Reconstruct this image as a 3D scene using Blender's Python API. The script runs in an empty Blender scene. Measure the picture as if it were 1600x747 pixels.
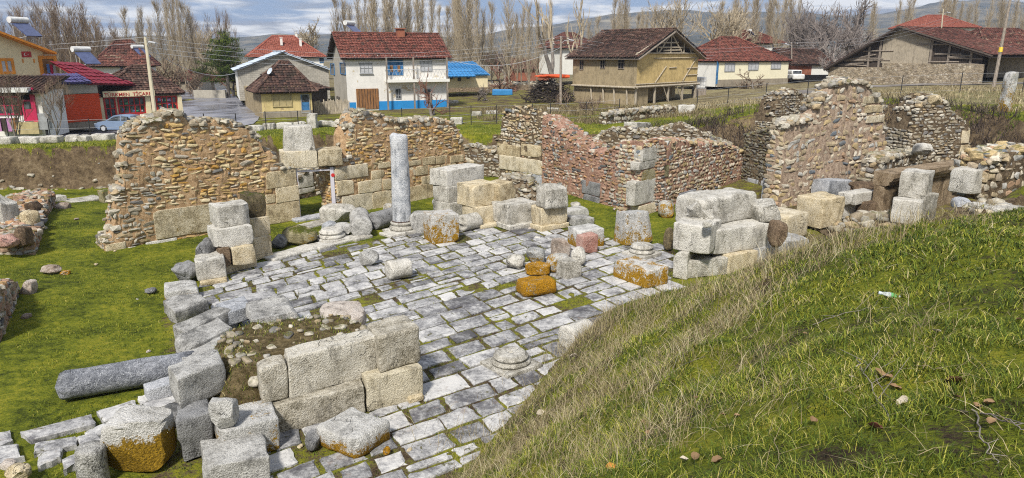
import bpy, bmesh, math, random
import numpy as np
from mathutils import Vector, Matrix
R = math.radians
SC = bpy.context.scene
COL = SC.collection
rnd = random.Random(7)
rng = np.random.default_rng(7)

# ------------------------------------------------------------------ camera, sky, sun, exposure
F = 1100.0; HOR = 85.0; H = 7.5
TH = math.atan((373.5 - HOR) / F); CT, ST = math.cos(TH), math.sin(TH)
cam_d = bpy.data.cameras.new('camera'); cam = bpy.data.objects.new('camera', cam_d); COL.objects.link(cam)
cam.location = (0, 0, H); cam.rotation_euler = (math.pi/2 - TH, 0, 0)
cam_d.sensor_width = 36; cam_d.lens = F/1600*36; cam_d.clip_start = 0.05; cam_d.clip_end = 20000
SC.camera = cam
SUN_EL, SUN_AZ = R(48), R(196)          # azimuth clockwise from +Y: behind the camera
world = bpy.data.worlds.new('World'); SC.world = world; world.use_nodes = True
def build_world():
    nt = world.node_tree; nt.nodes.clear(); N = nt.nodes.new; L = nt.links.new
    out = N('ShaderNodeOutputWorld'); bg = N('ShaderNodeBackground'); bg.inputs[1].default_value = 0.058
    sky = N('ShaderNodeTexSky'); sky.sky_type = 'NISHITA'; sky.sun_disc = False
    sky.sun_elevation = SUN_EL; sky.sun_rotation = SUN_AZ; sky.air_density = 1.0; sky.dust_density = 1.0
    tc = N('ShaderNodeTexCoord'); sep = N('ShaderNodeSeparateXYZ'); L(tc.outputs['Generated'], sep.inputs[0])
    zc = N('ShaderNodeMath'); zc.operation = 'MAXIMUM'; L(sep.outputs[2], zc.inputs[0]); zc.inputs[1].default_value = 0.0
    za = N('ShaderNodeMath'); za.operation = 'ADD'; L(zc.outputs[0], za.inputs[0]); za.inputs[1].default_value = 0.09
    dx = N('ShaderNodeMath'); dx.operation = 'DIVIDE'; L(sep.outputs[0], dx.inputs[0]); L(za.outputs[0], dx.inputs[1])
    dy = N('ShaderNodeMath'); dy.operation = 'DIVIDE'; L(sep.outputs[1], dy.inputs[0]); L(za.outputs[0], dy.inputs[1])
    cb = N('ShaderNodeCombineXYZ'); L(dx.outputs[0], cb.inputs[0]); L(dy.outputs[0], cb.inputs[1])
    n1 = N('ShaderNodeTexNoise'); n1.inputs['Scale'].default_value = 0.8; n1.inputs['Detail'].default_value = 9; n1.inputs['Roughness'].default_value = .58
    n1.inputs['Distortion'].default_value = .35
    L(cb.outputs[0], n1.inputs['Vector'])
    r1 = N('ShaderNodeValToRGB'); r1.color_ramp.elements[0].position = .42; r1.color_ramp.elements[1].position = .54
    L(n1.outputs[0], r1.inputs[0])
    n2 = N('ShaderNodeTexNoise'); n2.inputs['Scale'].default_value = 1.3; n2.inputs['Detail'].default_value = 7; L(cb.outputs[0], n2.inputs['Vector'])
    r2 = N('ShaderNodeValToRGB'); L(n2.outputs[0], r2.inputs[0])
    e = r2.color_ramp.elements; e[0].position = .41; e[0].color = (5.2, 5.7, 6.8, 1); e[1].position = .54; e[1].color = (15.5, 15.5, 15.4, 1)
    blue = N('ShaderNodeMixRGB'); blue.blend_type = 'MIX'; blue.inputs[0].default_value = .5
    L(sky.outputs[0], blue.inputs[1]); blue.inputs[2].default_value = (3.2, 6.0, 12.5, 1)
    mx = N('ShaderNodeMixRGB'); L(r1.outputs[0], mx.inputs[0]); L(blue.outputs[0], mx.inputs[1]); L(r2.outputs[0], mx.inputs[2])
    L(mx.outputs[0], bg.inputs[0]); L(bg.outputs[0], out.inputs[0])
build_world()
sl = bpy.data.lights.new('sun', 'SUN'); sl.energy = 4.6; sl.angle = R(7); sl.color = (1, .95, .87)
sun = bpy.data.objects.new('sun', sl); COL.objects.link(sun)
sun.rotation_euler = Vector((-math.sin(SUN_AZ)*math.cos(SUN_EL), -math.cos(SUN_AZ)*math.cos(SUN_EL), -math.sin(SUN_EL))).to_track_quat('-Z', 'Y').to_euler()
SC.view_settings.view_transform = 'Standard'; SC.view_settings.look = 'None'; SC.view_settings.gamma = 1
SC.view_settings.use_curve_mapping = False; SC.view_settings.exposure = 0.22
SC.render.engine = 'CYCLES'
SC.cycles.max_bounces = 5; SC.cycles.diffuse_bounces = 3; SC.cycles.glossy_bounces = 2; SC.cycles.transmission_bounces = 3; SC.cycles.volume_bounces = 0
SC.cycles.use_adaptive_sampling = True; SC.cycles.adaptive_threshold = 0.008; SC.cycles.filter_width = 1.1
try: SC.cycles.use_denoising = False
except Exception: pass

# ------------------------------------------------------------------ projection helpers: photograph pixel -> place
def ray(u, v):
    x = (u-800)/F; y = (373.5-v)/F
    return np.array([x, CT + y*ST, -ST + y*CT])
def P(u, v, z=0.0):
    d = ray(u, v); t = (z-H)/d[2]; return np.array([d[0]*t, d[1]*t, z])
def PD(u, v, dep):
    d = ray(u, v)*dep; return np.array([d[0], d[1], d[2]+H])
def proj(p):
    z = p[2]-H; f = p[1]*CT - z*ST
    return 800+F*p[0]/f, 373.5-F*(p[1]*ST+z*CT)/f
class Plane:
    """vertical plane through two ground points; uv(u,v) gives (distance along, height) of a pixel on it"""
    def __init__(s, a, b):
        s.a = np.array(a[:2]); s.b = np.array(b[:2]); d = s.b-s.a; s.len = float(np.hypot(*d)); s.d = d/s.len
        n = np.array([s.d[1], -s.d[0]])
        if np.dot(n, -s.a) < 0: n = -n
        s.n = n                                        # outward: towards the camera
    def uv(s, u, v):
        r = ray(u, v); t = np.dot(s.a, s.n)/np.dot(r[:2], s.n)
        q = r*t; return float(np.dot(q[:2]-s.a, s.d)), float(q[2]+H)
    def at(s, t, off=0.0, z=0.0):
        q = s.a + s.d*t + s.n*off; return np.array([q[0], q[1], z])

# ------------------------------------------------------------------ noise (vectorised value noise)
def _h(ix, iy, iz, seed):
    n = (ix*374761393 + iy*668265263 + iz*2147483647 + seed*974634777) & 0xffffffff
    n = ((n ^ (n >> 13))*1274126177) & 0xffffffff
    return ((n ^ (n >> 16)) & 0xffff)/32767.5 - 1
def vnoise(p, seed=0):
    p = np.asarray(p, float); i = np.floor(p).astype(np.int64); f = p-i; f = f*f*(3-2*f)
    x, y, z = i[:, 0], i[:, 1], i[:, 2]; a, b, c = f[:, 0], f[:, 1], f[:, 2]
    def l(u, v, t): return u+(v-u)*t
    return l(l(l(_h(x,y,z,seed), _h(x+1,y,z,seed), a), l(_h(x,y+1,z,seed), _h(x+1,y+1,z,seed), a), b),
             l(l(_h(x,y,z+1,seed), _h(x+1,y,z+1,seed), a), l(_h(x,y+1,z+1,seed), _h(x+1,y+1,z+1,seed), a), b), c)
def fbm(p, seed=0, o=3):
    s = 0; a = 1
    for k in range(o): s = s + a*vnoise(np.asarray(p)*2**k, seed+k*17); a *= .5
    return s
def n2(x, y, sc, seed=0, o=3):
    x = np.asarray(x, float); sh = x.shape
    q = np.stack([x.ravel()*sc, np.asarray(y, float).ravel()*sc, np.zeros(x.size)+.5], 1)
    return fbm(q, seed, o).reshape(sh)

# ------------------------------------------------------------------ mesh assembly
class MB:
    def __init__(s): s.v = []; s.f = []; s.t = []; s.m = []; s.n = 0
    def add(s, v, faces, tone=0.5, mat=0):
        v = np.asarray(v, float).reshape(-1, 3)
        if isinstance(faces, np.ndarray): faces = [faces]
        else:
            g = {}
            for q in faces: g.setdefault(len(q), []).append(q)
            faces = [np.array(x, np.int64) for x in g.values()]
        for q in faces:
            s.f.append(q+s.n); s.m.append(np.full(len(q), mat, np.int32))
        s.v.append(v); s.t.append(np.broadcast_to(np.asarray(tone, float), (len(v),))); s.n += len(v)
    def box(s, lo, hi, tone=.5, mat=0, M=None):
        x0, y0, z0 = lo; x1, y1, z1 = hi
        v = np.array([(x,y,z) for z in (z0,z1) for y in (y0,y1) for x in (x0,x1)], float)
        if M is not None: v = v @ np.array(M)[:3,:3].T + np.array(M)[:3,3]
        s.add(v, np.array([(0,2,3,1),(4,5,7,6),(0,1,5,4),(2,6,7,3),(0,4,6,2),(1,3,7,5)]), tone, mat)
    def tube(s, pts, rad, n=6, tone=.5, mat=0, cap=True):
        pts = np.asarray(pts, float); k = len(pts); rad = np.broadcast_to(np.asarray(rad, float), (k,))
        t = np.gradient(pts, axis=0); t /= np.linalg.norm(t, axis=1)[:,None]+1e-9
        ref = np.array([0,0,1.]) if abs(t[0,2]) < .9 else np.array([1.,0,0])
        a = np.cross(t, ref); a /= np.linalg.norm(a, axis=1)[:,None]+1e-9; b = np.cross(t, a)
        an = np.arange(n)*2*math.pi/n
        v = pts[:,None,:] + rad[:,None,None]*(a[:,None,:]*np.cos(an)[None,:,None] + b[:,None,:]*np.sin(an)[None,:,None])
        i = np.arange(k-1)[:,None]*n; j = np.arange(n)[None,:]; j2 = (j+1) % n
        f = np.stack([i+j, i+j2, i+n+j2, i+n+j], -1).reshape(-1,4)
        s.add(v.reshape(-1,3), f, tone, mat)
        if cap and n > 2:
            s.add(v[0], [tuple(range(n))], tone, mat); s.add(v[-1], [tuple(range(n))[::-1]], tone, mat)
    def lathe(s, prof, n=24, c=(0,0,0), tone=.5, mat=0):
        prof = np.asarray(prof, float); k = len(prof); an = np.arange(n)*2*math.pi/n
        v = np.stack([prof[:,0][:,None]*np.cos(an), prof[:,0][:,None]*np.sin(an), np.repeat(prof[:,1][:,None], n, 1)], -1)+np.array(c)
        i = np.arange(k-1)[:,None]*n; j = np.arange(n)[None,:]; j2 = (j+1) % n
        s.add(v.reshape(-1,3), np.stack([i+j, i+j2, i+n+j2, i+n+j], -1).reshape(-1,4), tone, mat)
    def poly(s, pts, tone=.5, mat=0): s.add(pts, [tuple(range(len(pts)))], tone, mat)
    def build(s, name, mats, parent=None, smooth=False, loc=None, attrs=None):
        me = bpy.data.meshes.new(name)
        V = np.concatenate(s.v) if s.v else np.zeros((0,3))
        if loc is not None: V = V-np.asarray(loc)[None,:]
        me.vertices.add(len(V)); me.vertices.foreach_set('co', V.astype(np.float32).ravel())
        li = np.concatenate([q.ravel() for q in s.f]); tot = np.concatenate([np.full(len(q), q.shape[1], np.int32) for q in s.f])
        me.loops.add(len(li)); me.loops.foreach_set('vertex_index', li.astype(np.int32))
        me.polygons.add(len(tot)); st = np.concatenate([[0], np.cumsum(tot)[:-1]])
        me.polygons.foreach_set('loop_start', st.astype(np.int32)); me.polygons.foreach_set('loop_total', tot)
        me.polygons.foreach_set('material_index', np.concatenate(s.m))
        me.polygons.foreach_set('use_smooth', np.full(len(tot), bool(smooth)))
        at = me.attributes.new('tone', 'FLOAT', 'POINT'); at.data.foreach_set('value', np.concatenate(s.t).astype(np.float32))
        for k, a in (attrs or {}).items():
            q = me.attributes.new(k, 'FLOAT', 'POINT'); q.data.foreach_set('value', np.asarray(a, np.float32).ravel())
        me.update(calc_edges=True); me.validate()
        for m in (mats if isinstance(mats, (list, tuple)) else [mats]): me.materials.append(m)
        o = bpy.data.objects.new(name, me); COL.objects.link(o)
        if loc is not None: o.location = [float(q) for q in loc]
        if parent is not None: o.parent = parent
        return o
def tag(o, label=None, cat=None, group=None, kind=None):
    if label: o['label'] = label
    if cat: o['category'] = cat
    if group: o['group'] = group
    if kind: o['kind'] = kind
    return o
def empty(name, label, cat, loc=(0,0,0), group=None):
    o = bpy.data.objects.new(name, None); COL.objects.link(o); o.location = [float(q) for q in loc]; o.empty_display_size = .2
    return tag(o, label, cat, group)
def rehome(root, ch):
    """parent ch to root, keeping the world position it was built at"""
    ch.parent = root; ch.location = Vector(ch.location)-Vector(root.location); return ch
KIDS = {}
def copy_tree(o):
    c = o.copy(); COL.objects.link(c)
    for ch in list(o.children):
        d = copy_tree(ch); d.parent = c
    return c

# ------------------------------------------------------------------ materials
class NT:
    def __init__(s, name):
        s.m = bpy.data.materials.new(name); s.m.use_nodes = True; s.t = s.m.node_tree; s.t.nodes.clear()
        s.out = s.N('ShaderNodeOutputMaterial'); s.b = s.N('ShaderNodeBsdfPrincipled'); s.L(s.b.outputs[0], s.out.inputs[0])
        s.b.inputs['Specular IOR Level'].default_value = .25
    def N(s, t): return s.t.nodes.new(t)
    def L(s, a, b): s.t.links.new(a, b)
    def set(s, i, v):
        if hasattr(v, 'is_linked') or isinstance(v, bpy.types.NodeSocket): s.L(v, i)
        else: i.default_value = v
    def attr(s, n='tone'):
        a = s.N('ShaderNodeAttribute'); a.attribute_name = n; return a.outputs['Fac']
    def pos(s): return s.N('ShaderNodeNewGeometry').outputs['Position']
    def objc(s, k=37.0):
        tc = s.N('ShaderNodeTexCoord'); oi = s.N('ShaderNodeObjectInfo')
        m = s.math('MULTIPLY', oi.outputs['Random'], k); v = s.N('ShaderNodeVectorMath'); v.operation = 'ADD'
        s.L(tc.outputs['Object'], v.inputs[0]); s.L(m, v.inputs[1]); return v.outputs[0]
    def rand(s): return s.N('ShaderNodeObjectInfo').outputs['Random']
    def math(s, op, a, b=0.0, c=None):
        n = s.N('ShaderNodeMath'); n.operation = op; s.set(n.inputs[0], a); s.set(n.inputs[1], b)
        if c is not None: s.set(n.inputs[2], c)
        return n.outputs[0]
    def noise(s, vec, sc, det=5, rough=.6, dist=0.0):
        n = s.N('ShaderNodeTexNoise'); s.L(vec, n.inputs['Vector']); n.inputs['Scale'].default_value = sc
        n.inputs['Detail'].default_value = det; n.inputs['Roughness'].default_value = rough; n.inputs['Distortion'].default_value = dist
        return n.outputs[0]
    def voro(s, vec, sc, feat='F1', out=0):
        n = s.N('ShaderNodeTexVoronoi'); n.feature = feat; s.L(vec, n.inputs['Vector']); n.inputs['Scale'].default_value = sc; return n.outputs[out]
    def wave(s, vec, sc, dist=0.0, axis='X', prof='SIN'):
        n = s.N('ShaderNodeTexWave'); n.bands_direction = axis; n.wave_profile = prof; s.L(vec, n.inputs['Vector'])
        n.inputs['Scale'].default_value = sc; n.inputs['Distortion'].default_value = dist; return n.outputs['Fac']
    def scale(s, vec, xyz):
        n = s.N('ShaderNodeVectorMath'); n.operation = 'MULTIPLY'; s.L(vec, n.inputs[0]); n.inputs[1].default_value = xyz; return n.outputs[0]
    def sep(s, vec, i):
        n = s.N('ShaderNodeSeparateXYZ'); s.L(vec, n.inputs[0]); return n.outputs[i]
    def ramp(s, f, stops, const=False):
        n = s.N('ShaderNodeValToRGB'); cr = n.color_ramp
        if const: cr.interpolation = 'CONSTANT'
        while len(cr.elements) < len(stops): cr.elements.new(.5)
        for e, (p, c) in zip(cr.elements, stops): e.position = p; e.color = (*c[:3], 1) if not isinstance(c, (int, float)) else (c, c, c, 1)
        s.L(f, n.inputs[0]); return n.outputs[0]
    def mix(s, f, a, b, mode='MIX'):
        n = s.N('ShaderNodeMixRGB'); n.blend_type = mode; s.set(n.inputs[0], f)
        for i, q in ((1, a), (2, b)):
            if isinstance(q, tuple): q = (*q[:3], 1)
            s.set(n.inputs[i], q)
        return n.outputs[0]
    def bump(s, h, st=.5, d=.02):
        n = s.N('ShaderNodeBump'); n.inputs['Strength'].default_value = st; n.inputs['Distance'].default_value = d
        s.L(h, n.inputs['Height']); s.L(n.outputs[0], s.b.inputs['Normal']); return n
    def done(s, col, rough=.85, spec=None):
        if isinstance(col, tuple): col = (*col[:3], 1)
        s.set(s.b.inputs['Base Color'], col); s.set(s.b.inputs['Roughness'], rough)
        if spec is not None: s.b.inputs['Specular IOR Level'].default_value = spec
        return s.m

def mat_stone(name, dark, mid, light, lichen=0.0, lcol=(.30,.17,.012), low=0.0, pit=1.0, moss=0.0, objspace=True, veins=False, crack=.57):
    n = NT(name); v = n.objc() if objspace else n.pos()
    a = n.noise(v, 2.2, 6, .65); b = n.noise(v, 13, 5, .75); c = n.noise(v, 55, 3, .7)
    f = n.math('ADD', n.math('MULTIPLY', a, .42), n.math('ADD', n.math('MULTIPLY', b, .36), n.math('MULTIPLY', c, .32)))
    if objspace: f = n.math('ADD', f, n.math('MULTIPLY', n.math('SUBTRACT', n.rand(), .5), .10))
    else: f = n.math('ADD', f, n.math('MULTIPLY', n.math('SUBTRACT', n.attr(), .5), .35))
    col = n.ramp(f, [(.43, dark), (.515, mid), (.61, light)])
    # weathering runs and grey biofilm patches
    w = n.noise(n.scale(v, (1, 1, .35)), 3.1, 6, .7, .4)
    col = n.mix(n.ramp(w, [(.52, 0.0), (.66, .7)]), col, tuple(q*.38 for q in mid))
    sp = n.noise(v, 85, 2, .6); col = n.mix(n.ramp(sp, [(.57, 0.0), (.66, .75)]), col, tuple(q*.22 for q in mid))
    ck = n.math('ABSOLUTE', n.math('SUBTRACT', n.noise(v, 1.15, 4, .55, .9), .5)); ckm = n.math('MULTIPLY', n.ramp(ck, [(.0, 1.0), (.007, 0.0)]), n.ramp(n.noise(v, .9, 2), [(crack, 0.0), (crack+.04, 1.0)]))
    col = n.mix(n.math('MULTIPLY', ckm, .8), col, (.03,.028,.022))
    if veins:
        vv = n.noise(v, 4.5, 6, .6, 1.5); vm = n.math('ABSOLUTE', n.math('SUBTRACT', vv, .5))
        col = n.mix(n.ramp(vm, [(.0, .8), (.010, 0.0)]), col, (.7, .72, .74))
        sv = n.noise(v, 30, 4, .8); col = n.mix(n.ramp(sv, [(.60, 0.0), (.70, .4)]), col, (.55, .56, .58))
    if lichen > 0:
        ln = n.math('ADD', n.math('MULTIPLY', n.noise(v, 2.6, 5, .7, .6), .58), n.math('MULTIPLY', n.noise(v, 17, 4, .75), .47))
        if low:
            g = n.N('ShaderNodeTexCoord').outputs['Generated']; ln = n.math('ADD', ln, n.math('MULTIPLY', n.math('SUBTRACT', .5, n.sep(g, 2)), low))
        t = .72-.42*lichen
        lm = n.ramp(ln, [(t, 0.0), (t+.06, 1.0)])
        lc = n.ramp(n.noise(v, 24, 4, .7), [(.35, tuple(q*.45 for q in lcol)), (.5, lcol), (.68, tuple(min(1, q*1.55) for q in lcol))])
        col = n.mix(lm, col, lc)
    if moss > 0:
        nz = n.sep(n.N('ShaderNodeNewGeometry').outputs['Normal'], 2)
        mm = n.math('MULTIPLY', n.ramp(n.noise(v, 3.5, 5, .7), [(.62-.35*moss, 0.0), (.70-.35*moss, 1.0)]), n.ramp(nz, [(.2, 0.0), (.6, 1.0)]))
        col = n.mix(mm, col, n.ramp(n.noise(v, 40, 3), [(.35, (.025,.035,.006)), (.6, (.11,.12,.012))]))
    hgt = n.math('ADD', n.math('MULTIPLY', b, .6), n.math('ADD', n.math('MULTIPLY', c, .5*pit), n.math('MULTIPLY', n.voro(v, 30), .35*pit)))
    hgt = n.math('SUBTRACT', hgt, n.math('MULTIPLY', ckm, .5))
    n.bump(hgt, 1.0, .055)
    return n.done(col, .9, .2)
M = {}
M['grey'] = mat_stone('grey_limestone', (.13,.128,.12), (.37,.36,.335), (.56,.55,.52))
M['white'] = mat_stone('white_marble', (.20,.185,.15), (.475,.45,.39), (.67,.645,.585))
M['cream'] = mat_stone('cream_limestone', (.25,.185,.105), (.56,.46,.285), (.71,.62,.45))
M['creaml'] = mat_stone('cream_limestone_lichen', (.24,.19,.11), (.54,.46,.31), (.69,.62,.48), lichen=.16, lcol=(.26,.17,.03), low=.15)
M['greyl'] = mat_stone('grey_limestone_lichen', (.20,.20,.19), (.42,.415,.39), (.60,.59,.57), lichen=.47, lcol=(.27,.16,.012), low=.16)
M['dark'] = mat_stone('dark_limestone', (.07,.072,.072), (.16,.16,.16), (.31,.31,.31))
M['ochre'] = mat_stone('ochre_lichen_stone', (.16,.13,.08), (.36,.31,.22), (.5,.46,.38), lichen=.72, lcol=(.33,.165,.008))
M['ochre2'] = mat_stone('ochre_half_stone', (.22,.21,.18), (.42,.40,.35), (.6,.585,.55), lichen=.54, lcol=(.30,.165,.008), low=.12)
M['lowl'] = mat_stone('lichen_footed_stone', (.24,.23,.21), (.46,.45,.42), (.64,.63,.6), lichen=.47, lcol=(.28,.155,.010), low=.34)
M['pink'] = mat_stone('pink_stone', (.24,.10,.075), (.42,.21,.165), (.55,.36,.30))
M['pinkgrey'] = mat_stone('pinkish_stone', (.22,.16,.12), (.42,.35,.29), (.58,.52,.46))
M['brown'] = mat_stone('brown_conglomerate', (.045,.03,.02), (.14,.095,.06), (.28,.2,.13), pit=2.0)
M['brownl'] = mat_stone('brown_lichen_conglomerate', (.05,.04,.02), (.15,.12,.07), (.28,.22,.12), lichen=.2, lcol=(.28,.19,.01), pit=2.0, moss=.4)
M['mossy'] = mat_stone('mossy_stone', (.12,.11,.06), (.25,.22,.12), (.38,.34,.22), lichen=.38, lcol=(.25,.16,.012), moss=.55)
M['column'] = mat_stone('column_marble', (.12,.135,.16), (.34,.365,.40), (.64,.65,.66), lichen=.10, lcol=(.28,.20,.02))
M['greyw'] = mat_stone('grey_wall_block', (.17,.15,.105), (.47,.43,.345), (.66,.625,.54))
M['creamw'] = mat_stone('yellow_grey_wall_block', (.20,.17,.11), (.49,.43,.30), (.66,.60,.46))
M['lowl2'] = mat_stone('lichen_covered_boulder', (.20,.19,.165), (.475,.46,.42), (.66,.645,.61), lichen=.80, lcol=(.24,.145,.012), low=.8)
M['patch'] = mat_stone('lichen_patched_block', (.20,.19,.165), (.475,.46,.42), (.66,.645,.61), lichen=.60, lcol=(.32,.175,.010), low=.12)
M['cracked'] = mat_stone('cracked_wall_block', (.17,.15,.105), (.47,.43,.345), (.66,.625,.54), crack=.40)
M['slate'] = mat_stone('blue_grey_marble', (.10,.108,.125), (.21,.22,.245), (.38,.39,.42), veins=True)
M['bluegrey'] = mat_stone('blue_grey_limestone', (.17,.18,.20), (.34,.355,.38), (.52,.53,.55))

STONE_RAMP_WARM = [(0, (.44,.30,.13)), (.16, (.56,.39,.17)), (.32, (.60,.49,.29)), (.46, (.52,.35,.20)), (.60, (.66,.55,.36)), (.77, (.54,.30,.08)), (.84, (.42,.37,.30)), (.96, (.16,.155,.15))]
STONE_RAMP_RED = [(0, (.34,.21,.15)), (.15, (.42,.28,.20)), (.3, (.52,.45,.36)), (.42, (.33,.20,.13)), (.55, (.52,.47,.40)), (.68, (.36,.35,.33)), (.8, (.42,.25,.13)), (.9, (.12,.12,.125))]
STONE_RAMP_MIX = [(0, (.46,.37,.24)), (.16, (.56,.49,.37)), (.3, (.40,.33,.24)), (.44, (.43,.29,.19)), (.54, (.60,.54,.44)), (.7, (.41,.40,.37)), (.82, (.48,.37,.20)), (.95, (.16,.18,.20))]
STONE_RAMP_PALE = [(0, (.34,.30,.23)), (.2, (.46,.42,.34)), (.4, (.30,.25,.18)), (.55, (.53,.49,.41)), (.7, (.36,.34,.30)), (.85, (.40,.31,.19)), (.93, (.19,.18,.17))]
def mat_rubble(name, stops, moss=.5):
    n = NT(name); v = n.pos(); t = n.attr()
    col = n.ramp(t, stops, const=True)
    g = n.noise(v, 9, 6, .7); col = n.mix(.8, col, n.ramp(g, [(.3, .42), (.5, .95), (.7, 1.3)]), 'MULTIPLY')
    sp = n.noise(v, 42, 3, .7); col = n.mix(n.ramp(sp, [(.56, 0.0), (.68, .6)]), col, (.07,.06,.045))
    big = n.noise(v, .9, 4, .6); col = n.mix(n.ramp(big, [(.50, 0.0), (.70, .5)]), col, (.10,.085,.055))
    nz = n.sep(n.N('ShaderNodeNewGeometry').outputs['Normal'], 2)
    mm = n.math('MULTIPLY', n.ramp(n.noise(v, 1.7, 5, .7), [(.62-.3*moss, 0.0), (.74-.3*moss, .85)]), n.ramp(nz, [(.35, 0.0), (.8, 1.0)]))
    col = n.mix(mm, col, n.ramp(n.noise(v, 30, 3), [(.35, (.03,.035,.008)), (.6, (.13,.12,.02))]))
    n.bump(n.math('ADD', n.math('MULTIPLY', g, .5), n.math('MULTIPLY', sp, .5)), .8, .03)
    return n.done(col, .92, .15)
def mat_mortar(name, a, b):
    n = NT(name); v = n.pos(); g = n.noise(v, 5, 6, .75)
    col = n.ramp(g, [(.32, tuple(q*.35 for q in a)), (.47, a), (.65, b)])
    col = n.mix(n.ramp(n.noise(v, 28, 4, .8), [(.5, 0.0), (.66, .7)]), col, tuple(q*.3 for q in a))
    n.bump(n.math('ADD', g, n.noise(v, 30, 4, .8)), .9, .05); return n.done(col, .95, .1)
M['rub_warm'] = mat_rubble('warm_rubble', STONE_RAMP_WARM); M['rub_red'] = mat_rubble('red_rubble', STONE_RAMP_RED)
M['rub_mix'] = mat_rubble('mixed_rubble', STONE_RAMP_MIX); M['rub_pale'] = mat_rubble('pale_rubble', STONE_RAMP_PALE, .4)
M['rub_dark'] = mat_rubble('dark_rubble', [(a, tuple(q*.5 for q in c)) for a, c in STONE_RAMP_PALE], .7)  # pale ramp halved: the low wall's dark shading put into its stones, plus moss
M['mor_warm'] = mat_mortar('ochre_mortar', (.46,.30,.165), (.61,.44,.27)); M['mor_red'] = mat_mortar('red_mortar', (.36,.21,.15), (.50,.33,.25))
M['mor_pink'] = mat_mortar('pink_mortar', (.40,.295,.215), (.56,.45,.34)); M['mor_earth'] = mat_mortar('earth_mortar', (.13,.095,.06), (.26,.20,.13))

# ------------------------------------------------------------------ stone shapes
def box_grid(xs, ys, zs):
    """surface grid of a box with shared vertices"""
    nx, ny, nz = len(xs), len(ys), len(zs); idx = {}; V = []; Fc = []
    def vid(i, j, k):
        q = idx.get((i,j,k))
        if q is None: q = len(V); idx[(i,j,k)] = q; V.append((xs[i], ys[j], zs[k]))
        return q
    for i in range(nx-1):
        for j in range(ny-1):
            Fc.append((vid(i,j,0), vid(i,j+1,0), vid(i+1,j+1,0), vid(i+1,j,0)))
            Fc.append((vid(i,j,nz-1), vid(i+1,j,nz-1), vid(i+1,j+1,nz-1), vid(i,j+1,nz-1)))
    for i in range(nx-1):
        for k in range(nz-1):
            Fc.append((vid(i,0,k), vid(i+1,0,k), vid(i+1,0,k+1), vid(i,0,k+1)))
            Fc.append((vid(i,ny-1,k), vid(i,ny-1,k+1), vid(i+1,ny-1,k+1), vid(i+1,ny-1,k)))
    for j in range(ny-1):
        for k in range(nz-1):
            Fc.append((vid(0,j,k), vid(0,j,k+1), vid(0,j+1,k+1), vid(0,j+1,k)))
            Fc.append((vid(nx-1,j,k), vid(nx-1,j+1,k), vid(nx-1,j+1,k+1), vid(nx-1,j,k+1)))
    return np.array(V, float), np.array(Fc, np.int64)
def axis_coords(h, r, n): return np.concatenate([[-h, -h+r*.45], np.linspace(-h+r, h-r, n), [h-r*.45, h]])
def rough_block(w, d, h, seed, r=.05, amp=.03, chips=3, res=.13, chip=.16):
    """weathered block: centred in x and y, base at z=0"""
    rs = np.random.default_rng(seed); a, b, c = w/2, d/2, h/2; r = min(r, a*.6, b*.6, c*.6)
    ax = lambda q: axis_coords(q, r, int(max(3, min(14, 2*q/res))))
    v, f = box_grid(ax(a), ax(b), ax(c))
    inn = np.clip(v, -np.array([a-r,b-r,c-r]), np.array([a-r,b-r,c-r])); dd = v-inn; L = np.linalg.norm(dd, axis=1)[:,None]
    nrm = dd/np.maximum(L, 1e-9); v = inn+nrm*r
    for _ in range(chips):                                  # broken corners and edges
        sg = rs.choice([-1,1], 3)*np.array([a,b,c]); nn = rs.uniform(.15, 1, 3)*np.sign(sg)
        if rs.random() < .5: nn[rs.integers(3)] *= .05
        nn /= np.linalg.norm(nn); dist = np.dot(sg, nn)-rs.uniform(.2, 1.0)*chip*min(1.0, 2.2*min(w,d,h))
        o = v@nn-dist; k = o > 0; v[k] -= np.outer(o[k], nn)*rs.uniform(.8,1)
    q = v+rs.uniform(0, 50, 3)
    v = v+nrm*(fbm(q*2.4, seed % 97, 2)*amp + fbm(q*9, seed % 89, 3)*amp*.38)[:,None]
    v = v*(1+0*v); v[:,2] += c
    return v, f
def put(name, label, v, f, mat, loc, yaw=0, tilt=(0,0), cat='stone block', group=None, smooth=True, parent=None):
    m = MB(); m.add(v, f); o = m.build(name, mat, parent, smooth=smooth); o.data.set_sharp_from_angle(angle=R(30)); o.location = [float(q) for q in loc]
    o.rotation_euler = (tilt[0], tilt[1], yaw)
    return tag(o, label, cat, group) if label else o
_seed = [100]
def sd(): _seed[0] += 1; return _seed[0]
def block(label, u1, v1, u2, v2, vt, depth, z0=0.0, mat='grey', name='stone_block', cat='stone block', amp=.028, r=.035, chips=3, tilt=(0,0), group=None, chip=.16, taper=0, sink=.03):
    """block whose front bottom edge runs between two pixels at height z0 and whose front top is at pixel row vt (left end); returns top z"""
    a, b = P(u1, v1, z0), P(u2, v2, z0); pl = Plane(a, b); zt = pl.uv(u1, vt)[1]; h = max(.08, zt-z0)
    w = pl.len; c = (a+b)/2; c[:2] -= pl.n*depth/2; yaw = math.atan2(pl.d[1], pl.d[0])
    s = sd(); v, f = rough_block(w, depth, h, s, r, amp, chips, chip=chip)
    if taper: v[:,:2] *= (1-taper*np.clip(v[:,2:3]/h, 0, 1))
    if u1 < 690 and v1 > 430 and 'fallen' not in label:                              # the old court is not square: its cross walls run at 116 degrees
        k = np.clip(1/math.tan(R(116)-yaw), -.45, .45); v[:,0] += k*(v[:,1]+depth/2)
    put(name, label, v, f, M[mat], (c[0], c[1], z0-sink), yaw, tilt, cat, group); return zt-sink*.5
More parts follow.
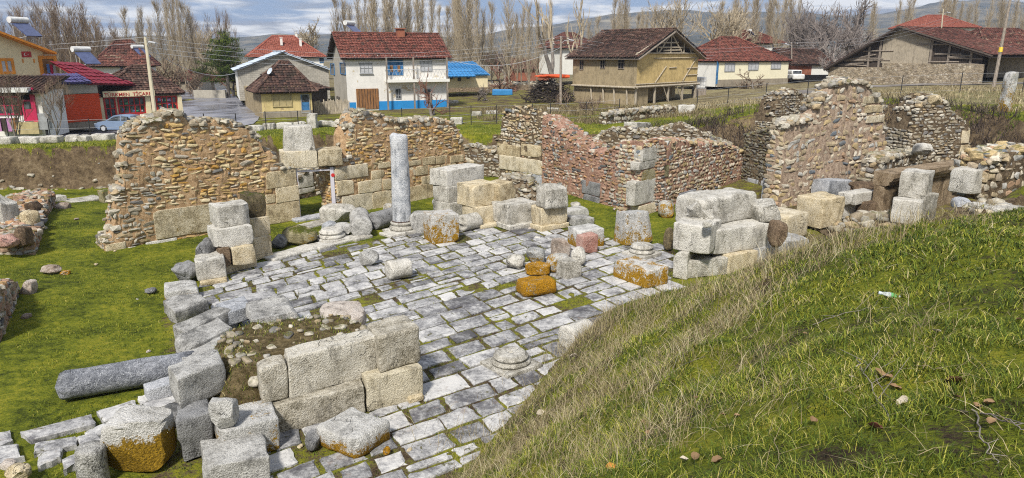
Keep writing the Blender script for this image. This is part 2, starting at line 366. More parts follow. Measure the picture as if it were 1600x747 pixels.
def ico(sub=2):
    bm = bmesh.new(); bmesh.ops.create_icosphere(bm, subdivisions=sub, radius=1)
    v = np.array([q.co[:] for q in bm.verts]); f = np.array([[q.index for q in p.verts] for p in bm.faces], np.int64); bm.free(); return v, f
ICO2, ICO3, ICO4 = ico(2), ico(3), ico(4)
def boulder_mesh(w, d, h, seed, amp=.16, box=.5, det=ICO4):
    v, f = det; v = v.copy(); v = np.sign(v)*np.abs(v)**(1-.58*min(box, 1.4))
    rs = np.random.default_rng(seed); q = v+rs.uniform(0, 40, 3); nr = v/np.linalg.norm(v, axis=1)[:,None]
    for _ in range(7):
        nn = rs.normal(size=3); nn /= np.linalg.norm(nn); o = v@nn-rs.uniform(.72, 1.0); k = o > 0; v[k] -= np.outer(o[k], nn)
    v = v+nr*(fbm(q*1.3, seed, 2)*amp*.6+fbm(q*5, seed+5, 3)*amp*.22)[:,None]
    lo, hi = v.min(0), v.max(0); v = (v-(lo+hi)/2)/(hi-lo)*np.array([w,d,h]); v[:,2] += h/2
    return v, f
def boulder(label, u1, u2, vb, vt, z0=0.0, depth=None, mat='grey', name='boulder', cat='boulder', yaw=0.0, amp=.16, box=.5, tilt=(0,0), group=None, sink=.06):
    """rounded rock that spans pixel columns u1..u2 and rows vt..vb"""
    a, b = P(u1, vb, z0), P(u2, vb, z0); w = abs(b[0]-a[0]); c = (a+b)/2; d = depth or w*.8
    c2 = c.copy(); k = np.array([c[0], c[1]]); k /= np.linalg.norm(k); c2[:2] += k*d/2*.8
    pl = Plane(a, b); h = max(.08, pl.uv(u1, vt)[1]-z0)*.93 if vt < vb else .2
    # the visible top edge is the far top edge for flat stones: allow for its depth
    top = np.array([c2[0], c2[1], z0+h]); _, vv = proj(top); _, v0 = proj(c2)
    v, f = boulder_mesh(w, d, h, sd(), amp, box)
    put(name, label, v, f, M[mat], (c2[0], c2[1], z0-sink*h), yaw, tilt, cat, group); return z0+h*.94
STONES = []
for k in range(24):
    v, f = boulder_mesh(2, 2, 2, 900+k, .14, rnd.uniform(.8, 1.4), ICO2); v[:,2] -= 1; STONES.append(v)
def scatter_stones(mb, cen, sx, sy, sz, ax, tones, mat=1, tiltamp=.12, rs=None):
    """many rough stones; ax is the (N,2) unit direction of each stone's local x"""
    rs = rs or rng
    for k in range(len(cen)):
        v = STONES[rs.integers(len(STONES))]
        if rs.random() < .5: v = v*np.array([-1,-1,1])
        th = rs.normal(0, tiltamp); c, s = math.cos(th), math.sin(th)
        x = v[:,0]*sx[k]*.5; y = v[:,1]*sy[k]*.5; z = v[:,2]*sz[k]*.5
        x, z = x*c-z*s, x*s+z*c
        dx, dy = ax[k]
        mb.add(np.stack([cen[k][0]+x*dx-y*dy, cen[k][1]+x*dy+y*dx, cen[k][2]+z], 1), ICO2[1], tones[k], mat)

def rubble_wall(name, label, a, b, prof, thick=.9, z0=0.0, mats=('mor_warm','rub_warm'), stone=(.26,.17), ashlar=(), cat='rubble wall', back=False, ends=True, jag=.07, seed=1, toprubble=1.0, batter=.0, proud=.0, fill=1.0, group=None, far_taper=0.0, alt=None):
    """mortared rubble wall with its front face from plan point a to b. prof: pixels along its top edge. ashlar: squared blocks set in the face, as pixel boxes"""
    rs = np.random.default_rng(seed); pl = Plane(a, b); pr = sorted(pl.uv(*q) for q in prof)
    ps = np.array([q[0] for q in pr]); pz = np.array([q[1] for q in pr]); s0, s1 = ps[0], ps[-1]
    tops = lambda s: np.interp(s, ps, pz)
    base = pl.at((s0+s1)/2, -thick/2, z0)
    mb = MB()
    # core
    n = max(6, int((s1-s0)/.14)); S = np.linspace(s0, s1, n)
    T = tops(S)+rs.uniform(-jag, jag, n); rows = []
    nz = 9; nt = max(3, int(thick/.22))
    def push(q, sc=2.5, am=.05):
        q = np.array(q); return q+np.stack([fbm(q*sc, seed+3, 3)*am, fbm(q*sc+9, seed+4, 3)*am, fbm(q*sc+17, seed+5, 3)*am*.6], 1)
    ring = []
    for k in range(nz): ring.append((0.0, k/(nz-1)))
    for k in range(1, nt): ring.append((k/nt, 1.0))
    for k in range(nz): ring.append((1.0, 1-k/(nz-1)))
    W = len(ring); V = []
    for i in range(n):
        for (t, hh) in ring:
            zz = z0+(T[i]-z0)*hh
            if 0 < t < 1: zz += math.sin(t*math.pi)*.10-t*far_taper*(T[i]-z0)
            if t == 1.0: zz = z0+(T[i]-z0)*hh*(1-far_taper)
            V.append(pl.at(S[i], -t*thick-batter*hh*(1 if t == 0 else 0), zz))
    V = push(V); i = np.arange(n-1)[:,None]*W; j = np.arange(W-1)[None,:]
    mb.add(V, np.stack([i+j, i+j+1, i+W+j+1, i+W+j], -1).reshape(-1,4), .5, 0)
    mb.add(V[:W], [tuple(range(W))], .5, 0); mb.add(V[-W:], [tuple(range(W))[::-1]], .5, 0)
    # squared blocks as children
    boxes = []
    for q in ashlar:
        (ua, va, ub, vb) = q[:4]; sa, za = pl.uv(ua, vb); sb, zb = pl.uv(ub, va); za = pl.uv((ua+ub)/2, vb)[1]; zb = pl.uv((ua+ub)/2, va)[1]
        boxes.append((min(sa,sb), max(sa,sb), za, zb, q[4] if len(q) > 4 else 'cream'))
    cen, sx, sy, sz, ax, tn, mi = [], [], [], [], [], [], []; sal = pl.uv(alt[0], 260)[0] if alt else -1e9
    def emit(c, x, y, z, d):
        sq = float((np.array(c[:2])-pl.a)@pl.d); hi = (c[2]-z0)/max(.1, tops(sq)-z0); al = alt is not None and (sq < sal+.35*math.sin(c[2]*3) or hi > .93)
        mi.append(2 if al else 1); cen.append(c); sx.append(x); sy.append(y); sz.append(z); ax.append(d); tn.append(rs.random())
    for side in ([0, 1] if back else [0]):
        z = z0+.05
        while z < pz.max():
            hh = stone[1]*rs.uniform(.6, 1.4); s = s0+rs.uniform(-.1, .1)
            while s < s1:
                w = stone[0]*rs.choice([.45,.7,.9,1.1,1.4,1.9])*rs.uniform(.85,1.15); sc = s+w/2; zc = z+hh/2+rs.normal(0, .02)
                s += w*1.02
                if zc+hh*.25 > tops(sc)*(1 if side == 0 else 1)+.02 or sc > s1+.05: continue
                if side == 1 and zc > z0+(tops(sc)-z0)*(1-far_taper): continue
                if rs.random() > fill: continue
                if side == 0 and any(x0-.02 < sc < x1+.02 and y0-.03 < zc < y1+.03 for x0, x1, y0, y1, _ in boxes): continue
                hb = (zc-z0)/max(.1, tops(sc)-z0); dd = rs.uniform(.22, .32)
                off = (-dd*.5+rs.uniform(.015, .07)-batter*hb+proud) if side == 0 else (-thick+dd*.5-rs.uniform(.03, .08))
                emit(pl.at(sc, off, zc), w*.96, dd, hh*rs.uniform(.8,1.06), pl.d)
            z += hh*1.0
    if ends:
        for se, sg in ((s0, -1), (s1, 1)):
            z = z0+.05; te = tops(se)
            while z < te:
                hh = stone[1]*rs.uniform(.8, 1.2); t = 0.0
                while t < thick:
                    w = stone[0]*rs.uniform(.6, 1.3)
                    if z+hh*.5 < te-far_taper*(te-z0)*t/thick: emit(pl.at(se-sg*.06, -min(t+w/2, thick), z+hh/2), w, .24, hh, pl.n)
                    t += w
                z += hh
    m = int((s1-s0)*thick*34*toprubble)
    for _ in range(m):
        s = rs.uniform(s0, s1); t = rs.uniform(-.02, 1); w = stone[0]*rs.uniform(.45, 1.25)
        zt = tops(s)-t*far_taper*(tops(s)-z0)+math.sin(t*math.pi)*.08
        an = rs.uniform(0, 6.28)
        emit(pl.at(s, -t*thick, zt+rs.uniform(-.06, .07)), w, w*rs.uniform(.6, 1), w*rs.uniform(.4, .75), np.array([math.cos(an), math.sin(an)]))
    mi = np.array(mi)
    for q in (1, 2):
        ii = np.nonzero(mi == q)[0]; g = lambda L: [L[i] for i in ii]
        if len(ii): scatter_stones(mb, g(cen), g(sx), g(sy), g(sz), g(ax), g(tn), q, rs=rs)
    root = mb.build(name, [M[mats[0]], M[mats[1]], M[alt[1] if alt else mats[1]]], None, smooth=False, loc=base)
    tag(root, label, cat, group)
    yaw = math.atan2(pl.d[1], pl.d[0])
    for (x0, x1, y0, y1, mt) in boxes:
        dp = .5; v, f = rough_block(x1-x0-.025, dp, y1-y0-.025, sd(), .03, .016, 3, chip=.10)
        c = pl.at((x0+x1)/2, .055-dp/2+proud+rs.uniform(-.015,.02)-(batter*((y0+y1)/2-z0)/max(.1, pz.max()-z0)), y0+.012)
        o = put('ashlar_block', None, v, f, M[mt], c-base, yaw); o.parent = root
    return root
# ------------------------------------------------------------------ terrain: one sheet, the excavation pit cut into it, the mound we stand on
class RBF:
    def __init__(s, pts, c=1.5, smooth=0.0):
        p = np.array(pts, float); s.p = p[:,:2]; s.c = c; d = np.sqrt(((s.p[:,None]-s.p[None])**2).sum(-1)+c*c)
        n = len(p); A = np.zeros((n+1,n+1)); A[:n,:n] = d-np.eye(n)*smooth; A[:n,n] = A[n,:n] = 1
        s.w = np.linalg.solve(A, np.append(p[:,2], 0))
    def __call__(s, x, y):
        sh = np.shape(x); q = np.stack([np.ravel(x), np.ravel(y)], 1); out = np.zeros(len(q))
        for i in range(0, len(q), 20000):
            d = np.sqrt(((q[i:i+20000,None]-s.p[None])**2).sum(-1)+s.c**2); out[i:i+20000] = d@s.w[:-1]+s.w[-1]
        return out.reshape(sh)
ZOUT = RBF([(-45,60,1.2),(-60,80,1.2),(-32,58,1.05),(-27,62,1.1),(-24,47,2.2),(-26,41.6,2.45),(-33,37,2.5),(-15,48,2.35),(-36,80,1.35),(-46,102,1.5),(-14,75,1.75),(-24,66,1.6),(-7,76,1.9),
    (0,52,2.2),(9,56,2.25),(0,64,2.1),(14,76,2.05),(8,84,2.0),(22,86,2.3),(31,90,3.2),(40,97,3.5),(50,97,3.9),(62,86,4.4),(70,88,5.0),(21,56,3.6),(30,52,4.1),(45,60,4.5),(33,46,3.9),(36,40,3.9),(24,68,3.2),
    (14,52,2.4),(-100,150,1.8),(0,200,1.6),(100,180,4),(200,300,3),(-200,300,2),(0,600,2),(40,20,4.5),(30,0,5),(-40,20,3),(-30,0,3.5)], 3.0)
MOUND_PX = [(720,747,.02),(790,668,.05),(850,600,.02),(930,513,.35),(1000,478,1.0),(1060,455,1.75),(1200,415,3.2),(1330,376,4.3),(1450,356,4.75),(1598,348,5.0),
    (1387,466,4.95),(1100,600,4.2),(1100,747,5.35),(1100,520,3.15),(900,640,2.3),(900,747,4.2),(800,747,2.3),(860,690,2.6),(1000,600,3.5),(1000,540,2.5),(1000,747,4.9),(960,560,1.6),(1200,500,4.35),(1300,430,4.6),(1300,560,5.05),(1300,747,5.6),(1550,500,5.25),(1550,747,5.7),(1500,400,5.05),(1200,600,4.9),(1200,460,3.9)]
MOUND = RBF([tuple(P(*q)) for q in MOUND_PX]+[(0,0,5.75),(4,0,5.8),(-3,1,5.2),(8,3,5.7),(12,6,5.4),(12,9.5,4.95),(6,-6,5.7),(-5,-5,5.0),(-6,4,2.5),(-3,6,1.5),(-7,8,-.8),(-4,10,-1.),(-2.2,12.5,-1.0),(-1,16,-1.2),(1.6,18.2,-1.0),(3.0,20.5,-1.),(0,24,-2.5),
    (5.2,20.5,-.4),(6.4,18.0,.9),(7.2,21.8,-.5),(8.2,17,2.6),(9.3,21,.5),(9.8,17.6,3.0),(12.6,18.6,3.1),(14,20.3,3.1),(16,21,3.3),(12,22.5,.8),(15,24.4,1.0),(18,24,3.2),(20,22,3.8),(13,14,4.2),(18,15,4.6),(-8,25,-3),(8,28,-2.2),(15,29,-2),(-15,12,-3)], 1.0)
# upper edge of the excavation, anticlockwise in plan
PIT = np.array([(-45,34),(-34,36.9),(-27.5,38.1),(-22,39.6),(-17,43),(-14,45.6),(-8,46.6),(-3,47.2),(1.5,47.6),(7,48.5),(12,51),(16.5,55),(21,56.6),(26,56),(29.2,52.8),(30.0,48.5),(30.6,44.5),(30.5,38),(27.5,32.5),(22,27),(18.5,23.5),(15,19.5),(9.5,16.0),(8,10),(6,4),(3,-2),(-12,-6),(-45,-6)])
def pit_sd(x, y):
    """signed distance to the pit outline, negative inside"""
    x = np.asarray(x, float); y = np.asarray(y, float); d = np.full(x.shape, 1e9); ins = np.zeros(x.shape, bool); n = len(PIT)
    for i in range(n):
        a, b = PIT[i], PIT[(i+1) % n]; e = b-a; t = np.clip(((x-a[0])*e[0]+(y-a[1])*e[1])/(e@e), 0, 1)
        d = np.minimum(d, np.hypot(x-a[0]-e[0]*t, y-a[1]-e[1]*t))
        c = (a[1] > y) != (b[1] > y)
        with np.errstate(divide='ignore', invalid='ignore'): xi = a[0]+(y-a[1])*e[0]/np.where(e[1] == 0, 1e-9, e[1])
        ins ^= c & (x < xi)
    return np.where(ins, -d, d)
FLOORZ = RBF([(-9,23,-.035),(0,12,-.035),(-3,25,-.035),(3,22,-.035),(-5,14,-.035),(0,31,-.035),(4,27,-.035),(7,30,-.02),(-13,22,.02),(-14,28,.05),(-19,33,.25),(-24,36.5,.3),(-18,25,.2),(-20,22,.7),(-15,16,.15),(-16,12,.3),(-9,14,-.05),(-10,10,-.1),(-6,36,.15),(2,42,.2),(10,45,.5),(15,42,.5),(22,42,.6),(28,44,.4),(12,30,.0),(16,28,.1),(25,36,.5),(20,30,.3),(-9,40,.3),(-22,28,.9),(-19.5,19,.9)], 2.0)
def bankw(x, y):                                           # width of the bank: cut earth on the left, overgrown slope on the right
    return np.interp(x, [-10, 4, 12, 18, 27, 32, 36], [.35, .5, 1.0, 4.2, 4.0, 1.8, 1.2])*np.where(np.asarray(y) < 36, .5, 1)
def terrain(x, y):
    x = np.asarray(x, float); y = np.asarray(y, float); sh = x.shape; x = x.ravel(); y = y.ravel()
    r = np.hypot(x, y-40); far = np.clip((r-130)/200, 0, 1); zo = ZOUT(x, y)*(1-far)+2.0*far
    zo = zo+n2(x, y, .25, 3)*.08
    near = (x > -45) & (x < 40) & (y > -8) & (y < 62); z = zo.copy()
    xn, yn = x[near], y[near]; s = pit_sd(xn, yn)+n2(xn, yn, .7, 5)*.22
    t = np.clip(-s/bankw(xn, yn), 0, 1); t = t*t*(3-2*t)
    zi = FLOORZ(xn, yn)+n2(xn, yn, .8, 8)*.022
    zz = zo[near]*(1-t)+zi*t
    mk = (xn > -12) & (xn < 24) & (yn < 32)
    mz = np.full(xn.shape, -9.); mz[mk] = MOUND(xn[mk], yn[mk])
    mz += np.clip(mz, 0, .6)*(n2(xn, yn, .9, 21, 4)*.22+n2(xn, yn, .35, 23, 2)*.22)
    inside = (s < 0) | mk & (yn < 22) & (xn > -12)
    h = np.clip(.5+(mz-zz)/.5, 0, 1); bl = zz*(1-h)+mz*h+.12*h*(1-h)
    zz = np.where(inside, np.where(s < 0, bl, np.where((yn < 22) & (xn > -3), mz, np.maximum(zz, mz))), zz)
    z[near] = zz
    return z.reshape(sh)
def tz(x, y): return float(terrain(np.array([x]), np.array([y]))[0])
def on_ground(u, v, lo=2.0, hi=400.0, n=900):
    """first point of the ground seen at a pixel"""
    d = ray(u, v); t = np.geomspace(lo, hi, n); q = d[None,:]*t[:,None]; z = terrain(q[:,0], q[:,1]); k = np.nonzero(q[:,2]+H < z)[0]
    i = k[0] if len(k) else n-1
    return np.array([q[i,0], q[i,1], z[i]])
def mat_ground():
    n = NT('ground_turf'); v = n.pos(); g = n.attr('grass'); br = n.attr('rough')
    a = n.noise(v, .55, 6, .65); b = n.noise(v, 4.5, 6, .75); c = n.noise(v, 26, 4, .75)
    f = n.math('ADD', n.math('MULTIPLY', a, .4), n.math('ADD', n.math('MULTIPLY', b, .4), n.math('MULTIPLY', c, .3)))
    green = n.ramp(f, [(.40, (.014,.017,.005)), (.48, (.046,.060,.008)), (.56, (.125,.145,.013)), (.64, (.23,.215,.022)), (.72, (.28,.235,.055))])
    dry = n.ramp(f, [(.40, (.045,.035,.022)), (.5, (.14,.115,.065)), (.6, (.26,.22,.12)), (.7, (.36,.31,.19))])
    earth = n.ramp(f, [(.38, (.014,.010,.007)), (.48, (.06,.042,.026)), (.58, (.155,.112,.065)), (.7, (.30,.235,.15))])
    gm = n.math('ADD', g, n.math('MULTIPLY', n.math('SUBTRACT', f, .53), 2.4))
    col = n.mix(n.ramp(gm, [(.42, 0.0), (.58, 1.0)]), earth, green)
    rm = n.math('ADD', br, n.math('MULTIPLY', n.math('SUBTRACT', b, .5), 1.8))
    col = n.mix(n.ramp(rm, [(.42, 0.0), (.6, 1.0)]), col, dry)
    n.bump(n.math('ADD', n.math('MULTIPLY', b, 1.0), n.math('MULTIPLY', c, .5)), .9, .08)
    return n.done(col, .95, .1)
M['ground'] = mat_ground()
FLOOR_PX = [(250,492),(335,432),(398,412),(575,376),(640,366),(700,352),(800,358),(905,356),(960,372),(1052,382),(1060,470),(950,520),(880,640),(760,760),(640,800),(400,800),(200,800),(262,600)]
FLOOR_POLY = np.array([P(*q)[:2] for q in FLOOR_PX])
def inpoly(x, y, poly):
    x = np.asarray(x, float); y = np.asarray(y, float); ins = np.zeros(x.shape, bool); n = len(poly)
    for i in range(n):
        a, b = poly[i], poly[(i+1) % n]; c = (a[1] > y) != (b[1] > y)
        ins ^= c & (x < a[0]+(y-a[1])*(b[0]-a[0])/((b[1]-a[1]) or 1e-9))
    return ins
def grass_amount(x, y, z, slope):
    s = pit_sd(x, y); court = inpoly(x, y, FLOOR_POLY); mo = MOUND(np.clip(x,-12,24), np.clip(y,-10,32)); onm = (mo > -.05) & (x > -12) & (x < 24) & (y < 32) & (z > mo-.2)
    g = np.full(x.shape, .72); rgh = np.zeros(x.shape)
    g = np.where((s < 0) & (slope > .75) & ~onm & (x < 12), .0, g)
    g = np.where((s < 0) & (slope > .5) & ~onm & (x >= 12), .20, g)
    rgh = np.where((s < 0) & (slope > .4) & ~onm & (x >= 10), .15, rgh)
    g = np.where(court & ~onm, .44, g)
    inner = (s < -.5) & ~court & ~onm
    g = np.where(inner & (x > 9) & (slope < .6), .38, g)
    g = np.where(inner & (x < -6) & (slope < .6), .84, g)
    g = np.where(onm, .60-.35*np.clip(slope-.55, 0, .6), g); rgh = np.where(onm, .10+.3*np.clip(slope-.45, 0, .6), rgh)
    ledge = onm & (np.hypot(x-13.5, y-19.3) < 4.2) & (y > 15.5) & (z < 4.25); g = np.where(ledge, .25, g)
    out = s > .3
    g = np.where(out & (y > 56) & (x < 18), .50, g); g = np.where(out & (y > 70), .40, g); rgh = np.where(out & (y > 58) & (x > 12), .42, rgh)
    rgh = np.where(out & (x > 17) & (y > 50), np.where((s < 6) & (x < 30), .18, .58), rgh); g = np.where(out & (x > 12) & (s < 6), .85, g); rgh = np.where(y > 120, .55, rgh); g = np.where(out & (y <= 56) & (x < 15), .92, g)
    return np.clip(g, 0, 1), np.clip(rgh, 0, 1)
def build_terrain():
    def axis(lo, hi, st, far):
        k = [st]; 
        while sum(k) < far: k.append(k[-1]*1.22)
        e = np.cumsum(k); return np.concatenate([lo-e[::-1], np.arange(lo, hi+1e-6, st), hi+e])
    X = axis(-40, 44, .24, 6000); Y = axis(-4, 62, .24, 6000)
    gx, gy = np.meshgrid(X, Y); z = terrain(gx, gy)
    dzx = np.gradient(z, axis=1)/np.gradient(gx, axis=1); dzy = np.gradient(z, axis=0)/np.gradient(gy, axis=0); sl = np.hypot(dzx, dzy)
    # ragged cut earth faces
    steep = np.clip((sl-.6)/1.0, 0, 1)*(pit_sd(gx, gy) < .6)
    z = z+steep*n2(gx, gy, 2.2, 31, 4)*.16
    g, r = grass_amount(gx.ravel(), gy.ravel(), z.ravel(), sl.ravel())
    mb = MB(); w = len(X); i = np.arange(len(Y)-1)[:,None]*w; j = np.arange(w-1)[None,:]
    mb.add(np.stack([gx.ravel(), gy.ravel(), z.ravel()], 1), np.stack([i+j, i+j+1, i+w+j+1, i+w+j], -1).reshape(-1,4))
    o = mb.build('ground', M['ground'], None, smooth=True, attrs={'grass': g, 'rough': r}); tag(o, 'ground of turf, bare earth and rough dry grass', None, None, 'structure')
build_terrain()

# ------------------------------------------------------------------ the paved court
def mat_paving():
    n = NT('paving_limestone'); v = n.pos(); t = n.attr()
    a = n.noise(v, 1.6, 6, .65); b = n.noise(v, 9, 6, .75); c = n.noise(v, 48, 3, .7)
    f = n.math('ADD', n.math('ADD', n.math('MULTIPLY', a, .45), n.math('MULTIPLY', b, .4)), n.math('ADD', n.math('MULTIPLY', c, .25), n.math('MULTIPLY', n.math('SUBTRACT', t, .5), .20)))
    col = n.ramp(f, [(.43, (.075,.073,.072)), (.51, (.20,.198,.20)), (.58, (.36,.355,.35)), (.66, (.54,.53,.51))])
    wet = n.noise(v, 1.3, 6, .7, .6); col = n.mix(n.ramp(n.math('ADD', wet, n.math('MULTIPLY', n.math('SUBTRACT', .5, t), .16)), [(.53, 0.0), (.62, .7)]), col, (.06,.057,.066))
    warm = n.noise(v, 2.2, 5, .7); col = n.mix(n.ramp(warm, [(.60, 0.0), (.7, .6)]), col, (.20,.15,.12))
    ms = n.noise(v, 2.9, 6, .75, .4); col = n.mix(n.ramp(ms, [(.60, 0.0), (.64, .9)]), col, (.075,.07,.018))
    n.bump(n.math('ADD', n.math('MULTIPLY', b, .8), n.math('MULTIPLY', c, .4)), .7, .03)
    return n.done(col, .75, .3)
M['pave'] = mat_paving()
SLAB_HOLE = [P(u, v)[:2] for u, v in ((548,474),(470,700),(800,630))]
def slab(mb, q, z, th, rs, tone):
    """one paving slab from four plan corners, rounded, with a slightly uneven top"""
    q = np.array(q, float); n = 5; c = q.mean(0); V = []
    ts = np.array([0, .07, .35, .65, .93, 1.0])
    for a in ts:
        for b in ts:
            p = (q[0]*(1-a)+q[1]*a)*(1-b)+(q[3]*(1-a)+q[2]*a)*b
            e = min(a, 1-a, b, 1-b); corner = (min(a,1-a) < .05)+(min(b,1-b) < .05)
            p = p+(c-p)*(.05 if corner == 2 else 0)+rs.normal(0, .014, 2)
            V.append((p[0], p[1], z+(-.022 if corner else 0)+rs.normal(0, .004)))
    V = np.array(V); k = len(ts); i = np.arange(k-1)[:,None]*k; j = np.arange(k-1)[None,:]
    mb.add(V, np.stack([i+j, i+k+j, i+k+j+1, i+j+1], -1).reshape(-1,4)[:, ::-1], tone)
    per = list(range(k))+[r*k+k-1 for r in range(1,k)]+[(k-1)*k+r for r in range(k-2,-1,-1)]+[r*k for r in range(k-2,0,-1)]
    top = V[per]; bot = top.copy(); bot[:,2] -= th; m = len(per)
    mb.add(np.concatenate([top, bot]), [(a, (a+1) % m, (a+1) % m+m, a+m) for a in range(m)], tone)
def build_paving():
    rs = np.random.default_rng(12); mb = MB()
    FL = np.array([-10.9, 24.3]); dj = lambda an: np.array([math.cos(R(an)), math.sin(R(an))])
    NL = FL+18*dj(-64.5); FR = FL+18*dj(48.5); NR = NL+18*dj(34)
    def at(a, b): return (FL*(1-a)+FR*a)*(1-b)+(NL*(1-a)+NR*a)*b
    b = -.12
    while b < 1.05:
        rb = rs.uniform(.5, .86)/18; a = rs.uniform(-.03, .0)
        while a < 1.05:
            ra = rs.uniform(.55, 1.35)/18; parts = [(b, b+rb)]
            if rs.random() < .13: mdl = b+rb*rs.uniform(.4, .6); parts = [(b, mdl), (mdl, b+rb)]
            for (b0, b1) in parts:
                g = rs.uniform(.028, .066)/18; c = at(a+ra/2, (b0+b1)/2)
                if not inpoly(np.array([c[0]]), np.array([c[1]]), FLOOR_POLY)[0]: continue
                if any(np.hypot(*(c-h)) < .45 for h in SLAB_HOLE) or rs.random() < .02: continue
                if MOUND(np.array([c[0]]), np.array([c[1]]))[0] > .5: continue
                q = [at(a+g, b0+g), at(a+ra-g, b0+g), at(a+ra-g, b1-g), at(a+g, b1-g)]
                q = [p+rs.normal(0, .024, 2) for p in q]
                slab(mb, q, rs.normal(0.0, .010), .14, rs, float(np.clip(rs.normal(.55, .17), 0, 1)))
            a += ra
        b += rb
    # flagstones of the lane on the left
    LP = [[(-10,703),(28,695),(34,716),(-8,728)],[(32,678),(142,650),(150,664),(50,690)],[(55,695),(118,684),(120,697),(52,710)],[(122,686),(150,678),(158,690),(128,697)],[(-30,684),(15,674),(18,690),(-20,705)],
          [(153,645),(212,627),(216,640),(163,662)],[(216,622),(232,618),(235,628),(220,634)],[(132,678),(165,664),(170,676),(140,688)],[(97,720),(128,708),(132,722),(100,736)],
          [(225,632),(280,618),(280,628),(228,645)],[(60,640+70),(100,700),(96,716),(58,730)]]
    for q in LP: slab(mb, [P(*p)[:2] for p in q][::-1], .05+rs.normal(0,.01), .15, rs, float(rs.uniform(.5,.95)))
    o = mb.build('paving', M['pave'], None, smooth=False); tag(o, 'grey limestone paving of the ruined court with mossy joints', None, None, 'structure')
build_paving()

# ------------------------------------------------------------------ village road, hills
def mat_road():
    n = NT('wet_asphalt'); v = n.pos(); a = n.noise(v, .35, 5, .6); b = n.noise(v, 6, 5, .7)
    col = n.ramp(n.math('ADD', n.math('MULTIPLY', a, .7), n.math('MULTIPLY', b, .3)), [(.38, (.10,.10,.12)), (.52, (.19,.19,.215)), (.64, (.27,.265,.28))])
    n.bump(b, .3, .02); return n.done(col, n.ramp(a, [(.42, .18), (.6, .6)]), .5)
M['road'] = mat_road()
def mat_dirt():
    n = NT('dirt_road'); v = n.pos(); a = n.noise(v, .5, 5, .7); b = n.noise(v, 7, 5, .7)
    col = n.ramp(n.math('ADD', n.math('MULTIPLY', a, .6), n.math('MULTIPLY', b, .4)), [(.38, (.11,.095,.085)), (.52, (.19,.17,.155)), (.64, (.29,.265,.24))])
    n.bump(b, .4, .03); return n.done(col, .85)
M['dirt'] = mat_dirt()
def strip(name, label, line, mat, lift=.05, st=1.2):
    line = np.array(line, float); seg = np.hypot(*np.diff(line[:,:2], axis=0).T); cs = np.concatenate([[0], np.cumsum(seg)]); S = np.arange(0, cs[-1], st)
    x = np.interp(S, cs, line[:,0]); y = np.interp(S, cs, line[:,1]); w = np.interp(S, cs, line[:,2])
    t = np.stack([np.gradient(x), np.gradient(y)], 1); t /= np.hypot(*t.T)[:,None]; nn = np.stack([-t[:,1], t[:,0]], 1); m = 9; V = []
    for i in range(len(S)):
        for k in range(m): q = np.array([x[i],y[i]])+nn[i]*w[i]*(k/(m-1)-.5); V.append((q[0], q[1], 0))
    V = np.array(V); V[:,2] = terrain(V[:,0], V[:,1])+lift
    mb = MB(); i = np.arange(len(S)-1)[:,None]*m; j = np.arange(m-1)[None,:]
    mb.add(V, np.stack([i+j, i+j+1, i+m+j+1, i+m+j], -1).reshape(-1,4)); o = mb.build(name, mat, None, smooth=True); return tag(o, label, None, None, 'structure')
strip('road', 'wet grey asphalt village road', [(-64,52,9),(-48,56,10),(-38,58.5,9),(-30.5,60,9),(-26.8,63,8),(-29,71,7.5),(-36,86,7.5),(-46,108,7.5),(-58,135,7)], M['road'])
strip('lane', 'pale dirt lane in front of the yellow house', [(13,70,3.0),(22,74,3.6),(31,80,4.5),(42,87,5),(54,83,5),(64,77,5),(80,70,5)], M['dirt'])
def build_hills():
    n = NT('hill_scrub'); v = n.pos(); a = n.noise(n.scale(v, (1,1,3)), .006, 6, .65); b = n.noise(v, .03, 5, .7)
    col = n.ramp(n.math('ADD', n.math('MULTIPLY', a, .6), n.math('MULTIPLY', b, .4)), [(.40, (.035,.05,.055)), (.5, (.085,.085,.075)), (.6, (.19,.165,.12)), (.68, (.27,.24,.17))]); m = n.done(col, .95, .05)
    for name, D, px in (('hills', 1700, [(-900,70),(-400,60),(0,58),(200,62),(380,62),(450,57),(560,58),(700,61),(760,57),(830,47),(900,36),(960,30),(1030,27),(1100,29),(1250,30),(1330,26),(1400,14),(1480,12),(1560,15),(1650,12),(1900,20),(2600,40)]),
                        ('hills', 900, [(-900,82),(0,80),(600,81),(900,70),(1050,62),(1250,58),(1400,40),(1500,35),(1600,36),(2000,40),(2600,60)])):
        us = np.linspace(px[0][0], px[-1][0], 240); vs = np.interp(us, [q[0] for q in px], [q[1] for q in px]); rows = 26; V = []
        for k in range(rows):
            t = k/(rows-1); dep = D*(.62+.38*t) if t <= 1 else D
            for u, w in zip(us, vs):
                x = (u-800)/F*dep; top = PD(u, w, D)[2]; ex = math.sin(t*math.pi/2)**1.3
                V.append((x, dep*CT, -6+(top+6)*ex))
        V = np.array(V); V[:,2] += n2(V[:,0], V[:,1], .008, 4, 4)*D*.0045*np.repeat(np.linspace(.2,1,rows), 240)
        mb = MB(); i = np.arange(rows-1)[:,None]*240; j = np.arange(239)[None,:]
        mb.add(V, np.stack([i+j, i+j+1, i+240+j+1, i+240+j], -1).reshape(-1,4))
        W = V[-240:].copy(); W2 = W.copy(); W2[:,1] += D*.3; W2[:,2] = -8; mb.add(np.concatenate([W, W2]), np.stack([np.arange(239), np.arange(239)+1, np.arange(239)+241, np.arange(239)+240], 1))
        o = mb.build(name, m, None, smooth=True); tag(o, 'long low hills of scrub beyond the village', None, None, 'structure')
build_hills()
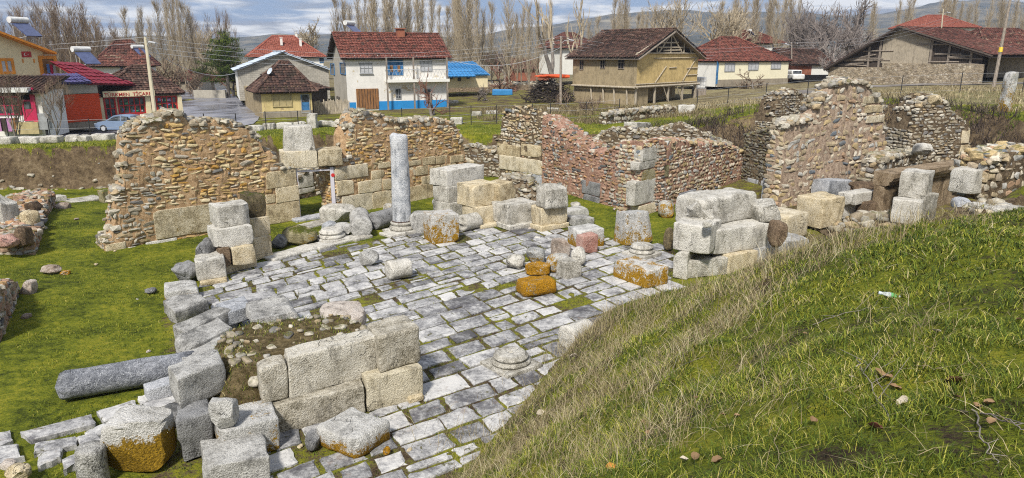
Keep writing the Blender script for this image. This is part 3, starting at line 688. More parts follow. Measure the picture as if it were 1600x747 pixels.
# ------------------------------------------------------------------ rubble walls of the ruin (fronts from plan points, tops from the photograph)
def G(u, v, z=0.0): return P(u, v, z)[:2]
rubble_wall('ruined_wall', 'tall ochre rubble wall left of the stone doorway, with a huge pale slab at its foot', G(178,393), G(463,346),
    [(163,378),(178,374),(182,300),(194,296),(196,222),(205,203),(228,192),(250,186),(266,177),(284,180),(298,193),(330,191),(345,192),(372,195),(392,205),(405,217),(411,234),(430,245),(441,264),(463,265)],
    1.3, 0.0, ashlar=[(243,323,331,368,'creaml'),(416,266,462,293,'cream'),(431,291,466,316,'cream'),(415,303,430,318,'cream'),(417,316,468,348,'cream'),(333,328,345,362,'cream'),(165,379,198,394,'cream'),(228,374,277,390,'white'),(278,372,330,382,'white'),(200,384,226,393,'white')], seed=11, jag=.11, stone=(.33,.165), toprubble=1.3, alt=(240,'rub_pale'))
rubble_wall('ruined_wall', 'rubble wall right of the doorway behind the standing column, its lower half of squared cream stone', G(524,341), G(728,302),
    [(524,258),(535,252),(545,243),(546,216),(549,200),(556,184),(563,178),(574,177),(590,180),(602,186),(622,190),(640,191),(668,188),(690,190),(706,192),(716,205),(722,225),(727,246),(729,262)],
    1.3, 0.0, ashlar=[(524,257,574,279,'creaml'),(525,281,552,305),(559,281,596,301),(535,303,582,332,'creaml'),(582,298,613,328),(638,286,701,319),(658,245,679,258),(680,243,698,256),(703,242,724,254),(649,259,668,274),(669,259,687,272),(689,256,712,271),(658,274,680,287),(682,271,699,284),(637,250,658,259),(637,261,649,275),(597,279,612,297),(590,253,610,263),(580,265,600,280),(701,270,724,283)],
    seed=12, jag=.11, stone=(.30,.155), toprubble=1.3, alt=(500,'rub_pale'))
rubble_wall('ruined_wall', 'collapsed rubble wall sloping down to the right, on a pier of squared stone', G(779,283), G(852,296),
    [(779,228),(782,212),(784,185),(790,172),(806,168),(826,167),(842,174),(852,186),(853,200)], 2.4, 0.1, mats=('mor_earth','rub_mix'),
    ashlar=[(777,226,813,245,'cream'),(814,226,847,245,'cream'),(781,246,849,269,'creaml'),(817,268,849,288,'bluegrey')], seed=13, jag=.14, stone=(.26,.18), far_taper=.25)
rubble_wall('ruined_wall', 'long red mortared rubble wall running to the quoin of white blocks', G(848,297), G(1006,338),
    [(848,184),(864,195),(882,211),(897,222),(915,228),(927,240),(940,243),(952,234),(970,228),(990,226),(1006,225)], 1.4, 0.0, mats=('mor_red','rub_red'),
    ashlar=[(909,283,938,305,'dark'),(911,305,937,319,'dark')], seed=14, jag=.12, stone=(.24,.15), toprubble=1.2)
rubble_wall('ruined_wall', 'low red rubble wall right of the white quoin, with a long dark block at its foot', G(1004,338), G(1172,287),
    [(1004,226),(1036,229),(1052,222),(1075,222),(1098,226),(1112,224),(1130,226),(1150,232),(1172,240)], 1.2, 0.0, mats=('mor_red','rub_mix'),
    ashlar=[(1002,228,1036,250,'white'),(997,251,1026,264,'white'),(1002,262,1045,281,'mossy'),(990,281,1024,318,'white'),(997,317,1034,338,'cream'),(1126,285,1172,303,'mossy'),(1060,298,1088,312,'bluegrey')], seed=15, jag=.12, stone=(.28,.17))
rubble_wall('ruined_wall', 'farther rubble wall with a white block lying on its broken top', G(925,262,.5), G(1145,270,.5),
    [(925,222),(940,212),(955,205),(985,203),(1000,207),(1030,205),(1052,199),(1066,197),(1088,207),(1105,213),(1120,221),(1145,230)], 1.3, .3, mats=('mor_earth','rub_pale'), seed=16, jag=.14, stone=(.28,.18))
rubble_wall('ruined_wall', 'small rubble pier standing behind the left edge of the tallest wall', G(1208,262,.5), G(1268,255,.5),
    [(1208,190),(1210,178),(1214,160),(1222,149),(1240,143),(1256,148),(1264,158),(1268,168)], 1.3, .3, mats=('mor_earth','rub_pale'), seed=17, jag=.14, stone=(.26,.15))
rubble_wall('ruined_wall', 'dark low rubble wall left of the tallest wall', G(1163,288,.2), G(1228,305,.2),
    [(1163,212),(1180,208),(1200,203),(1216,196),(1228,192)], 1.1, .2, mats=('mor_earth','rub_dark'), seed=18, stone=(.26,.15),
    ashlar=[(1166,279,1186,306,'bluegrey'),(1188,283,1200,304,'bluegrey')])
rubble_wall('ruined_wall', 'tallest rubble wall, broad and stepped, in pink mortar with a mossy top', G(1228,327,.1), G(1388,299,.1),
    [(1228,200),(1238,191),(1258,188),(1273,185),(1276,166),(1283,153),(1296,150),(1301,136),(1314,128),(1332,127),(1346,130),(1358,134),(1364,146),(1376,156),(1380,172),(1382,196),(1384,216),(1385,240)], 0.8, 0.0, mats=('mor_pink','rub_mix'), seed=19, jag=.17, fill=.86, stone=(.42,.26), alt=(1100,'rub_pale'), toprubble=1.3, ashlar=[(1348,150,1378,162,'creaml'),(1350,164,1379,176,'cream'),(1352,180,1381,192,'creaml')])
rubble_wall('ruined_wall', 'rough conical rubble pier at the right with two cream corner blocks', G(1424,262,1.2), G(1516,256,1.2),
    [(1424,228),(1426,205),(1432,180),(1440,164),(1450,155),(1462,151),(1474,157),(1484,168),(1496,182),(1508,192),(1516,205)], 1.6, 1.0, mats=('mor_earth','rub_pale'), seed=20, jag=.16, stone=(.33,.17),
    ashlar=[(1500,203,1516,224,'cream'),(1497,226,1517,248,'cream')])
rubble_wall('ruined_wall', 'low course of pale stones between the tallest wall and the conical pier', G(1380,296,.8), G(1446,268,.8),
    [(1380,254),(1392,246),(1410,243),(1428,241),(1446,238)], .9, .6, mats=('mor_earth','rub_pale'), seed=21, stone=(.42,.26))
rubble_wall('ruined_wall', 'rubble wall at the right edge above the grass bank', G(1545,300,2.6), G(1612,292,2.6),
    [(1545,256),(1556,246),(1570,243),(1584,240),(1600,236),(1612,230)], 1.2, 2.3, mats=('mor_earth','rub_mix'), seed=22, stone=(.40,.26))
rubble_wall('ruined_wall', 'low pale rubble wall in front of the farm field right of the green', G(948,197,2.1), G(1056,188,2.1),
    [(948,181),(965,177),(990,174),(1020,171),(1056,168)], .8, 1.9, mats=('mor_earth','rub_pale'), seed=23, stone=(.40,.28))
rubble_wall('ruined_wall', 'stony rubble wall on the far left with blocks standing on it', G(52,420), G(84,338,.1),
    [(52,372),(58,362),(66,345),(72,322),(79,304),(84,300)], 1.6, .0, mats=('mor_pink','rub_red'), seed=24, stone=(.30,.20), toprubble=1.1)
rubble_wall('ruined_wall', 'red rubble wall cut by the left edge of the picture', G(-14,572,.0), G(28,478,.0),
    [(-14,462),(4,448),(18,440),(28,444)], 1.2, 0.0, mats=('mor_pink','rub_red'), seed=25, stone=(.26,.18), toprubble=1.1)
rubble_wall('ruined_wall', 'crumbling low rubble wall seen through the gap right of the column wall', G(725,275,.2), G(782,278,.2),
    [(725,232),(740,229),(752,236),(765,233),(782,238)], 1.0, .2, mats=('mor_earth','rub_pale'), seed=26, stone=(.28,.18))
rubble_wall('ruined_wall', 'low stone wall seen through the doorway', G(462,312,.2), G(530,300,.2),
    [(462,278),(478,270),(498,268),(516,276),(530,272)], 1.0, .2, mats=('mor_earth','rub_pale'), seed=27, stone=(.34,.22), ashlar=[(466,270,489,293,'white'),(467,293,492,302,'white')])

# ------------------------------------------------------------------ doorway: lintel, its posts, the block above
def pxblock(label, u1, u2, vt, vb, pl, depth, mat, off=0.0, cat='stone block', name='stone_block', amp=.02, r=.04, chips=3, taper=0.0, group=None):
    """block set against a plane (a wall's face) by its pixel box"""
    um = (u1+u2)/2; s1, _ = pl.uv(u1, (vt+vb)/2); s2, _ = pl.uv(u2, (vt+vb)/2); z1 = pl.uv(um, vb)[1]; z2 = pl.uv(um, vt)[1]
    v, f = rough_block(abs(s2-s1), depth, z2-z1, sd(), r, amp, chips)
    if taper: v[:,:2] *= 1-taper*np.clip(v[:,2:3]/(z2-z1), 0, 1)
    c = pl.at((s1+s2)/2, off-depth/2, z1); put(name, label, v, f, M[mat], c, math.atan2(pl.d[1], pl.d[0]), cat=cat, group=group); return z2
DW = Plane(G(463,346), G(524,341))
pxblock('cracked pale lintel stone over the left of the doorway', 439, 496, 236, 263, DW, 1.1, 'creaml', .08, 'lintel', 'lintel_block')
pxblock('short pale lintel stone over the right of the doorway', 497, 535, 233, 259, DW, 1.1, 'creaml', .08, 'lintel', 'lintel_block')
pxblock('tapered grey pedestal block standing on the door lintel', 442, 492, 197, 238, DW, .95, 'white', .0, taper=.14, r=.06)
def steel_frame():
    n = NT('pale_paint'); m = n.done((.55,.53,.58), .5); red = NT('red_sticker').done((.5,.03,.03), .5)
    root = empty('door_frame', 'pale lilac steel prop frame inside the stone doorway', 'door frame', DW.at(DW.len/2, 0, 0)); yaw = math.atan2(DW.d[1], DW.d[0])
    for u1, u2, vt, vb in ((462,467.5,265,344), (518,524,262,326)):
        s1 = DW.uv(u1, 300)[0]; s2 = DW.uv(u2, 300)[0]; z1 = DW.uv(u1, 262)[1]; mb = MB(); a = DW.at((s1+s2)/2, -.15)
        Mx = Matrix.Translation((a[0], a[1], 0)) @ Matrix.Rotation(yaw, 4, 'Z'); mb.box((-.08,-.07,0), (.08,.07,z1), M=Mx)
        rehome(root, mb.build('post', m, None, loc=(a[0],a[1],0)))
    s0 = DW.uv(465, 300)[0]; s1 = DW.uv(521, 300)[0]; z1 = DW.uv(490, 264)[1]-.06; a = DW.at((s0+s1)/2, -.15); mb = MB()
    Mx = Matrix.Translation((a[0], a[1], 0)) @ Matrix.Rotation(yaw, 4, 'Z'); mb.box((-(s1-s0)/2+.085,-.06,z1-.07), ((s1-s0)/2-.085,.06,z1), M=Mx)
    rehome(root, mb.build('crossbar', m, None, loc=(a[0],a[1],0)))
    q = DW.uv(520.5, 274); a = DW.at(q[0], -.07, q[1]); mb = MB(); mb.lathe([(0,.012),(.085,.012),(.085,0)], 16)
    o = mb.build('sticker', red); o.rotation_euler = (math.pi/2, 0, yaw); o.location = a; rehome(root, o)
steel_frame()
block('flat threshold slab in the doorway', 463, 350, 526, 340, 344, .8, 0, 'bluegrey', 'threshold', 'threshold', sink=0)

# ------------------------------------------------------------------ the standing column and other column pieces
def flute(mb, prof, n=32, seed=0, amp=.012, brk=0.0):
    prof = np.array(prof, float); z = np.interp(np.linspace(0,1,len(prof)*1), np.linspace(0,1,len(prof)), prof[:,1]); an = np.arange(n)*2*math.pi/n
    V = np.stack([prof[:,0][:,None]*np.cos(an), prof[:,0][:,None]*np.sin(an), np.repeat(prof[:,1][:,None], n, 1)], -1).reshape(-1,3)
    nr = V.copy(); nr[:,2] = 0; L = np.linalg.norm(nr, axis=1)[:,None]; nr = nr/np.maximum(L, 1e-6)
    V = V+nr*(fbm(V*2.2+seed, seed, 3)*amp*np.minimum(1, L[:,0]*4))[:,None]
    if brk: t = V[:,2] > prof[:,1].max()-.35; V[t,2] += fbm(V[t]*4, seed+2, 3)*brk
    k = len(prof); i = np.arange(k-1)[:,None]*n; j = np.arange(n)[None,:]; j2 = (j+1) % n
    mb.add(V, np.stack([i+j, i+j2, i+n+j2, i+n+j], -1).reshape(-1,4))
def dense(p, st=.12):
    out = [p[0]]
    for a, b in zip(p[:-1], p[1:]):
        n = max(1, int(np.hypot(b[0]-a[0], b[1]-a[1])/st))
        for k in range(1, n+1): out.append((a[0]+(b[0]-a[0])*k/n, a[1]+(b[1]-a[1])*k/n))
    return out
def column():
    c = P(629, 362, 0); sc = F/(np.dot(c-np.array([0,0,H]), np.array([0,CT,-ST]))); pl = Plane(c-np.array([1,0,0]), c+np.array([1,0,0]))
    r1 = 14.2/sc; r0 = 13.4/sc; zt = pl.uv(623, 208)[1]; zb = pl.uv(629, 347)[1]
    root = empty('standing_column', 'tall grey marble column standing on a moulded base', 'column', c)
    mb = MB(); flute(mb, dense([(0,zt-.04),(r0*.75,zt-.03),(r0*.97,zt-.10),(r0,zt-.25),(r1*1.02,zb+.12),(r1*1.07,zb+.02),(0,zb)][::-1]), 36, 3, .02, .05)
    rehome(root, mb.build('shaft', M['column'], None, True, loc=None)); root.children[0].location = (0,0,0)
    mb = MB(); mb.lathe([(r1*1.09,zb-.02),(r1*1.12,zb-.02),(r1*1.12,zb+.10),(r1*1.05,zb+.10)], 32)
    n = NT('rusty_iron'); v = n.pos(); im = n.done(n.ramp(n.noise(v, 20), [(.4,(.03,.02,.018)),(.6,(.10,.05,.035))]), .7)
    o = mb.build('iron_band', im); o.parent = root
    mb = MB(); flute(mb, dense([(0,.13),(r1*1.42,.13),(r1*1.48,.20),(r1*1.42,.28),(r1*1.22,.30),(r1*1.16,.36),(r1*1.30,.40),(r1*1.30,.46),(r1*1.12,.50),(r1*1.08,zb-.02),(0,zb-.02)], .08), 36, 5, .03)
    o = mb.build('base', M['white'], None, True); o.parent = root
    v, f = rough_block(r1*3.3, r1*3.3, .16, 51, .03, .02, 4); o = put('plinth', None, v, f, M['white'], (0,0,-.02), R(40)); o.parent = root
column()
def column_base(label, u, vb, rpx, vt, plinth=True, mat='white', hole=True, worn=.015, yaw=40, tilt=(0,0), z0=0.0, brim=1.0):
    c = P(u, vb, z0); sc = F/(np.dot(c-np.array([0,0,H]), np.array([0,CT,-ST]))); r = rpx/sc
    pl = Plane(c-np.array([1,0,0]), c+np.array([1,0,0])); h = max(.18, pl.uv(u, vt)[1]-z0)
    root = empty('round_pedestal', label, 'column base', c); root.rotation_euler = (tilt[0], tilt[1], 0); zp = .28*h if plinth else 0
    if plinth:
        v, f = rough_block(r*2.35, r*2.35, zp+.03, sd(), .025, .02, 4, chip=.2); o = put('plinth', None, v, f, M[mat], (0,0,-.03), R(yaw)); o.parent = root
    hh = h-zp; pr = [(0,zp-.01),(r*.98,zp),(r*1.04,zp+hh*.12),(r*1.02,zp+hh*.26),(r*.90,zp+hh*.34),(r*.84,zp+hh*.42),(r*.84,zp+hh*.52),(r*.93,zp+hh*.60),(r*.93,zp+hh*.74),(r*.82,zp+hh*.80),(r*.80,zp+hh*.97),(r*.72,zp+hh)]
    pr += [(r*.13,zp+hh*.99),(r*.11,zp+hh*.72),(0,zp+hh*.70)] if hole else [(0,zp+hh)]
    mb = MB(); flute(mb, dense(pr, .05), 40, sd(), worn); o = mb.build('torus', M[mat], None, True); o.parent = root; return root
column_base('round moulded column base with a socket hole on the near paving', 798, 571, 30, 550)
column_base('round white column base on a square plinth beside the lichened pedestal', 1003, 398, 19, 381)
column_base('worn stepped column base beside the mossy boulder', 519, 375, 20, 357, plinth=True, hole=False, worn=.05)
def drum(label, u1, v1, u2, v2, rpx, mat, z0=0.0, name='column_drum', cat='column drum', brk=.03, n=28, lift=None, r2=None):
    """a length of column lying on its side between two ground pixels"""
    a, b = P(u1, v1, z0), P(u2, v2, z0); m = (a+b)/2; sc = F/np.dot(m-np.array([0,0,H]), np.array([0,CT,-ST])); r = rpx/sc; L = float(np.linalg.norm(b-a)); rr = r if r2 is None else r2/sc
    mb = MB(); flute(mb, dense([(0,0),(r*.9,0),(r,.04),((r+rr)/2,L/2),(rr,L-.04),(rr*.9,L),(0,L)], max(.06, L/16)), n, sd(), .025, brk)
    if brk:
        V = mb.v[0]; k = V[:,2] < .25; V[k,2] -= np.abs(fbm(V[k]*4, 5, 3))*brk
    o = mb.build(name, M[mat], None, True); d = Vector(b-a).normalized(); o.rotation_euler = d.to_track_quat('Z', 'Y').to_euler(); o.location = (a[0], a[1], z0+r*.93); return tag(o, label, cat)
drum('long blue-grey marble column lying on the grass at lower left', 106, 622, 300, 588, 22, 'slate', -.02, 'fallen_column', 'column', .16, 36)
drum('short white column drum lying alone on the paving', 607, 437, 640, 431, 15.5, 'white', brk=.03)
drum('grey column drum lying with its round end towards the mound, beside the standing column', 566, 372, 562, 352, 16, 'grey', brk=.03)
drum('dark grey column drum lying left of the standing column base', 584, 359, 618, 349, 14, 'dark', brk=.06)
drum('white column drum half buried at the foot of the grass mound', 884, 545, 918, 531, 19, 'white', .0, brk=.03)
drum('pale rounded drum lying at the foot of the stacked blocks behind the column', 722, 361, 746, 355, 13, 'white', brk=.08)
def stub(label, u, vb, rpx, vt, mat, z0=0.0, rock=0.0, cat='column stub', name='column_stub'):
    """a piece of column standing upright"""
    c = P(u, vb, z0); sc = F/np.dot(c-np.array([0,0,H]), np.array([0,CT,-ST])); r = rpx/sc; pl = Plane(c-np.array([1,0,0]), c+np.array([1,0,0])); h = pl.uv(u, vt)[1]-z0
    mb = MB(); flute(mb, dense([(0,-.05),(r*1.02,-.05),(r,h*.5),(r*.97,h-.05),(r*.9,h),(0,h+.01)], .08), 24, sd(), .035)
    o = mb.build(name, M[mat], None, True); o.location = (c[0], c[1]+r*.6, z0); return tag(o, label, cat)
stub('small weathered stub of column standing at the lower left corner', 141, 762, 23, 706, 'grey', -.05)

# ------------------------------------------------------------------ stacked and fallen blocks
SB = 'stone_block'
# stack left of the court, behind the left row
z = block('thin cream footing slab under the front block of the left stack', 313, 447, 356, 441, 441, 1.15, 0, 'cream', sink=.02)
block('grey block with a pale worn front, standing in front of the left stack', 309, 439, 354, 431, 408, 1.15, z, 'white')
z = block('long footing slab under the tall left stack', 352, 427, 402, 416, 415, .9, 0, 'cream', sink=.02)
z1 = block('yellowish squared block low in the tall left stack', 365, 416, 401, 410, 386, .9, z, 'cream')
block('narrow dark broken block low in the tall left stack', 345, 419, 364, 416, 388, .8, z, 'brown', amp=.05)
z2 = block('wide cracked block in the middle of the tall left stack', 338, 389, 397, 380, 358, 1.0, z1, 'white')
block('topmost grey block of the tall left stack, with a dark hollow on top', 341, 356, 393, 349, 323, 1.15, z2, 'white')
z = block('footing slab at the right end of the left stack', 399, 408, 428, 401, 400, .9, 0, 'cream', sink=.02)
z = block('lower cream block at the right end of the left stack', 399, 399, 426, 394, 371, .9, z, 'cream')
z = block('middle cream block at the right end of the left stack', 395, 371, 424, 365, 341, .9, z, 'cream')
block('dark brown pitted block with yellow lichen on top of the left stack', 390, 340, 419, 336, 306, 1.0, z, 'brownl', amp=.05)
# left row along the court, running towards us
block('low flat block with lichened foot at the edge of the left lawn', 259, 473, 311, 466, 455, 1.1, 0, 'lowl')
block('low worn block with a dark hollow in the left row', 276, 508, 327, 488, 486, 1.2, 0, 'grey', amp=.04)
block('long thin parapet block in the left row, farther one', 293, 560, 366, 520, 515, .62, 0, 'grey', amp=.03)
block('parapet block with an oval dark hollow in the left row', 297, 585, 368, 548, 541, .9, 0, 'grey', amp=.03)
block('flat parapet block behind the big tilted block', 305, 612, 376, 575, 572, 1.0, 0, 'grey', amp=.03)
z = block('dark upright foundation block below the big tilted block', 286, 722, 336, 706, 655, .8, 0, 'dark', amp=.05)
block('big grey tilted block at the near corner of the pier', 281, 642, 355, 606, 591, .75, z, 'grey', amp=.035, tilt=(0, R(2)))
z = block('mossy grey block below the small rounded stone', 346, 726, 438, 701, 674, 1.0, 0, 'greyl', amp=.04)
boulder('small rounded stone sitting on the mossy block', 331, 373, 672, 624, z, .5, 'grey', 'rounded_stone', 'rounded stone', amp=.08, box=.8, sink=.02)
block('pale worn block cut by the bottom edge of the picture', 321, 765, 424, 748, 727, 1.0, 0, 'grey', amp=.045)
boulder('big rough squared boulder with an orange lichened foot near the lower left corner', 178, 272, 738, 652, 0, 1.0, 'lowl2', amp=.07, box=1.0, sink=.03)
block('narrow slate block lying beside the fallen column', 233, 630, 280, 617, 607, .45, 0, 'bluegrey')
boulder('small dark rock between the boulder and the pier', 257, 292, 668, 634, 0, .5, 'dark')
boulder('small pinkish stone in the lower left corner', 4, 28, 735, 722, .02, .3, 'pinkgrey', 'small_stone', 'small stone')
boulder('small ochre stone in the lower left corner', 14, 50, 752, 729, .0, .35, 'cream', 'small_stone', 'small stone')
# near wall of two courses
z = block('long dark-stained block in the lower course of the near wall', 427, 679, 572, 643, 633, .7, 0, 'greyw')
z2 = block('squared yellowish block at the right of the near wall lower course', 575, 643, 662, 620, 591, .8, 0, 'creamw')
block('thin footing slab under the corner of the near wall', 640, 631, 663, 624, 622, .5, 0, 'cream')
block('small upright slab at the left end of the near wall upper course', 411, 634, 453, 621, 575, .55, z, 'greyw', r=.07)
block('large cracked block in the near wall upper course', 455, 621, 589, 584, 557, .6, z, 'cracked', amp=.04, chips=5)
block('squared corner block at the top right of the near wall', 593, 583, 658, 564, 525, .95, z2, 'greyw', r=.07)
block('fallen grey block with lichened sides in front of the near wall', 494, 695, 556, 721, 664, 1.0, .0, 'lowl', amp=.04, r=.09)
boulder('flat dark stone left of the fallen grey block', 477, 502, 706, 680, 0, .5, 'dark')
boulder('little orange stone on the near paving', 599, 611, 712, 698, 0, None, 'ochre', 'small_stone', 'small stone')
boulder('pinkish worn boulder at the back of the near pier', 502, 576, 524, 482, .55, 1.3, 'pinkgrey', amp=.1, box=.6)
block('broad worn slab with a dark stain at the back of the near pier', 395, 520, 468, 506, 497, 1.5, .45, 'grey', amp=.05)
block('thin grey slab behind the left row of blocks', 345, 512, 392, 497, 490, .9, .3, 'bluegrey')
# back of the court, from the doorway to the column
boulder('broad pale broken block right of the doorway', 502, 557, 351, 318, 0, 1.1, 'white', amp=.08, box=.9)
boulder('mossy boulder with orange lichen on the kerb', 443, 497, 384, 353, 0, 1.0, 'mossy', amp=.08, box=.7)
boulder('round grey rock left of the mossy boulder', 425, 449, 389, 366, 0, .7, 'dark')
boulder('pointed grey fragment right of the worn stepped base', 522, 553, 370, 346, 0, .6, 'grey', amp=.2, box=.2)
boulder('bluish fragment behind the worn stepped base', 503, 528, 362, 345, 0, .6, 'bluegrey', amp=.2, box=.3)
boulder('lichened stone at the wall foot left of the column', 599, 615, 334, 317, 0, .6, 'ochre2')
boulder('blue-grey fragment on the terrace right of the column', 675, 697, 322, 310, .1, .5, 'bluegrey')
boulder('big grey broken block right of the column base', 641, 681, 364, 328, 0, 1.0, 'grey', amp=.09, box=.9)
block('upright white block with a yellow lichen patch, right of the column', 676, 382, 718, 377, 337, 1.1, 0, 'ochre2', amp=.03)
boulder('wedge of pale stone lying on the middle paving', 562, 593, 416, 390, 0, .6, 'grey', amp=.16, box=.4)
for u1, v1, u2, v2, lab in ((428,409,500,389,'dark-topped kerb stone at the left end of the terrace edge'), (500,391,556,376,'kerb stone under the worn stepped base'), (556,378,583,371,'short kerb stone at the right end of the terrace edge'), (610,372,645,364,'kerb stone under the standing column'), (405,352,462,341,'step stone below the wall left of the doorway'), (468,362,528,348,'long step stone in front of the doorway')):
    block(lab, u1, v1, u2, v2, v1-5, .8, 0, 'white', 'kerb_stone', 'kerb stone', amp=.02)
# stacks in the middle
z = block('lowest squared block of the three-high stack behind the column', 703, 345, 740, 337, 317, 1.2, 0, 'white')
z = block('middle block of the three-high stack behind the column', 701, 317, 740, 310, 292, 1.2, z, 'white')
block('long top block of the three-high stack behind the column', 699, 292, 757, 281, 266, 1.2, z, 'white')
z = block('footing slab under the two-high middle stack', 752, 358, 794, 351, 352, 1.0, 0, 'cream', sink=.02)
z = block('wide lower block of the two-high middle stack', 743, 350, 791, 342, 324, 1.2, z, 'cream')
block('upper block with a sharp corner in the two-high middle stack', 740, 324, 781, 317, 290, 1.25, z, 'cream')
block('upper right block of the two-high middle stack', 782, 320, 806, 313, 288, 1.0, z, 'cream')
z = block('footing slab under the single squared block', 796, 361, 838, 354, 353, 1.1, 0, 'white', sink=.02)
block('single squared block with a hollow top at the court edge', 793, 351, 840, 343, 321, 1.25, z, 'white')
z = block('footing slab under the rust-stained block', 846, 362, 889, 355, 354, .9, 0, 'cream', sink=.02)
z = block('rust-stained cream block under the rounded block', 846, 353, 887, 347, 326, 1.0, z, 'cream')
block('rounded tapering block on top of the rust-stained block', 853, 328, 890, 323, 293, 1.0, z, 'white', r=.14, amp=.05, taper=.12)
block('low block lying on the grass right of the rust-stained block', 896, 354, 928, 350, 342, .8, 0, 'grey', tilt=(0, R(4)))
block('long low block behind the one on the grass', 887, 341, 922, 338, 328, .8, 0, 'grey', tilt=(0, R(-6)))
boulder('small pale stone behind the low blocks on the grass', 891, 907, 327, 316, 0, .6, 'white')
boulder('rough cream stone on the wall behind the three-high stack', 726, 747, 278, 246, .6, 1.2, 'cream', box=.9)
# cluster on the paving
block('white upright block with ochre lichen, right behind the pink stone', 905, 389, 944, 384, 360, 1.0, 0, 'lowl', r=.06)
block('pink squared stone in front of the white lichened block', 911, 397, 934, 393, 369, .5, 0, 'pink')
boulder('speckled pinkish block standing at the back of the cluster', 860, 891, 404, 371, 0, .6, 'pinkgrey', amp=.05, box=.9)
boulder('tall white rock at the right of the cluster', 891, 915, 416, 384, 0, .6, 'white', amp=.12, box=.5)
block('small white hollowed block at the front right of the cluster', 883, 437, 909, 432, 410, .55, 0, 'white', amp=.03)
boulder('brown rock with orange lichen in the middle of the cluster', 853, 891, 427, 397, 0, .8, 'ochre2', amp=.12, box=.6)
boulder('grey rock with a lichen patch behind the orange stones', 822, 852, 414, 388, 0, .7, 'greyl', amp=.1, box=.8)
boulder('jagged white rock at the left of the cluster', 790, 821, 422, 398, 0, .7, 'white', amp=.22, box=.3)
boulder('orange lichened stone behind the bright orange half drum', 820, 860, 431, 410, 0, .7, 'ochre', amp=.1, box=.8)
block('bright orange lichened half drum at the front of the cluster', 818, 466, 872, 459, 442, .75, 0, 'ochre', 'column_drum', 'column drum', r=.16, amp=.04)
# right of the court
block('leaning tapered pedestal with yellow lichen spots', 979, 385, 1022, 379, 337, 1.0, 0, 'greyl', 'pedestal', 'pedestal', taper=.2, tilt=(R(-5), 0))
block('long white block with a big orange lichen patch at the foot of the mound', 957, 431, 1010, 451, 404, 1.0, 0, 'patch', r=.06)
boulder('lichened brown rock left of the corner stack', 1036, 1052, 392, 353, 0, .6, 'brownl', amp=.1)
boulder('yellow lichened rock in front of the red wall', 1027, 1053, 342, 312, 0, .9, 'ochre2', amp=.15)
z = block('lowest left block of the big corner stack', 1050, 433, 1073, 436, 391, 1.4, 0, 'white')
block('low projecting block at the front of the big corner stack', 1074, 434, 1136, 428, 407, .9, 0, 'white')
z2 = block('low brownish block at the right of the big corner stack', 1138, 429, 1184, 419, 399, .9, 0, 'cream')
block('low grey block at the right end of the big corner stack', 1185, 420, 1215, 410, 390, .9, 0, 'grey')
block('long low block half hidden in dry grass right of the corner stack', 1216, 410, 1263, 400, 380, 1.1, 0, 'grey')
zb = z
zm = block('streaked left block in the middle course of the corner stack', 1050, 389, 1108, 397, 346, 1.4, z, 'white', r=.05)
zm2 = block('long white block in the middle course of the corner stack', 1113, 400, 1202, 384, 360, 1.1, z2, 'white', r=.07, amp=.04)
boulder('brown conglomerate stone wedged right of the long white block', 1200, 1224, 387, 343, z, .9, 'brown', amp=.1, box=.8)
zt = block('large chipped capping block on top of the corner stack', 1096, 356, 1180, 340, 312, 1.3, zm2, 'white', r=.12, amp=.05, chips=5)
boulder('rounded left capping rock of the corner stack', 1071, 1110, 344, 306, zm-.05, 1.2, 'white', amp=.06, box=1.3)
boulder('rounded right capping rock of the corner stack', 1168, 1214, 346, 309, zm2, 1.1, 'white', amp=.06, box=1.3)
boulder('small white stone lying in front of the capping block', 1096, 1112, 357, 344, zm, .4, 'white', 'small_stone', 'small stone')
block('mossy yellowish block right of the corner stack', 1226, 374, 1261, 366, 338, 1.3, .15, 'creaml')
boulder('brown lichened boulder behind the mossy yellowish block', 1244, 1276, 352, 320, .1, .9, 'brownl')
block('cream block with a broken left end near the dry stems', 1283, 358, 1318, 350, 313, 1.3, .2, 'cream', amp=.05, chips=5)
block('grey upright block at the foot of the tallest wall', 1199, 323, 1234, 316, 281, .5, .1, 'bluegrey')
block('tilted blue-grey block at the corner of the tallest wall', 1291, 311, 1330, 304, 285, .9, .6, 'bluegrey', tilt=(0, R(5)))
boulder('rough brown slab-like rock lying on pale stones', 1327, 1376, 305, 283, 1.05, .8, 'brown', box=.9)
zs = block('pale stone low in the small dry stack', 1317, 342, 1354, 337, 318, .7, .3, 'white')
block('flat pale stone on top of the small dry stack', 1329, 321, 1372, 314, 303, .7, zs, 'white')
block('dark earthy block right of the small dry stack', 1356, 345, 1392, 340, 318, .8, .3, 'brown', amp=.05)
z = block('squared lower block under the biggest cube on the right', 1390, 346, 1438, 351, 310, 1.1, .6, 'white')
block('narrow lower block under the right of the biggest cube', 1441, 347, 1461, 343, 306, .9, .6, 'white')
block('biggest cube of white stone on the right, on two lower blocks', 1402, 306, 1446, 311, 266, 1.25, z, 'white')
block('pale block built into the rubble at the right edge', 1516, 303, 1572, 293, 267, .8, 2.6, 'white')
boulder('rounded white stone before the conical pier', 1426, 1453, 243, 221, 2.2, .8, 'white')
boulder('yellowish boulder perched on top of the conical pier', 1450, 1472, 163, 147, 5.1, .7, 'cream', box=.5)
block('white block lying on the top of the farther rubble wall', 994, 212, 1018, 206, 194, 1.0, 2.0, 'white', tilt=(0, R(5)))
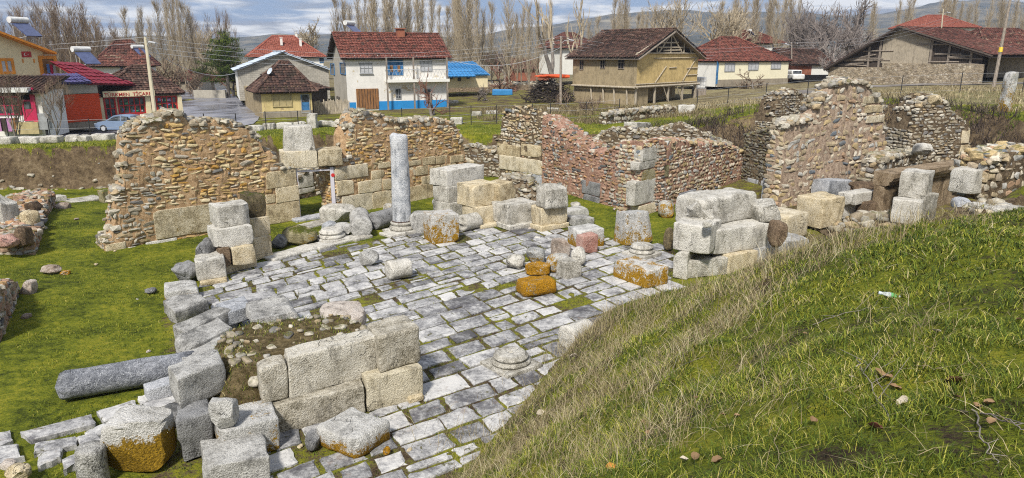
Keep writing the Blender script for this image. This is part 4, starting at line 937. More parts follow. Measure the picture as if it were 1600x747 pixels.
# moulded orthostat wall on the right
CW = Plane(G(1380,338,.5), G(1535,306,.5))
def cornice_wall():
    mb = MB(); s0 = CW.uv(1383, 300)[0]; s1 = CW.uv(1517, 290)[0]; s2 = CW.uv(1534, 255)[0]
    zt0 = CW.uv(1500, 272)[1]; zt1 = CW.uv(1500, 253)[1]; b = CW.at(s0, 0, .3); yaw = math.atan2(CW.d[1], CW.d[0])
    root = empty('moulded_wall', 'brown slab wall with a moulded cornice along its top, at the right', 'ashlar wall', b); root.rotation_euler = (0,0,yaw)
    n = max(2, int((s1-s0)/2.0)); w = (s1-s0)/n
    for k in range(n):
        v, f = rough_block(w-.03, .5, zt0-.3, sd(), .03, .015, 2); o = put('panel', None, v, f, M['brownp'], (w*(k+.5), .3, 0)); o.parent = root
    L = s2-s0; pr = [(.02,0),(-.10,.04),(-.12,.12),(-.22,.16),(-.30,.26),(-.30,.40),(.6,.42),(.6,0)]; h = zt1-zt0; mb = MB(); k = len(pr)
    xs = np.linspace(0, L, 40); V = np.array([(x, p[0], zt0-.3+p[1]/.42*h) for x in xs for p in pr]); V += np.stack([0*V[:,0], fbm(V*3, 3)*.02, fbm(V*3, 9)*.02], 1)
    i = np.arange(39)[:,None]*k; j = np.arange(k)[None,:]; j2 = (j+1) % k; mb.add(V, np.stack([i+j, i+j2, i+k+j2, i+k+j], -1).reshape(-1,4)); mb.add(V[:k], [tuple(range(k))]); mb.add(V[-k:], [tuple(range(k))[::-1]])
    o = mb.build('cornice', M['brownp'], None); o.parent = root
M['brownp'] = mat_stone('brown_stained_slab', (.10,.07,.04), (.23,.165,.10), (.36,.28,.19))
cornice_wall()
# left wall's standing blocks
boulder('tall pale rounded block standing on the far left wall', -2, 29, 368, 293, .3, 1.0, 'white', amp=.08, box=.8)
boulder('yellowish upright stub standing on the far left wall', 40, 60, 358, 327, .7, .7, 'cream', amp=.05, box=.9)
boulder('brown upright stub behind the yellowish one on the left wall', 46, 66, 340, 314, .75, .7, 'brown', amp=.05, box=.9)
boulder('dark brown block leaning at the near end of the left wall', 30, 53, 388, 350, .55, .8, 'brown', amp=.06, box=.9)
boulder('pinkish rock at the near end of the left wall', 0, 30, 388, 366, .7, .9, 'pink', amp=.1)
block('low pale block at the far end of the left grass strip', 80, 322, 106, 318, 308, .8, .2, 'white')
boulder('greyish pink rock beside the low pale block', 86, 110, 334, 316, .2, .8, 'pinkgrey')
block('mossy post-like block at the corner of the tall rubble wall', 163, 319, 180, 316, 298, .7, .2, 'mossy')
block('flat white slab lying at the foot of the earth bank', 108, 320, 164, 312, 316, 1.3, .25, 'white', amp=.03)
boulder('tan rock lying at the edge of the left lawn', 66, 95, 428, 415, .15, .5, 'pinkgrey')
boulder('small ochre stone right of the tan rock', 95, 110, 430, 423, .1, .3, 'ochre', 'small_stone', 'small stone')
boulder('squared stone at the end of the left edge wall', 40, 58, 463, 438, .1, .6, 'pinkgrey', box=.9)
boulder('small brown stone on the left lawn', 36, 48, 499, 491, .1, .3, 'pinkgrey', 'small_stone', 'small stone')
boulder('small grey stone on the left lawn', 227, 245, 460, 451, .0, .4, 'dark', 'small_stone', 'small stone')
boulder('dark rubble heap left of the tall left stack', 276, 312, 442, 410, 0, .9, 'dark', 'rubble_heap', 'rubble heap', amp=.3, box=.2)
boulder('broken rubble core behind the front block of the left stack', 313, 340, 412, 372, 0.4, 1.0, 'dark', 'rubble_heap', 'rubble heap', amp=.3, box=.3)
HEAP_TUFTS = []
# rubble heaps with real stones
def heap(label, pts, h, seed, mats=('mor_earth','rub_pale'), n=260, size=.22, name='rubble_heap', z0=0.0, cat='rubble heap', tuft=0):
    """low mound of earth and stones over a plan polygon"""
    rs = np.random.default_rng(seed); poly = np.array([P(*p)[:2] for p in pts]); lo, hi = poly.min(0), poly.max(0); c = poly.mean(0); mb = MB()
    st = max(.12, min(.3, (hi-lo).max()/26)); X = np.arange(lo[0]-st, hi[0]+2*st, st); Y = np.arange(lo[1]-st, hi[1]+2*st, st); gx, gy = np.meshgrid(X, Y)
    def edge(x, y):
        d = np.full(np.shape(x), 9.); m = len(poly)
        for i in range(m):
            a, b = poly[i], poly[(i+1) % m]; e = b-a; t = np.clip(((x-a[0])*e[0]+(y-a[1])*e[1])/(e@e), 0, 1); d = np.minimum(d, np.hypot(x-a[0]-e[0]*t, y-a[1]-e[1]*t))
        return np.where(inpoly(x, y, poly), d, -d)
    def hz(x, y): d = edge(x, y); return z0-.15+np.clip((d+.15)/.75, 0, 1)**.75*(h+.15)+n2(x, y, 1.5, seed)*.07
    z = hz(gx, gy); w = len(X); i = np.arange(len(Y)-1)[:,None]*w; j = np.arange(w-1)[None,:]
    mb.add(np.stack([gx.ravel(), gy.ravel(), z.ravel()], 1), np.stack([i+j, i+j+1, i+w+j+1, i+w+j], -1).reshape(-1,4), .5, 0)
    cen, s, ax, tn = [], [], [], []
    while len(cen) < n:
        q = rs.uniform(lo, hi)
        if edge(q[:1], q[1:])[0] < -.02: continue
        k = size*rs.uniform(.4, 1.5); cen.append((q[0], q[1], float(hz(q[:1], q[1:])[0])+k*.08)); s.append(k); a = rs.uniform(0, 6.28); ax.append((math.cos(a), math.sin(a))); tn.append(rs.random())
    s = np.array(s); scatter_stones(mb, cen, s, s*rs.uniform(.6,1,n), s*rs.uniform(.4,.7,n), ax, tn, 1, .3, rs)
    if tuft:
        q = rs.uniform(lo, hi, (tuft*2, 2)); q = q[edge(q[:,0], q[:,1]) > .0][:tuft]; HEAP_TUFTS.append(np.stack([q[:,0], q[:,1], hz(q[:,0], q[:,1])], 1))
    o = mb.build(name, [M[q] for q in mats], None, True, loc=(c[0], c[1], z0)); return tag(o, label, cat)
M['moss_earth'] = mat_mortar('mossy_earth', (.10,.075,.035), (.22,.17,.09))
heap('mossy earth and small stones filling the near pier between its walls', [(305,640),(338,700),(420,668),(450,652),(600,612),(632,580),(560,548),(400,558),(320,588)], 1.2, 61, ('moss_earth','rub_pale'), 130, .17, tuft=5000)
heap('slope of loose rubble right of the two-high middle stack', [(770,330),(850,336),(845,318),(800,310),(770,315)], 1.5, 62, n=420, size=.24)
heap('scatter of pale stones among dry stems near the biggest cube', [(1300,372),(1420,366),(1440,352),(1330,350)], .35, 63, n=110, size=.4, z0=.25)
heap('loose stones along the crest ledge at the right', [(1505,318,3.4),(1570,318,3.4),(1600,330,3.5),(1540,332,3.5)], .12, 64, n=60, size=.26, z0=3.4)
block('white slab lying on the earth ledge at the right edge', 1560, 333, 1612, 330, 326, 1.0, 3.5, 'white', amp=.04)
boulder('yellowish flat stone on the earth ledge', 1526, 1553, 336, 329, 3.5, .5, 'cream')
boulder('grey rock at the left end of the earth ledge', 1490, 1512, 331, 309, 3.0, .7, 'bluegrey')

def bank_stones():
    rs = np.random.default_rng(77); cen, s, ax, tn = [], [], [], []; mb = MB(); E = [PIT[i] for i in (0,1,2,3,4,5,6,7,8,9)]
    for k in range(520):
        i = rs.integers(len(E)-1); t = rs.random(); q = E[i]*(1-t)+E[i+1]*t; d = E[i+1]-E[i]; nn = np.array([d[1], -d[0]])/np.hypot(*d); q = q+nn*rs.uniform(.05, .75)
        if n2(q[0], q[1], .45, 31) < .0 and rs.random() < .75: continue
        z = tz(q[0], q[1])
        if z > 2.2: continue
        w = rs.uniform(.08,.30); cen.append((q[0], q[1], z)); s.append(w); ax.append(d/np.hypot(*d)); tn.append(rs.random())
    s = np.array(s); scatter_stones(mb, cen, s*1.3, s, s*.7, ax, tn, 0, .2, rs); o = mb.build('rubble', M['rub_pale']); tag(o, 'small stones bedded in the cut earth bank', 'rubble', None, 'stuff')
bank_stones()
# ------------------------------------------------------------------ village: materials
def mat_plaster(name, col, dirt=.5, patch=None, low=None):
    n = NT(name); v = n.pos(); a = n.noise(v, .8, 6, .7); b = n.noise(v, 5, 5, .7); dk = tuple(q*.45 for q in col)
    c = n.ramp(n.math('ADD', n.math('MULTIPLY', a, .6), n.math('MULTIPLY', b, .4)), [(.36, tuple(q*(1-.5*dirt) for q in col)), (.52, col), (.66, tuple(min(.9, q*1.08) for q in col))])
    st = n.noise(n.scale(v, (2.2, 2.2, .25)), 1.5, 5, .7); c = n.mix(n.ramp(st, [(.55, 0.0), (.72, dirt)]), c, dk)
    if patch: pm = n.noise(v, 1.1, 6, .65, .3); c = n.mix(n.ramp(pm, [(.60, 0.0), (.63, 1.0)]), c, patch)
    n.bump(b, .3, .02); return n.done(c, .9, .15)
M['p_white'] = mat_plaster('white_plaster', (.72,.70,.66), .25, (.50,.42,.28)); M['p_clean'] = mat_plaster('clean_plaster', (.74,.73,.68), .2); M['p_cream'] = mat_plaster('cream_plaster', (.72,.62,.40), .25)
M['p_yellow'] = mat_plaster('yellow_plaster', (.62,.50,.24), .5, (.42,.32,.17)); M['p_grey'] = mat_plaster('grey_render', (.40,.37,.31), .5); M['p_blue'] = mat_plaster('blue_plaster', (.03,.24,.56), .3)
M['p_lemon'] = mat_plaster('lemon_plaster', (.78,.73,.54), .2); M['p_stone'] = mat_plaster('field_stone_plaster', (.30,.26,.20), .8, (.16,.13,.10))
def mat_mud(name, col):
    n = NT(name); v = n.pos(); a = n.noise(v, 1.2, 6, .7); w = n.noise(n.scale(v, (3, 3, .3)), 1.3, 5, .75); b = n.noise(n.scale(v, (6,6,1.2)), 3, 5, .8)
    c = n.ramp(n.math('ADD', n.math('MULTIPLY', a, .4), n.math('MULTIPLY', b, .6)), [(.36, tuple(q*.45 for q in col)), (.5, col), (.65, tuple(q*1.25 for q in col))])
    c = n.mix(n.ramp(w, [(.55, 0.0), (.68, .6)]), c, tuple(q*.35 for q in col)); n.bump(b, .6, .05); return n.done(c, .95, .1)
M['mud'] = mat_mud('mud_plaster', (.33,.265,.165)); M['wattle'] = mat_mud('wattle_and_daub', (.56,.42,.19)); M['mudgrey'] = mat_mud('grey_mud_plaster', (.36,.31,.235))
def mat_tile(name, stops, moss=.2):
    n = NT(name); v = n.pos(); t = n.attr(); c = n.ramp(t, stops); g = n.noise(v, 1.3, 5, .7)
    c = n.mix(n.ramp(g, [(.62-.22*moss, 0.0), (.78-.2*moss, .85)]), c, (.045,.035,.025)); y = n.noise(v, 2.6, 4, .7); c = n.mix(n.ramp(y, [(.68, 0.0), (.75, .5)]), c, (.20,.17,.08))
    n.bump(n.noise(v, 18, 3), .4, .02); return n.done(c, .85, .2)
M['t_red'] = mat_tile('red_roof_tile', [(0, (.08,.034,.027)), (.4, (.155,.052,.038)), (.8, (.22,.08,.057)), (1, (.09,.05,.04))], .5)
M['t_old'] = mat_tile('old_roof_tile', [(0, (.055,.028,.024)), (.35, (.12,.05,.04)), (.7, (.19,.075,.055)), (.9, (.08,.05,.04)), (1, (.25,.17,.12))], .6)
M['t_dark'] = mat_tile('dark_roof_tile', [(0, (.03,.02,.018)), (.4, (.07,.04,.032)), (.75, (.12,.065,.048)), (1, (.17,.11,.085))], .6)
M['t_clean'] = mat_tile('clean_roof_tile', [(0, (.22,.065,.045)), (.5, (.28,.09,.06)), (1, (.33,.12,.085))], 0)
def mat_paint(name, col, rough=.5, var=.3):
    n = NT(name); v = n.pos(); a = n.noise(v, 3, 5, .7); c = n.ramp(a, [(.35, tuple(q*(1-var) for q in col)), (.6, col)]); return n.done(c, rough, .3)
def mat_wood(name, col):
    n = NT(name); v = n.pos(); a = n.noise(n.scale(v, (9,9,.8)), 1.6, 5, .75); c = n.ramp(a, [(.35, tuple(q*.35 for q in col)), (.52, col), (.68, tuple(q*1.4 for q in col))]); n.bump(a, .5, .02); return n.done(c, .85, .15)
M['w_grey'] = mat_wood('weathered_timber', (.26,.22,.18)); M['w_pale'] = mat_wood('pale_timber', (.44,.38,.29)); M['w_brown'] = mat_wood('brown_timber', (.26,.13,.055)); M['w_dark'] = mat_wood('dark_timber', (.07,.055,.045))
M['white_p'] = mat_paint('white_paint', (.72,.72,.70)); M['blue_p'] = mat_paint('blue_paint', (.06,.20,.42), .5, .5); M['orange_p'] = mat_paint('orange_paint', (.72,.27,.03)); M['red_p'] = mat_paint('red_paint', (.46,.03,.03), .4)
M['shutter'] = mat_paint('orange_red_shutter', (.66,.07,.012), .45, .15); M['grey_p'] = mat_paint('grey_paint', (.34,.35,.36)); M['black_p'] = mat_paint('black_paint', (.03,.03,.033)); M['pinkred'] = mat_paint('crimson_paint', (.48,.03,.09), .4)
M['bluesheet'] = mat_paint('blue_metal_sheet', (.045,.23,.50), .35, .15); M['redsheet'] = mat_paint('dark_red_sheet', (.20,.016,.026), .5, .3); M['whitesheet'] = mat_paint('pale_metal_sheet', (.55,.62,.70), .3, .25); M['purple'] = mat_paint('blue_purple_sheet', (.07,.06,.17), .35, .4)
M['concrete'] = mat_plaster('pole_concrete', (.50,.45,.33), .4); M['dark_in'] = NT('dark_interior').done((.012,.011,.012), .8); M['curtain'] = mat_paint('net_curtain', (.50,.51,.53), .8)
M['tan_p'] = mat_paint('tan_paint', (.46,.38,.20)); M['brick'] = mat_mud('brick_wall', (.30,.12,.075)); M['steel'] = mat_paint('galvanised_steel', (.45,.46,.48), .35, .2); M['yellow_p'] = mat_paint('yellow_paint', (.72,.50,.03))
def mat_glass():
    n = NT('window_glass'); n.b.inputs['Metallic'].default_value = 0; v = n.pos(); c = n.ramp(n.noise(v, 2.5, 3), [(.42, (.02,.025,.03)), (.6, (.10,.11,.125))]); return n.done(c, .08, .6)
M['glass'] = mat_glass()
def mat_blockwall():
    n = NT('grey_block_wall'); v = n.pos(); b = n.N('ShaderNodeTexBrick'); 
    cb = n.N('ShaderNodeCombineXYZ'); n.L(n.math('ADD', n.sep(v, 0), n.math('MULTIPLY', n.sep(v, 1), .6)), cb.inputs[0]); n.L(n.sep(v, 2), cb.inputs[1]); n.L(cb.outputs[0], b.inputs['Vector'])
    b.inputs['Scale'].default_value = 1.0; b.inputs['Brick Width'].default_value = .5; b.inputs['Row Height'].default_value = .24; b.inputs['Mortar Size'].default_value = .018
    b.inputs['Color1'].default_value = (.46,.43,.37,1); b.inputs['Color2'].default_value = (.37,.35,.30,1); b.inputs['Mortar'].default_value = (.24,.22,.19,1)
    return n.done(n.mix(.5, b.outputs[0], n.ramp(n.noise(v, 1, 4), [(.4, .6), (.6, 1.0)]), 'MULTIPLY'), .9)
M['block'] = mat_blockwall()

def mat_fieldstone():
    n = NT('field_stone_wall'); v = n.scale(n.pos(), (1,1,1.7)); w = n.N('ShaderNodeTexVoronoi'); n.L(v, w.inputs['Vector']); w.inputs['Scale'].default_value = 3.4; e = n.voro(v, 3.4, 'DISTANCE_TO_EDGE')
    c = n.ramp(n.sep(w.outputs['Color'], 0), [(0, (.24,.19,.13)), (.35, (.40,.33,.23)), (.7, (.33,.27,.20)), (1, (.50,.44,.34))]); c = n.mix(.7, c, n.ramp(n.noise(n.pos(), 2, 5), [(.35, .45), (.6, 1.1)]), 'MULTIPLY'); c = n.mix(n.ramp(e, [(.01, .8), (.08, 0.0)]), c, (.09,.075,.055)); n.bump(e, .8, .06); return n.done(c, .95, .1)
M['stonewall'] = mat_fieldstone()
# ------------------------------------------------------------------ village: builders
def V3(a): return np.array([float(a[0]), float(a[1]), float(a[2])])
class House:
    """a building from the two ends of its front wall's foot (pixel + depth); depth D runs away from the camera"""
    def __init__(s, name, label, p1, p2, D, eave_v, cat='house', skew=None, zb=None, sink=.6):
        a, b = PD(*p1), PD(*p2); s.z0 = zb if zb is not None else (a[2]+b[2])/2; s.f = Plane(a, b); s.W = s.f.len; s.D = D
        s.ex = np.array([*s.f.d, 0]); s.ey = np.array([-s.f.n[0], -s.f.n[1], 0]); s.o = np.array([a[0], a[1], s.z0]); s.h = s.f.uv(eave_v[0], eave_v[1])[1]-s.z0; s.sink = sink
        s.root = empty(name, label, cat, s.o); s.l = Plane(s.o, s.w(0, D, 0)); s.r = Plane(s.w(s.W, 0, 0), s.w(s.W, D, 0))
        s.l.n = -s.f.d if np.dot(s.l.n, -s.f.d) > 0 else s.l.n
    def w(s, x, y, z): return s.o+s.ex*x+s.ey*y+np.array([0,0,z])
    def part(s, name, mb, mat, parent=None, smooth=False, label=None):
        o = mb.build(name, mat, parent or s.root, smooth, loc=s.o); o.location = (0,0,0)
        if label: o['label'] = label
        return o
    def lb(s, mb, lo, hi, tone=.5, mat=0):
        Mx = np.eye(4); Mx[:3,0] = s.ex; Mx[:3,1] = s.ey; Mx[:3,2] = (0,0,1); Mx[:3,3] = s.o; mb.box(lo, hi, tone, mat, Mx)
    def walls(s, mat, gable=None, rise=0, extra=None, name='wall', mats2=None, left=None):
        mb = MB(); W, D, h, k = s.W, s.D, s.h, -s.sink; q = lambda *p: s.w(*p)
        lm = 1 if left else 0
        if gable == 'y':
            mb.poly([q(0,0,k),q(W,0,k),q(W,0,h),q(W/2,0,h+rise),q(0,0,h)]); mb.poly([q(0,D,k),q(0,D,h),q(W/2,D,h+rise),q(W,D,h),q(W,D,k)])
            mb.poly([q(0,D,k),q(0,0,k),q(0,0,h),q(0,D,h)], .5, lm); mb.poly([q(W,0,k),q(W,D,k),q(W,D,h),q(W,0,h)])
        else:
            mb.poly([q(0,0,k),q(W,0,k),q(W,0,h),q(0,0,h)]); mb.poly([q(0,D,k),q(0,D,h),q(W,D,h),q(W,D,k)])
            if gable == 'x':
                mb.poly([q(0,D,k),q(0,0,k),q(0,0,h),q(0,D/2,h+rise),q(0,D,h)], .5, lm); mb.poly([q(W,0,k),q(W,D,k),q(W,D,h),q(W,D/2,h+rise),q(W,0,h)])
            else: mb.poly([q(0,D,k),q(0,0,k),q(0,0,h),q(0,D,h)], .5, lm); mb.poly([q(W,0,k),q(W,D,k),q(W,D,h),q(W,0,h)]); mb.poly([q(0,0,h),q(W,0,h),q(W,D,h),q(0,D,h)])
        return s.part(name, mb, [M[mat]]+([M[left]] if left else []))
    def roof(s, kind, rise, over, mat, tile=(.30,.34), seed=0, trim='w_dark', ridge=None, sag=.05):
        W, D, h, o = s.W, s.D, s.h, over; q = lambda *p: s.w(*p); mb = MB(); f = 1
        dz = lambda run: rise*o/run
        if kind == 'x':
            d = dz(D/2); e = ((q(-o,-o,h-d),q(W+o,-o,h-d),q(W+o,D/2,h+rise),q(-o,D/2,h+rise)), (q(W+o,D+o,h-d),q(-o,D+o,h-d),q(-o,D/2,h+rise),q(W+o,D/2,h+rise)))
        elif kind == 'y':
            d = dz(W/2); e = ((q(-o,D+o,h-d),q(-o,-o,h-d),q(W/2,-o,h+rise),q(W/2,D+o,h+rise)), (q(W+o,-o,h-d),q(W+o,D+o,h-d),q(W/2,D+o,h+rise),q(W/2,-o,h+rise)))
        elif kind == 'hip':
            r0, r1, y = (ridge or (W*.35, W*.65, D/2)); d = o*rise/(D/2); A, B, C, E = q(-o,-o,h-d), q(W+o,-o,h-d), q(W+o,D+o,h-d), q(-o,D+o,h-d); T0, T1 = q(r0,y,h+rise), q(r1,y,h+rise)
            e = ((A,B,T1,T0), (B,C,T1), (C,E,T0,T1), (E,A,T0))
        elif kind == 'shed': e = ((q(-o,-o,h),q(W+o,-o,h),q(W+o,D+o,h+rise),q(-o,D+o,h+rise)),)
        rs = np.random.default_rng(seed+5)
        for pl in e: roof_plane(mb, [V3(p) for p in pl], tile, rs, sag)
        r = s.part('roof', mb, [M[mat], M[trim]]); 
        # ridge and hip caps
        mb = MB()
        def cap(a, b):
            n = max(2, int(np.linalg.norm(b-a)/.4)); 
            for k in range(n): p0, p1 = a+(b-a)*k/n, a+(b-a)*(k+1.05)/n; mb.tube([p0+[0,0,.03], p1+[0,0,.06]], .11, 6, rs.random())
        if kind == 'x': cap(q(-o,D/2,h+rise), q(W+o,D/2,h+rise))
        if kind == 'y': cap(q(W/2,-o,h+rise), q(W/2,D+o,h+rise))
        if kind == 'hip':
            for a, b in ((A,T0),(B,T1),(C,T1),(E,T0),(T0,T1)): cap(a, b)
        if mb.n and mat[0] == 't': s.part('ridge_tiles', mb, M[mat], r)
        return r
    def window(s, u1, v1, u2, v2, pl=None, frame='white_p', nx=2, ny=1, name='window', panel='glass', sill=False, t=.07, label=None, bars=True):
        pl = pl or s.f; um, vm = (u1+u2)/2, (v1+v2)/2; a = pl.uv(u1, vm)[0]; b = pl.uv(u2, vm)[0]; a, b = min(a,b), max(a,b); z1 = pl.uv(um, v2)[1]; z2 = pl.uv(um, v1)[1]
        def bx(mb, s0, s1, y0, y1, o0, o1):
            Mx = np.eye(4); Mx[:3,0] = (*pl.d, 0); Mx[:3,1] = (*pl.n, 0); Mx[:3,2] = (0,0,1); Mx[:3,3] = (*pl.a, 0); mb.box((s0,o0,y0), (s1,o1,y1), .5, 0, Mx)
        mb = MB(); bx(mb, a+t*.5, b-t*.5, z1+t*.5, z2-t*.5, .004, .03); p = s.part(name, mb, M[panel], label=label)
        mb = MB(); bx(mb, a, a+t, z1, z2, .001, .08); bx(mb, b-t, b, z1, z2, .001, .08); bx(mb, a+t, b-t, z2-t, z2, .001, .08); bx(mb, a+t, b-t, z1, z1+t, .001, .08)
        if bars:
            for k in range(1, nx): x = a+(b-a)*k/nx; bx(mb, x-t*.35, x+t*.35, z1+t, z2-t, .005, .07)
            for k in range(1, ny): z = z1+(z2-z1)*k/ny; bx(mb, a+t, b-t, z-t*.3, z+t*.3, .006, .065)
        s.part('frame', mb, M[frame], p)
        if sill: mb = MB(); bx(mb, a-.06, b+.06, z1-.07, z1-.002, .002, .14); s.part('sill', mb, M[frame], p)
        return p
    def slab(s, name, u1, v1, u2, v2, mat, o0=.003, o1=.04, pl=None, parent=None, label=None):
        pl = pl or s.f; um, vm = (u1+u2)/2, (v1+v2)/2; a, b = sorted((pl.uv(u1, vm)[0], pl.uv(u2, vm)[0])); z1 = pl.uv(um, v2)[1]; z2 = pl.uv(um, v1)[1]; mb = MB()
        Mx = np.eye(4); Mx[:3,0] = (*pl.d, 0); Mx[:3,1] = (*pl.n, 0); Mx[:3,2] = (0,0,1); Mx[:3,3] = (*pl.a, 0); mb.box((a,o0,z1), (b,o1,z2), .5, 0, Mx); return s.part(name, mb, M[mat], parent, label=label)
    def chimney(s, roof, x, y, z0, z1, mat='p_clean', w=.35):
        mb = MB(); s.lb(mb, (x-w/2,y-w/2,z0), (x+w/2,y+w/2,z1)); s.lb(mb, (x-w*.65,y-w*.65,z1+.002), (x+w*.65,y+w*.65,z1+.1)); return s.part('chimney', mb, M[mat], roof)
def roof_plane(mb, poly, tile, rs, sag=.05):
    """tiled slope: every tile a small lapped slab; mat slot 1 is the boarding underneath"""
    e = poly[1]-poly[0]; L = np.linalg.norm(e); e = e/L; nrm = np.cross(e, poly[-1]-poly[0]); nrm /= np.linalg.norm(nrm); nrm *= np.sign(nrm[2]); up = np.cross(nrm, e); up *= np.sign(up[2]); P2 = np.array([((p-poly[0])@e, (p-poly[0])@up) for p in poly])
    lo, hi = P2.min(0), P2.max(0); c = [p-nrm*(.05+sag) for p in poly]; d = [p-nrm*(.14+sag) for p in poly]; k = len(poly); mb.add(np.array(c+d), [tuple(range(k)), tuple(range(k, 2*k))[::-1]]+[(i, (i+1) % k, (i+1) % k+k, i+k) for i in range(k)], .5, 1)
    tw, th = tile; xs = np.arange(lo[0]+tw/2, hi[0], tw); ys = np.arange(lo[1]+th/2, hi[1]+.01, th); gx, gy = np.meshgrid(xs, ys); gx, gy = gx.ravel(), gy.ravel(); ins = inpoly(gx, gy, P2); gx, gy = gx[ins], gy[ins]
    n = len(gx); 
    if n == 0: return
    sg = -sag*np.sin(np.pi*(gx-lo[0])/(hi[0]-lo[0]+1e-6))*np.sin(np.pi*np.clip((gy-lo[1])/(hi[1]-lo[1]+1e-6), 0, 1)); j = rs.normal(0, .012, n); big = n2(gx, gy, .5, int(rs.integers(99)))
    tone = np.clip(rs.normal(.5, .22, n)+big*.25, 0, 1); cx = gx+rs.normal(0, .015, n)
    def pt(dx, dy, dz): return poly[0]+np.outer(cx+dx*tw, e)+np.outer(gy+dy*th, up)+np.outer(sg+j+dz, nrm)
    V = np.stack([pt(-.48,-.6,.055), pt(0,-.6,.105), pt(.48,-.6,.055), pt(.48,.55,-.005), pt(0,.55,.04), pt(-.48,.55,-.005), pt(-.48,-.6,-.01), pt(.48,-.6,-.01)], 1).reshape(-1,3); b = np.arange(n)[:,None]*8
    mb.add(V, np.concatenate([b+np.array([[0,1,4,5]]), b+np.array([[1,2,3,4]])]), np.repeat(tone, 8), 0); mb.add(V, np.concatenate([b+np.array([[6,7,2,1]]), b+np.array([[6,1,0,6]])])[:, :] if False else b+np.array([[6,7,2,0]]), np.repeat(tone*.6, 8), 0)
def solar(label, u, v, dep, sc=1.0, yaw=0.0):
    """roof water heater: tilted collector, horizontal tank, stand"""
    c = PD(u, v, dep); root = empty('solar_heater', label, 'water heater', c); root.rotation_euler = (0,0,yaw); k = sc
    mb = MB(); Mx = Matrix.Rotation(R(38), 4, 'X'); mb.box((-.75*k,-1.6*k,-.04), (.75*k,.1*k,.04), .5, 0, Mx); o = mb.build('collector', M['bluep'], root); 
    for x in (-.4, 0, .4): pass
    mb = MB(); mb.tube([(-.85*k,.25*k,.35*k), (.85*k,.25*k,.35*k)], .26*k, 14); o = mb.build('tank', M['white_p'], root, True)
    mb = MB(); [mb.tube([(x,.25*k,.3*k), (x,.25*k,-1.2*k)], .03, 5) for x in (-.6*k,.6*k)]; [mb.tube([(x,-1.2*k,-1.0*k), (x,.25*k,-1.2*k)], .03, 5) for x in (-.6*k,.6*k)]; mb.build('stand', M['steel'], root)
    return root
M['bluep'] = mat_paint('solar_collector', (.08,.10,.20), .15, .3)

# ------------------------------------------------------------------ two-storey white and blue house
h = House('village_house', 'two-storey white house with a blue painted foot and a balcony', (544,171,74), (698,163,78), 8.2, (544,86))
h.walls('p_white', 'x', 2.3, left='p_grey'); r = h.roof('x', 2.3, .55, 't_red', seed=1); h.chimney(r, h.W*.63, h.D*.45, h.h+1.6, h.h+2.75, 'brick', .8)  # left gable coloured grey-brown: its shade is put into the wall colour
h.window(562,98,582,115, frame='grey_p', nx=3, ny=2, sill=True, panel='curtain'); h.window(656.5,94.5,675,111.5, frame='grey_p', nx=3, ny=2, panel='curtain'); h.window(618,138.5,626.5,154.5, frame='grey_p', ny=3); h.window(663,139,673,151, frame='grey_p')
h.window(605,90,629.5,117.5, frame='blue_p', nx=4, ny=2, name='balcony_door', panel='blue_p', t=.12); h.slab('glazing', 609.5,102,613.5,112, 'w_brown', .05, .09); h.slab('glazing', 621,102,625,112, 'w_brown', .05, .09)
d = h.slab('garage_door', 557,138.5,591.5,170, 'w_brown', .01, .08); [h.slab('plank', u,139,u+.7,169.5, 'w_dark', .085, .095, parent=d) for u in np.arange(561,590,4.3)]
h.slab('painted_foot', 544,160,556.5,176, 'p_blue', .003, .02); h.slab('painted_foot', 592,157,698,176, 'p_blue', .003, .02)
pl = h.f; z = pl.uv(640,128)[1]-h.z0; s0 = pl.uv(602,122)[0]; mb = MB(); h.lb(mb, (s0,-.95,z), (h.W+.1,-.004,z+.3)); b = h.part('balcony', mb, M['p_clean'])
mb = MB(); top = z+.3+1.0
for x in np.arange(s0+.03, h.W+.1, .38):
    for sgn in (0, 1): mb.tube([h.w(x, -.92, z+.32 if sgn else top), h.w(min(x+.38, h.W+.08), -.92, top if sgn else z+.32)], .014, 4)
mb.tube([h.w(s0,-.92,top), h.w(h.W+.08,-.92,top)], .03, 5); mb.tube([h.w(s0,-.92,top), h.w(s0,-.02,top)], .03, 5); h.part('railing', mb, M['steel'], b)
for u in (602, 643.5, 695): x = pl.uv(u,120)[0]; mb = MB(); h.lb(mb, (x-.08,-.9,-.4), (x+.08,-.76,h.h-.2)); h.part('post', mb, M['w_grey'])
for u1, v1, u2, v2 in ((517,99,523,117), (532,98,540,116)): h.window(u1,v1,u2,v2, h.l, 'blue_p', 1, 1)
h.window(527,151,531,158, h.l, 'w_dark', 1, 1)
solar('solar water heater with a white tank on the two-storey house', 549, 41, 79, 1.0, R(70))
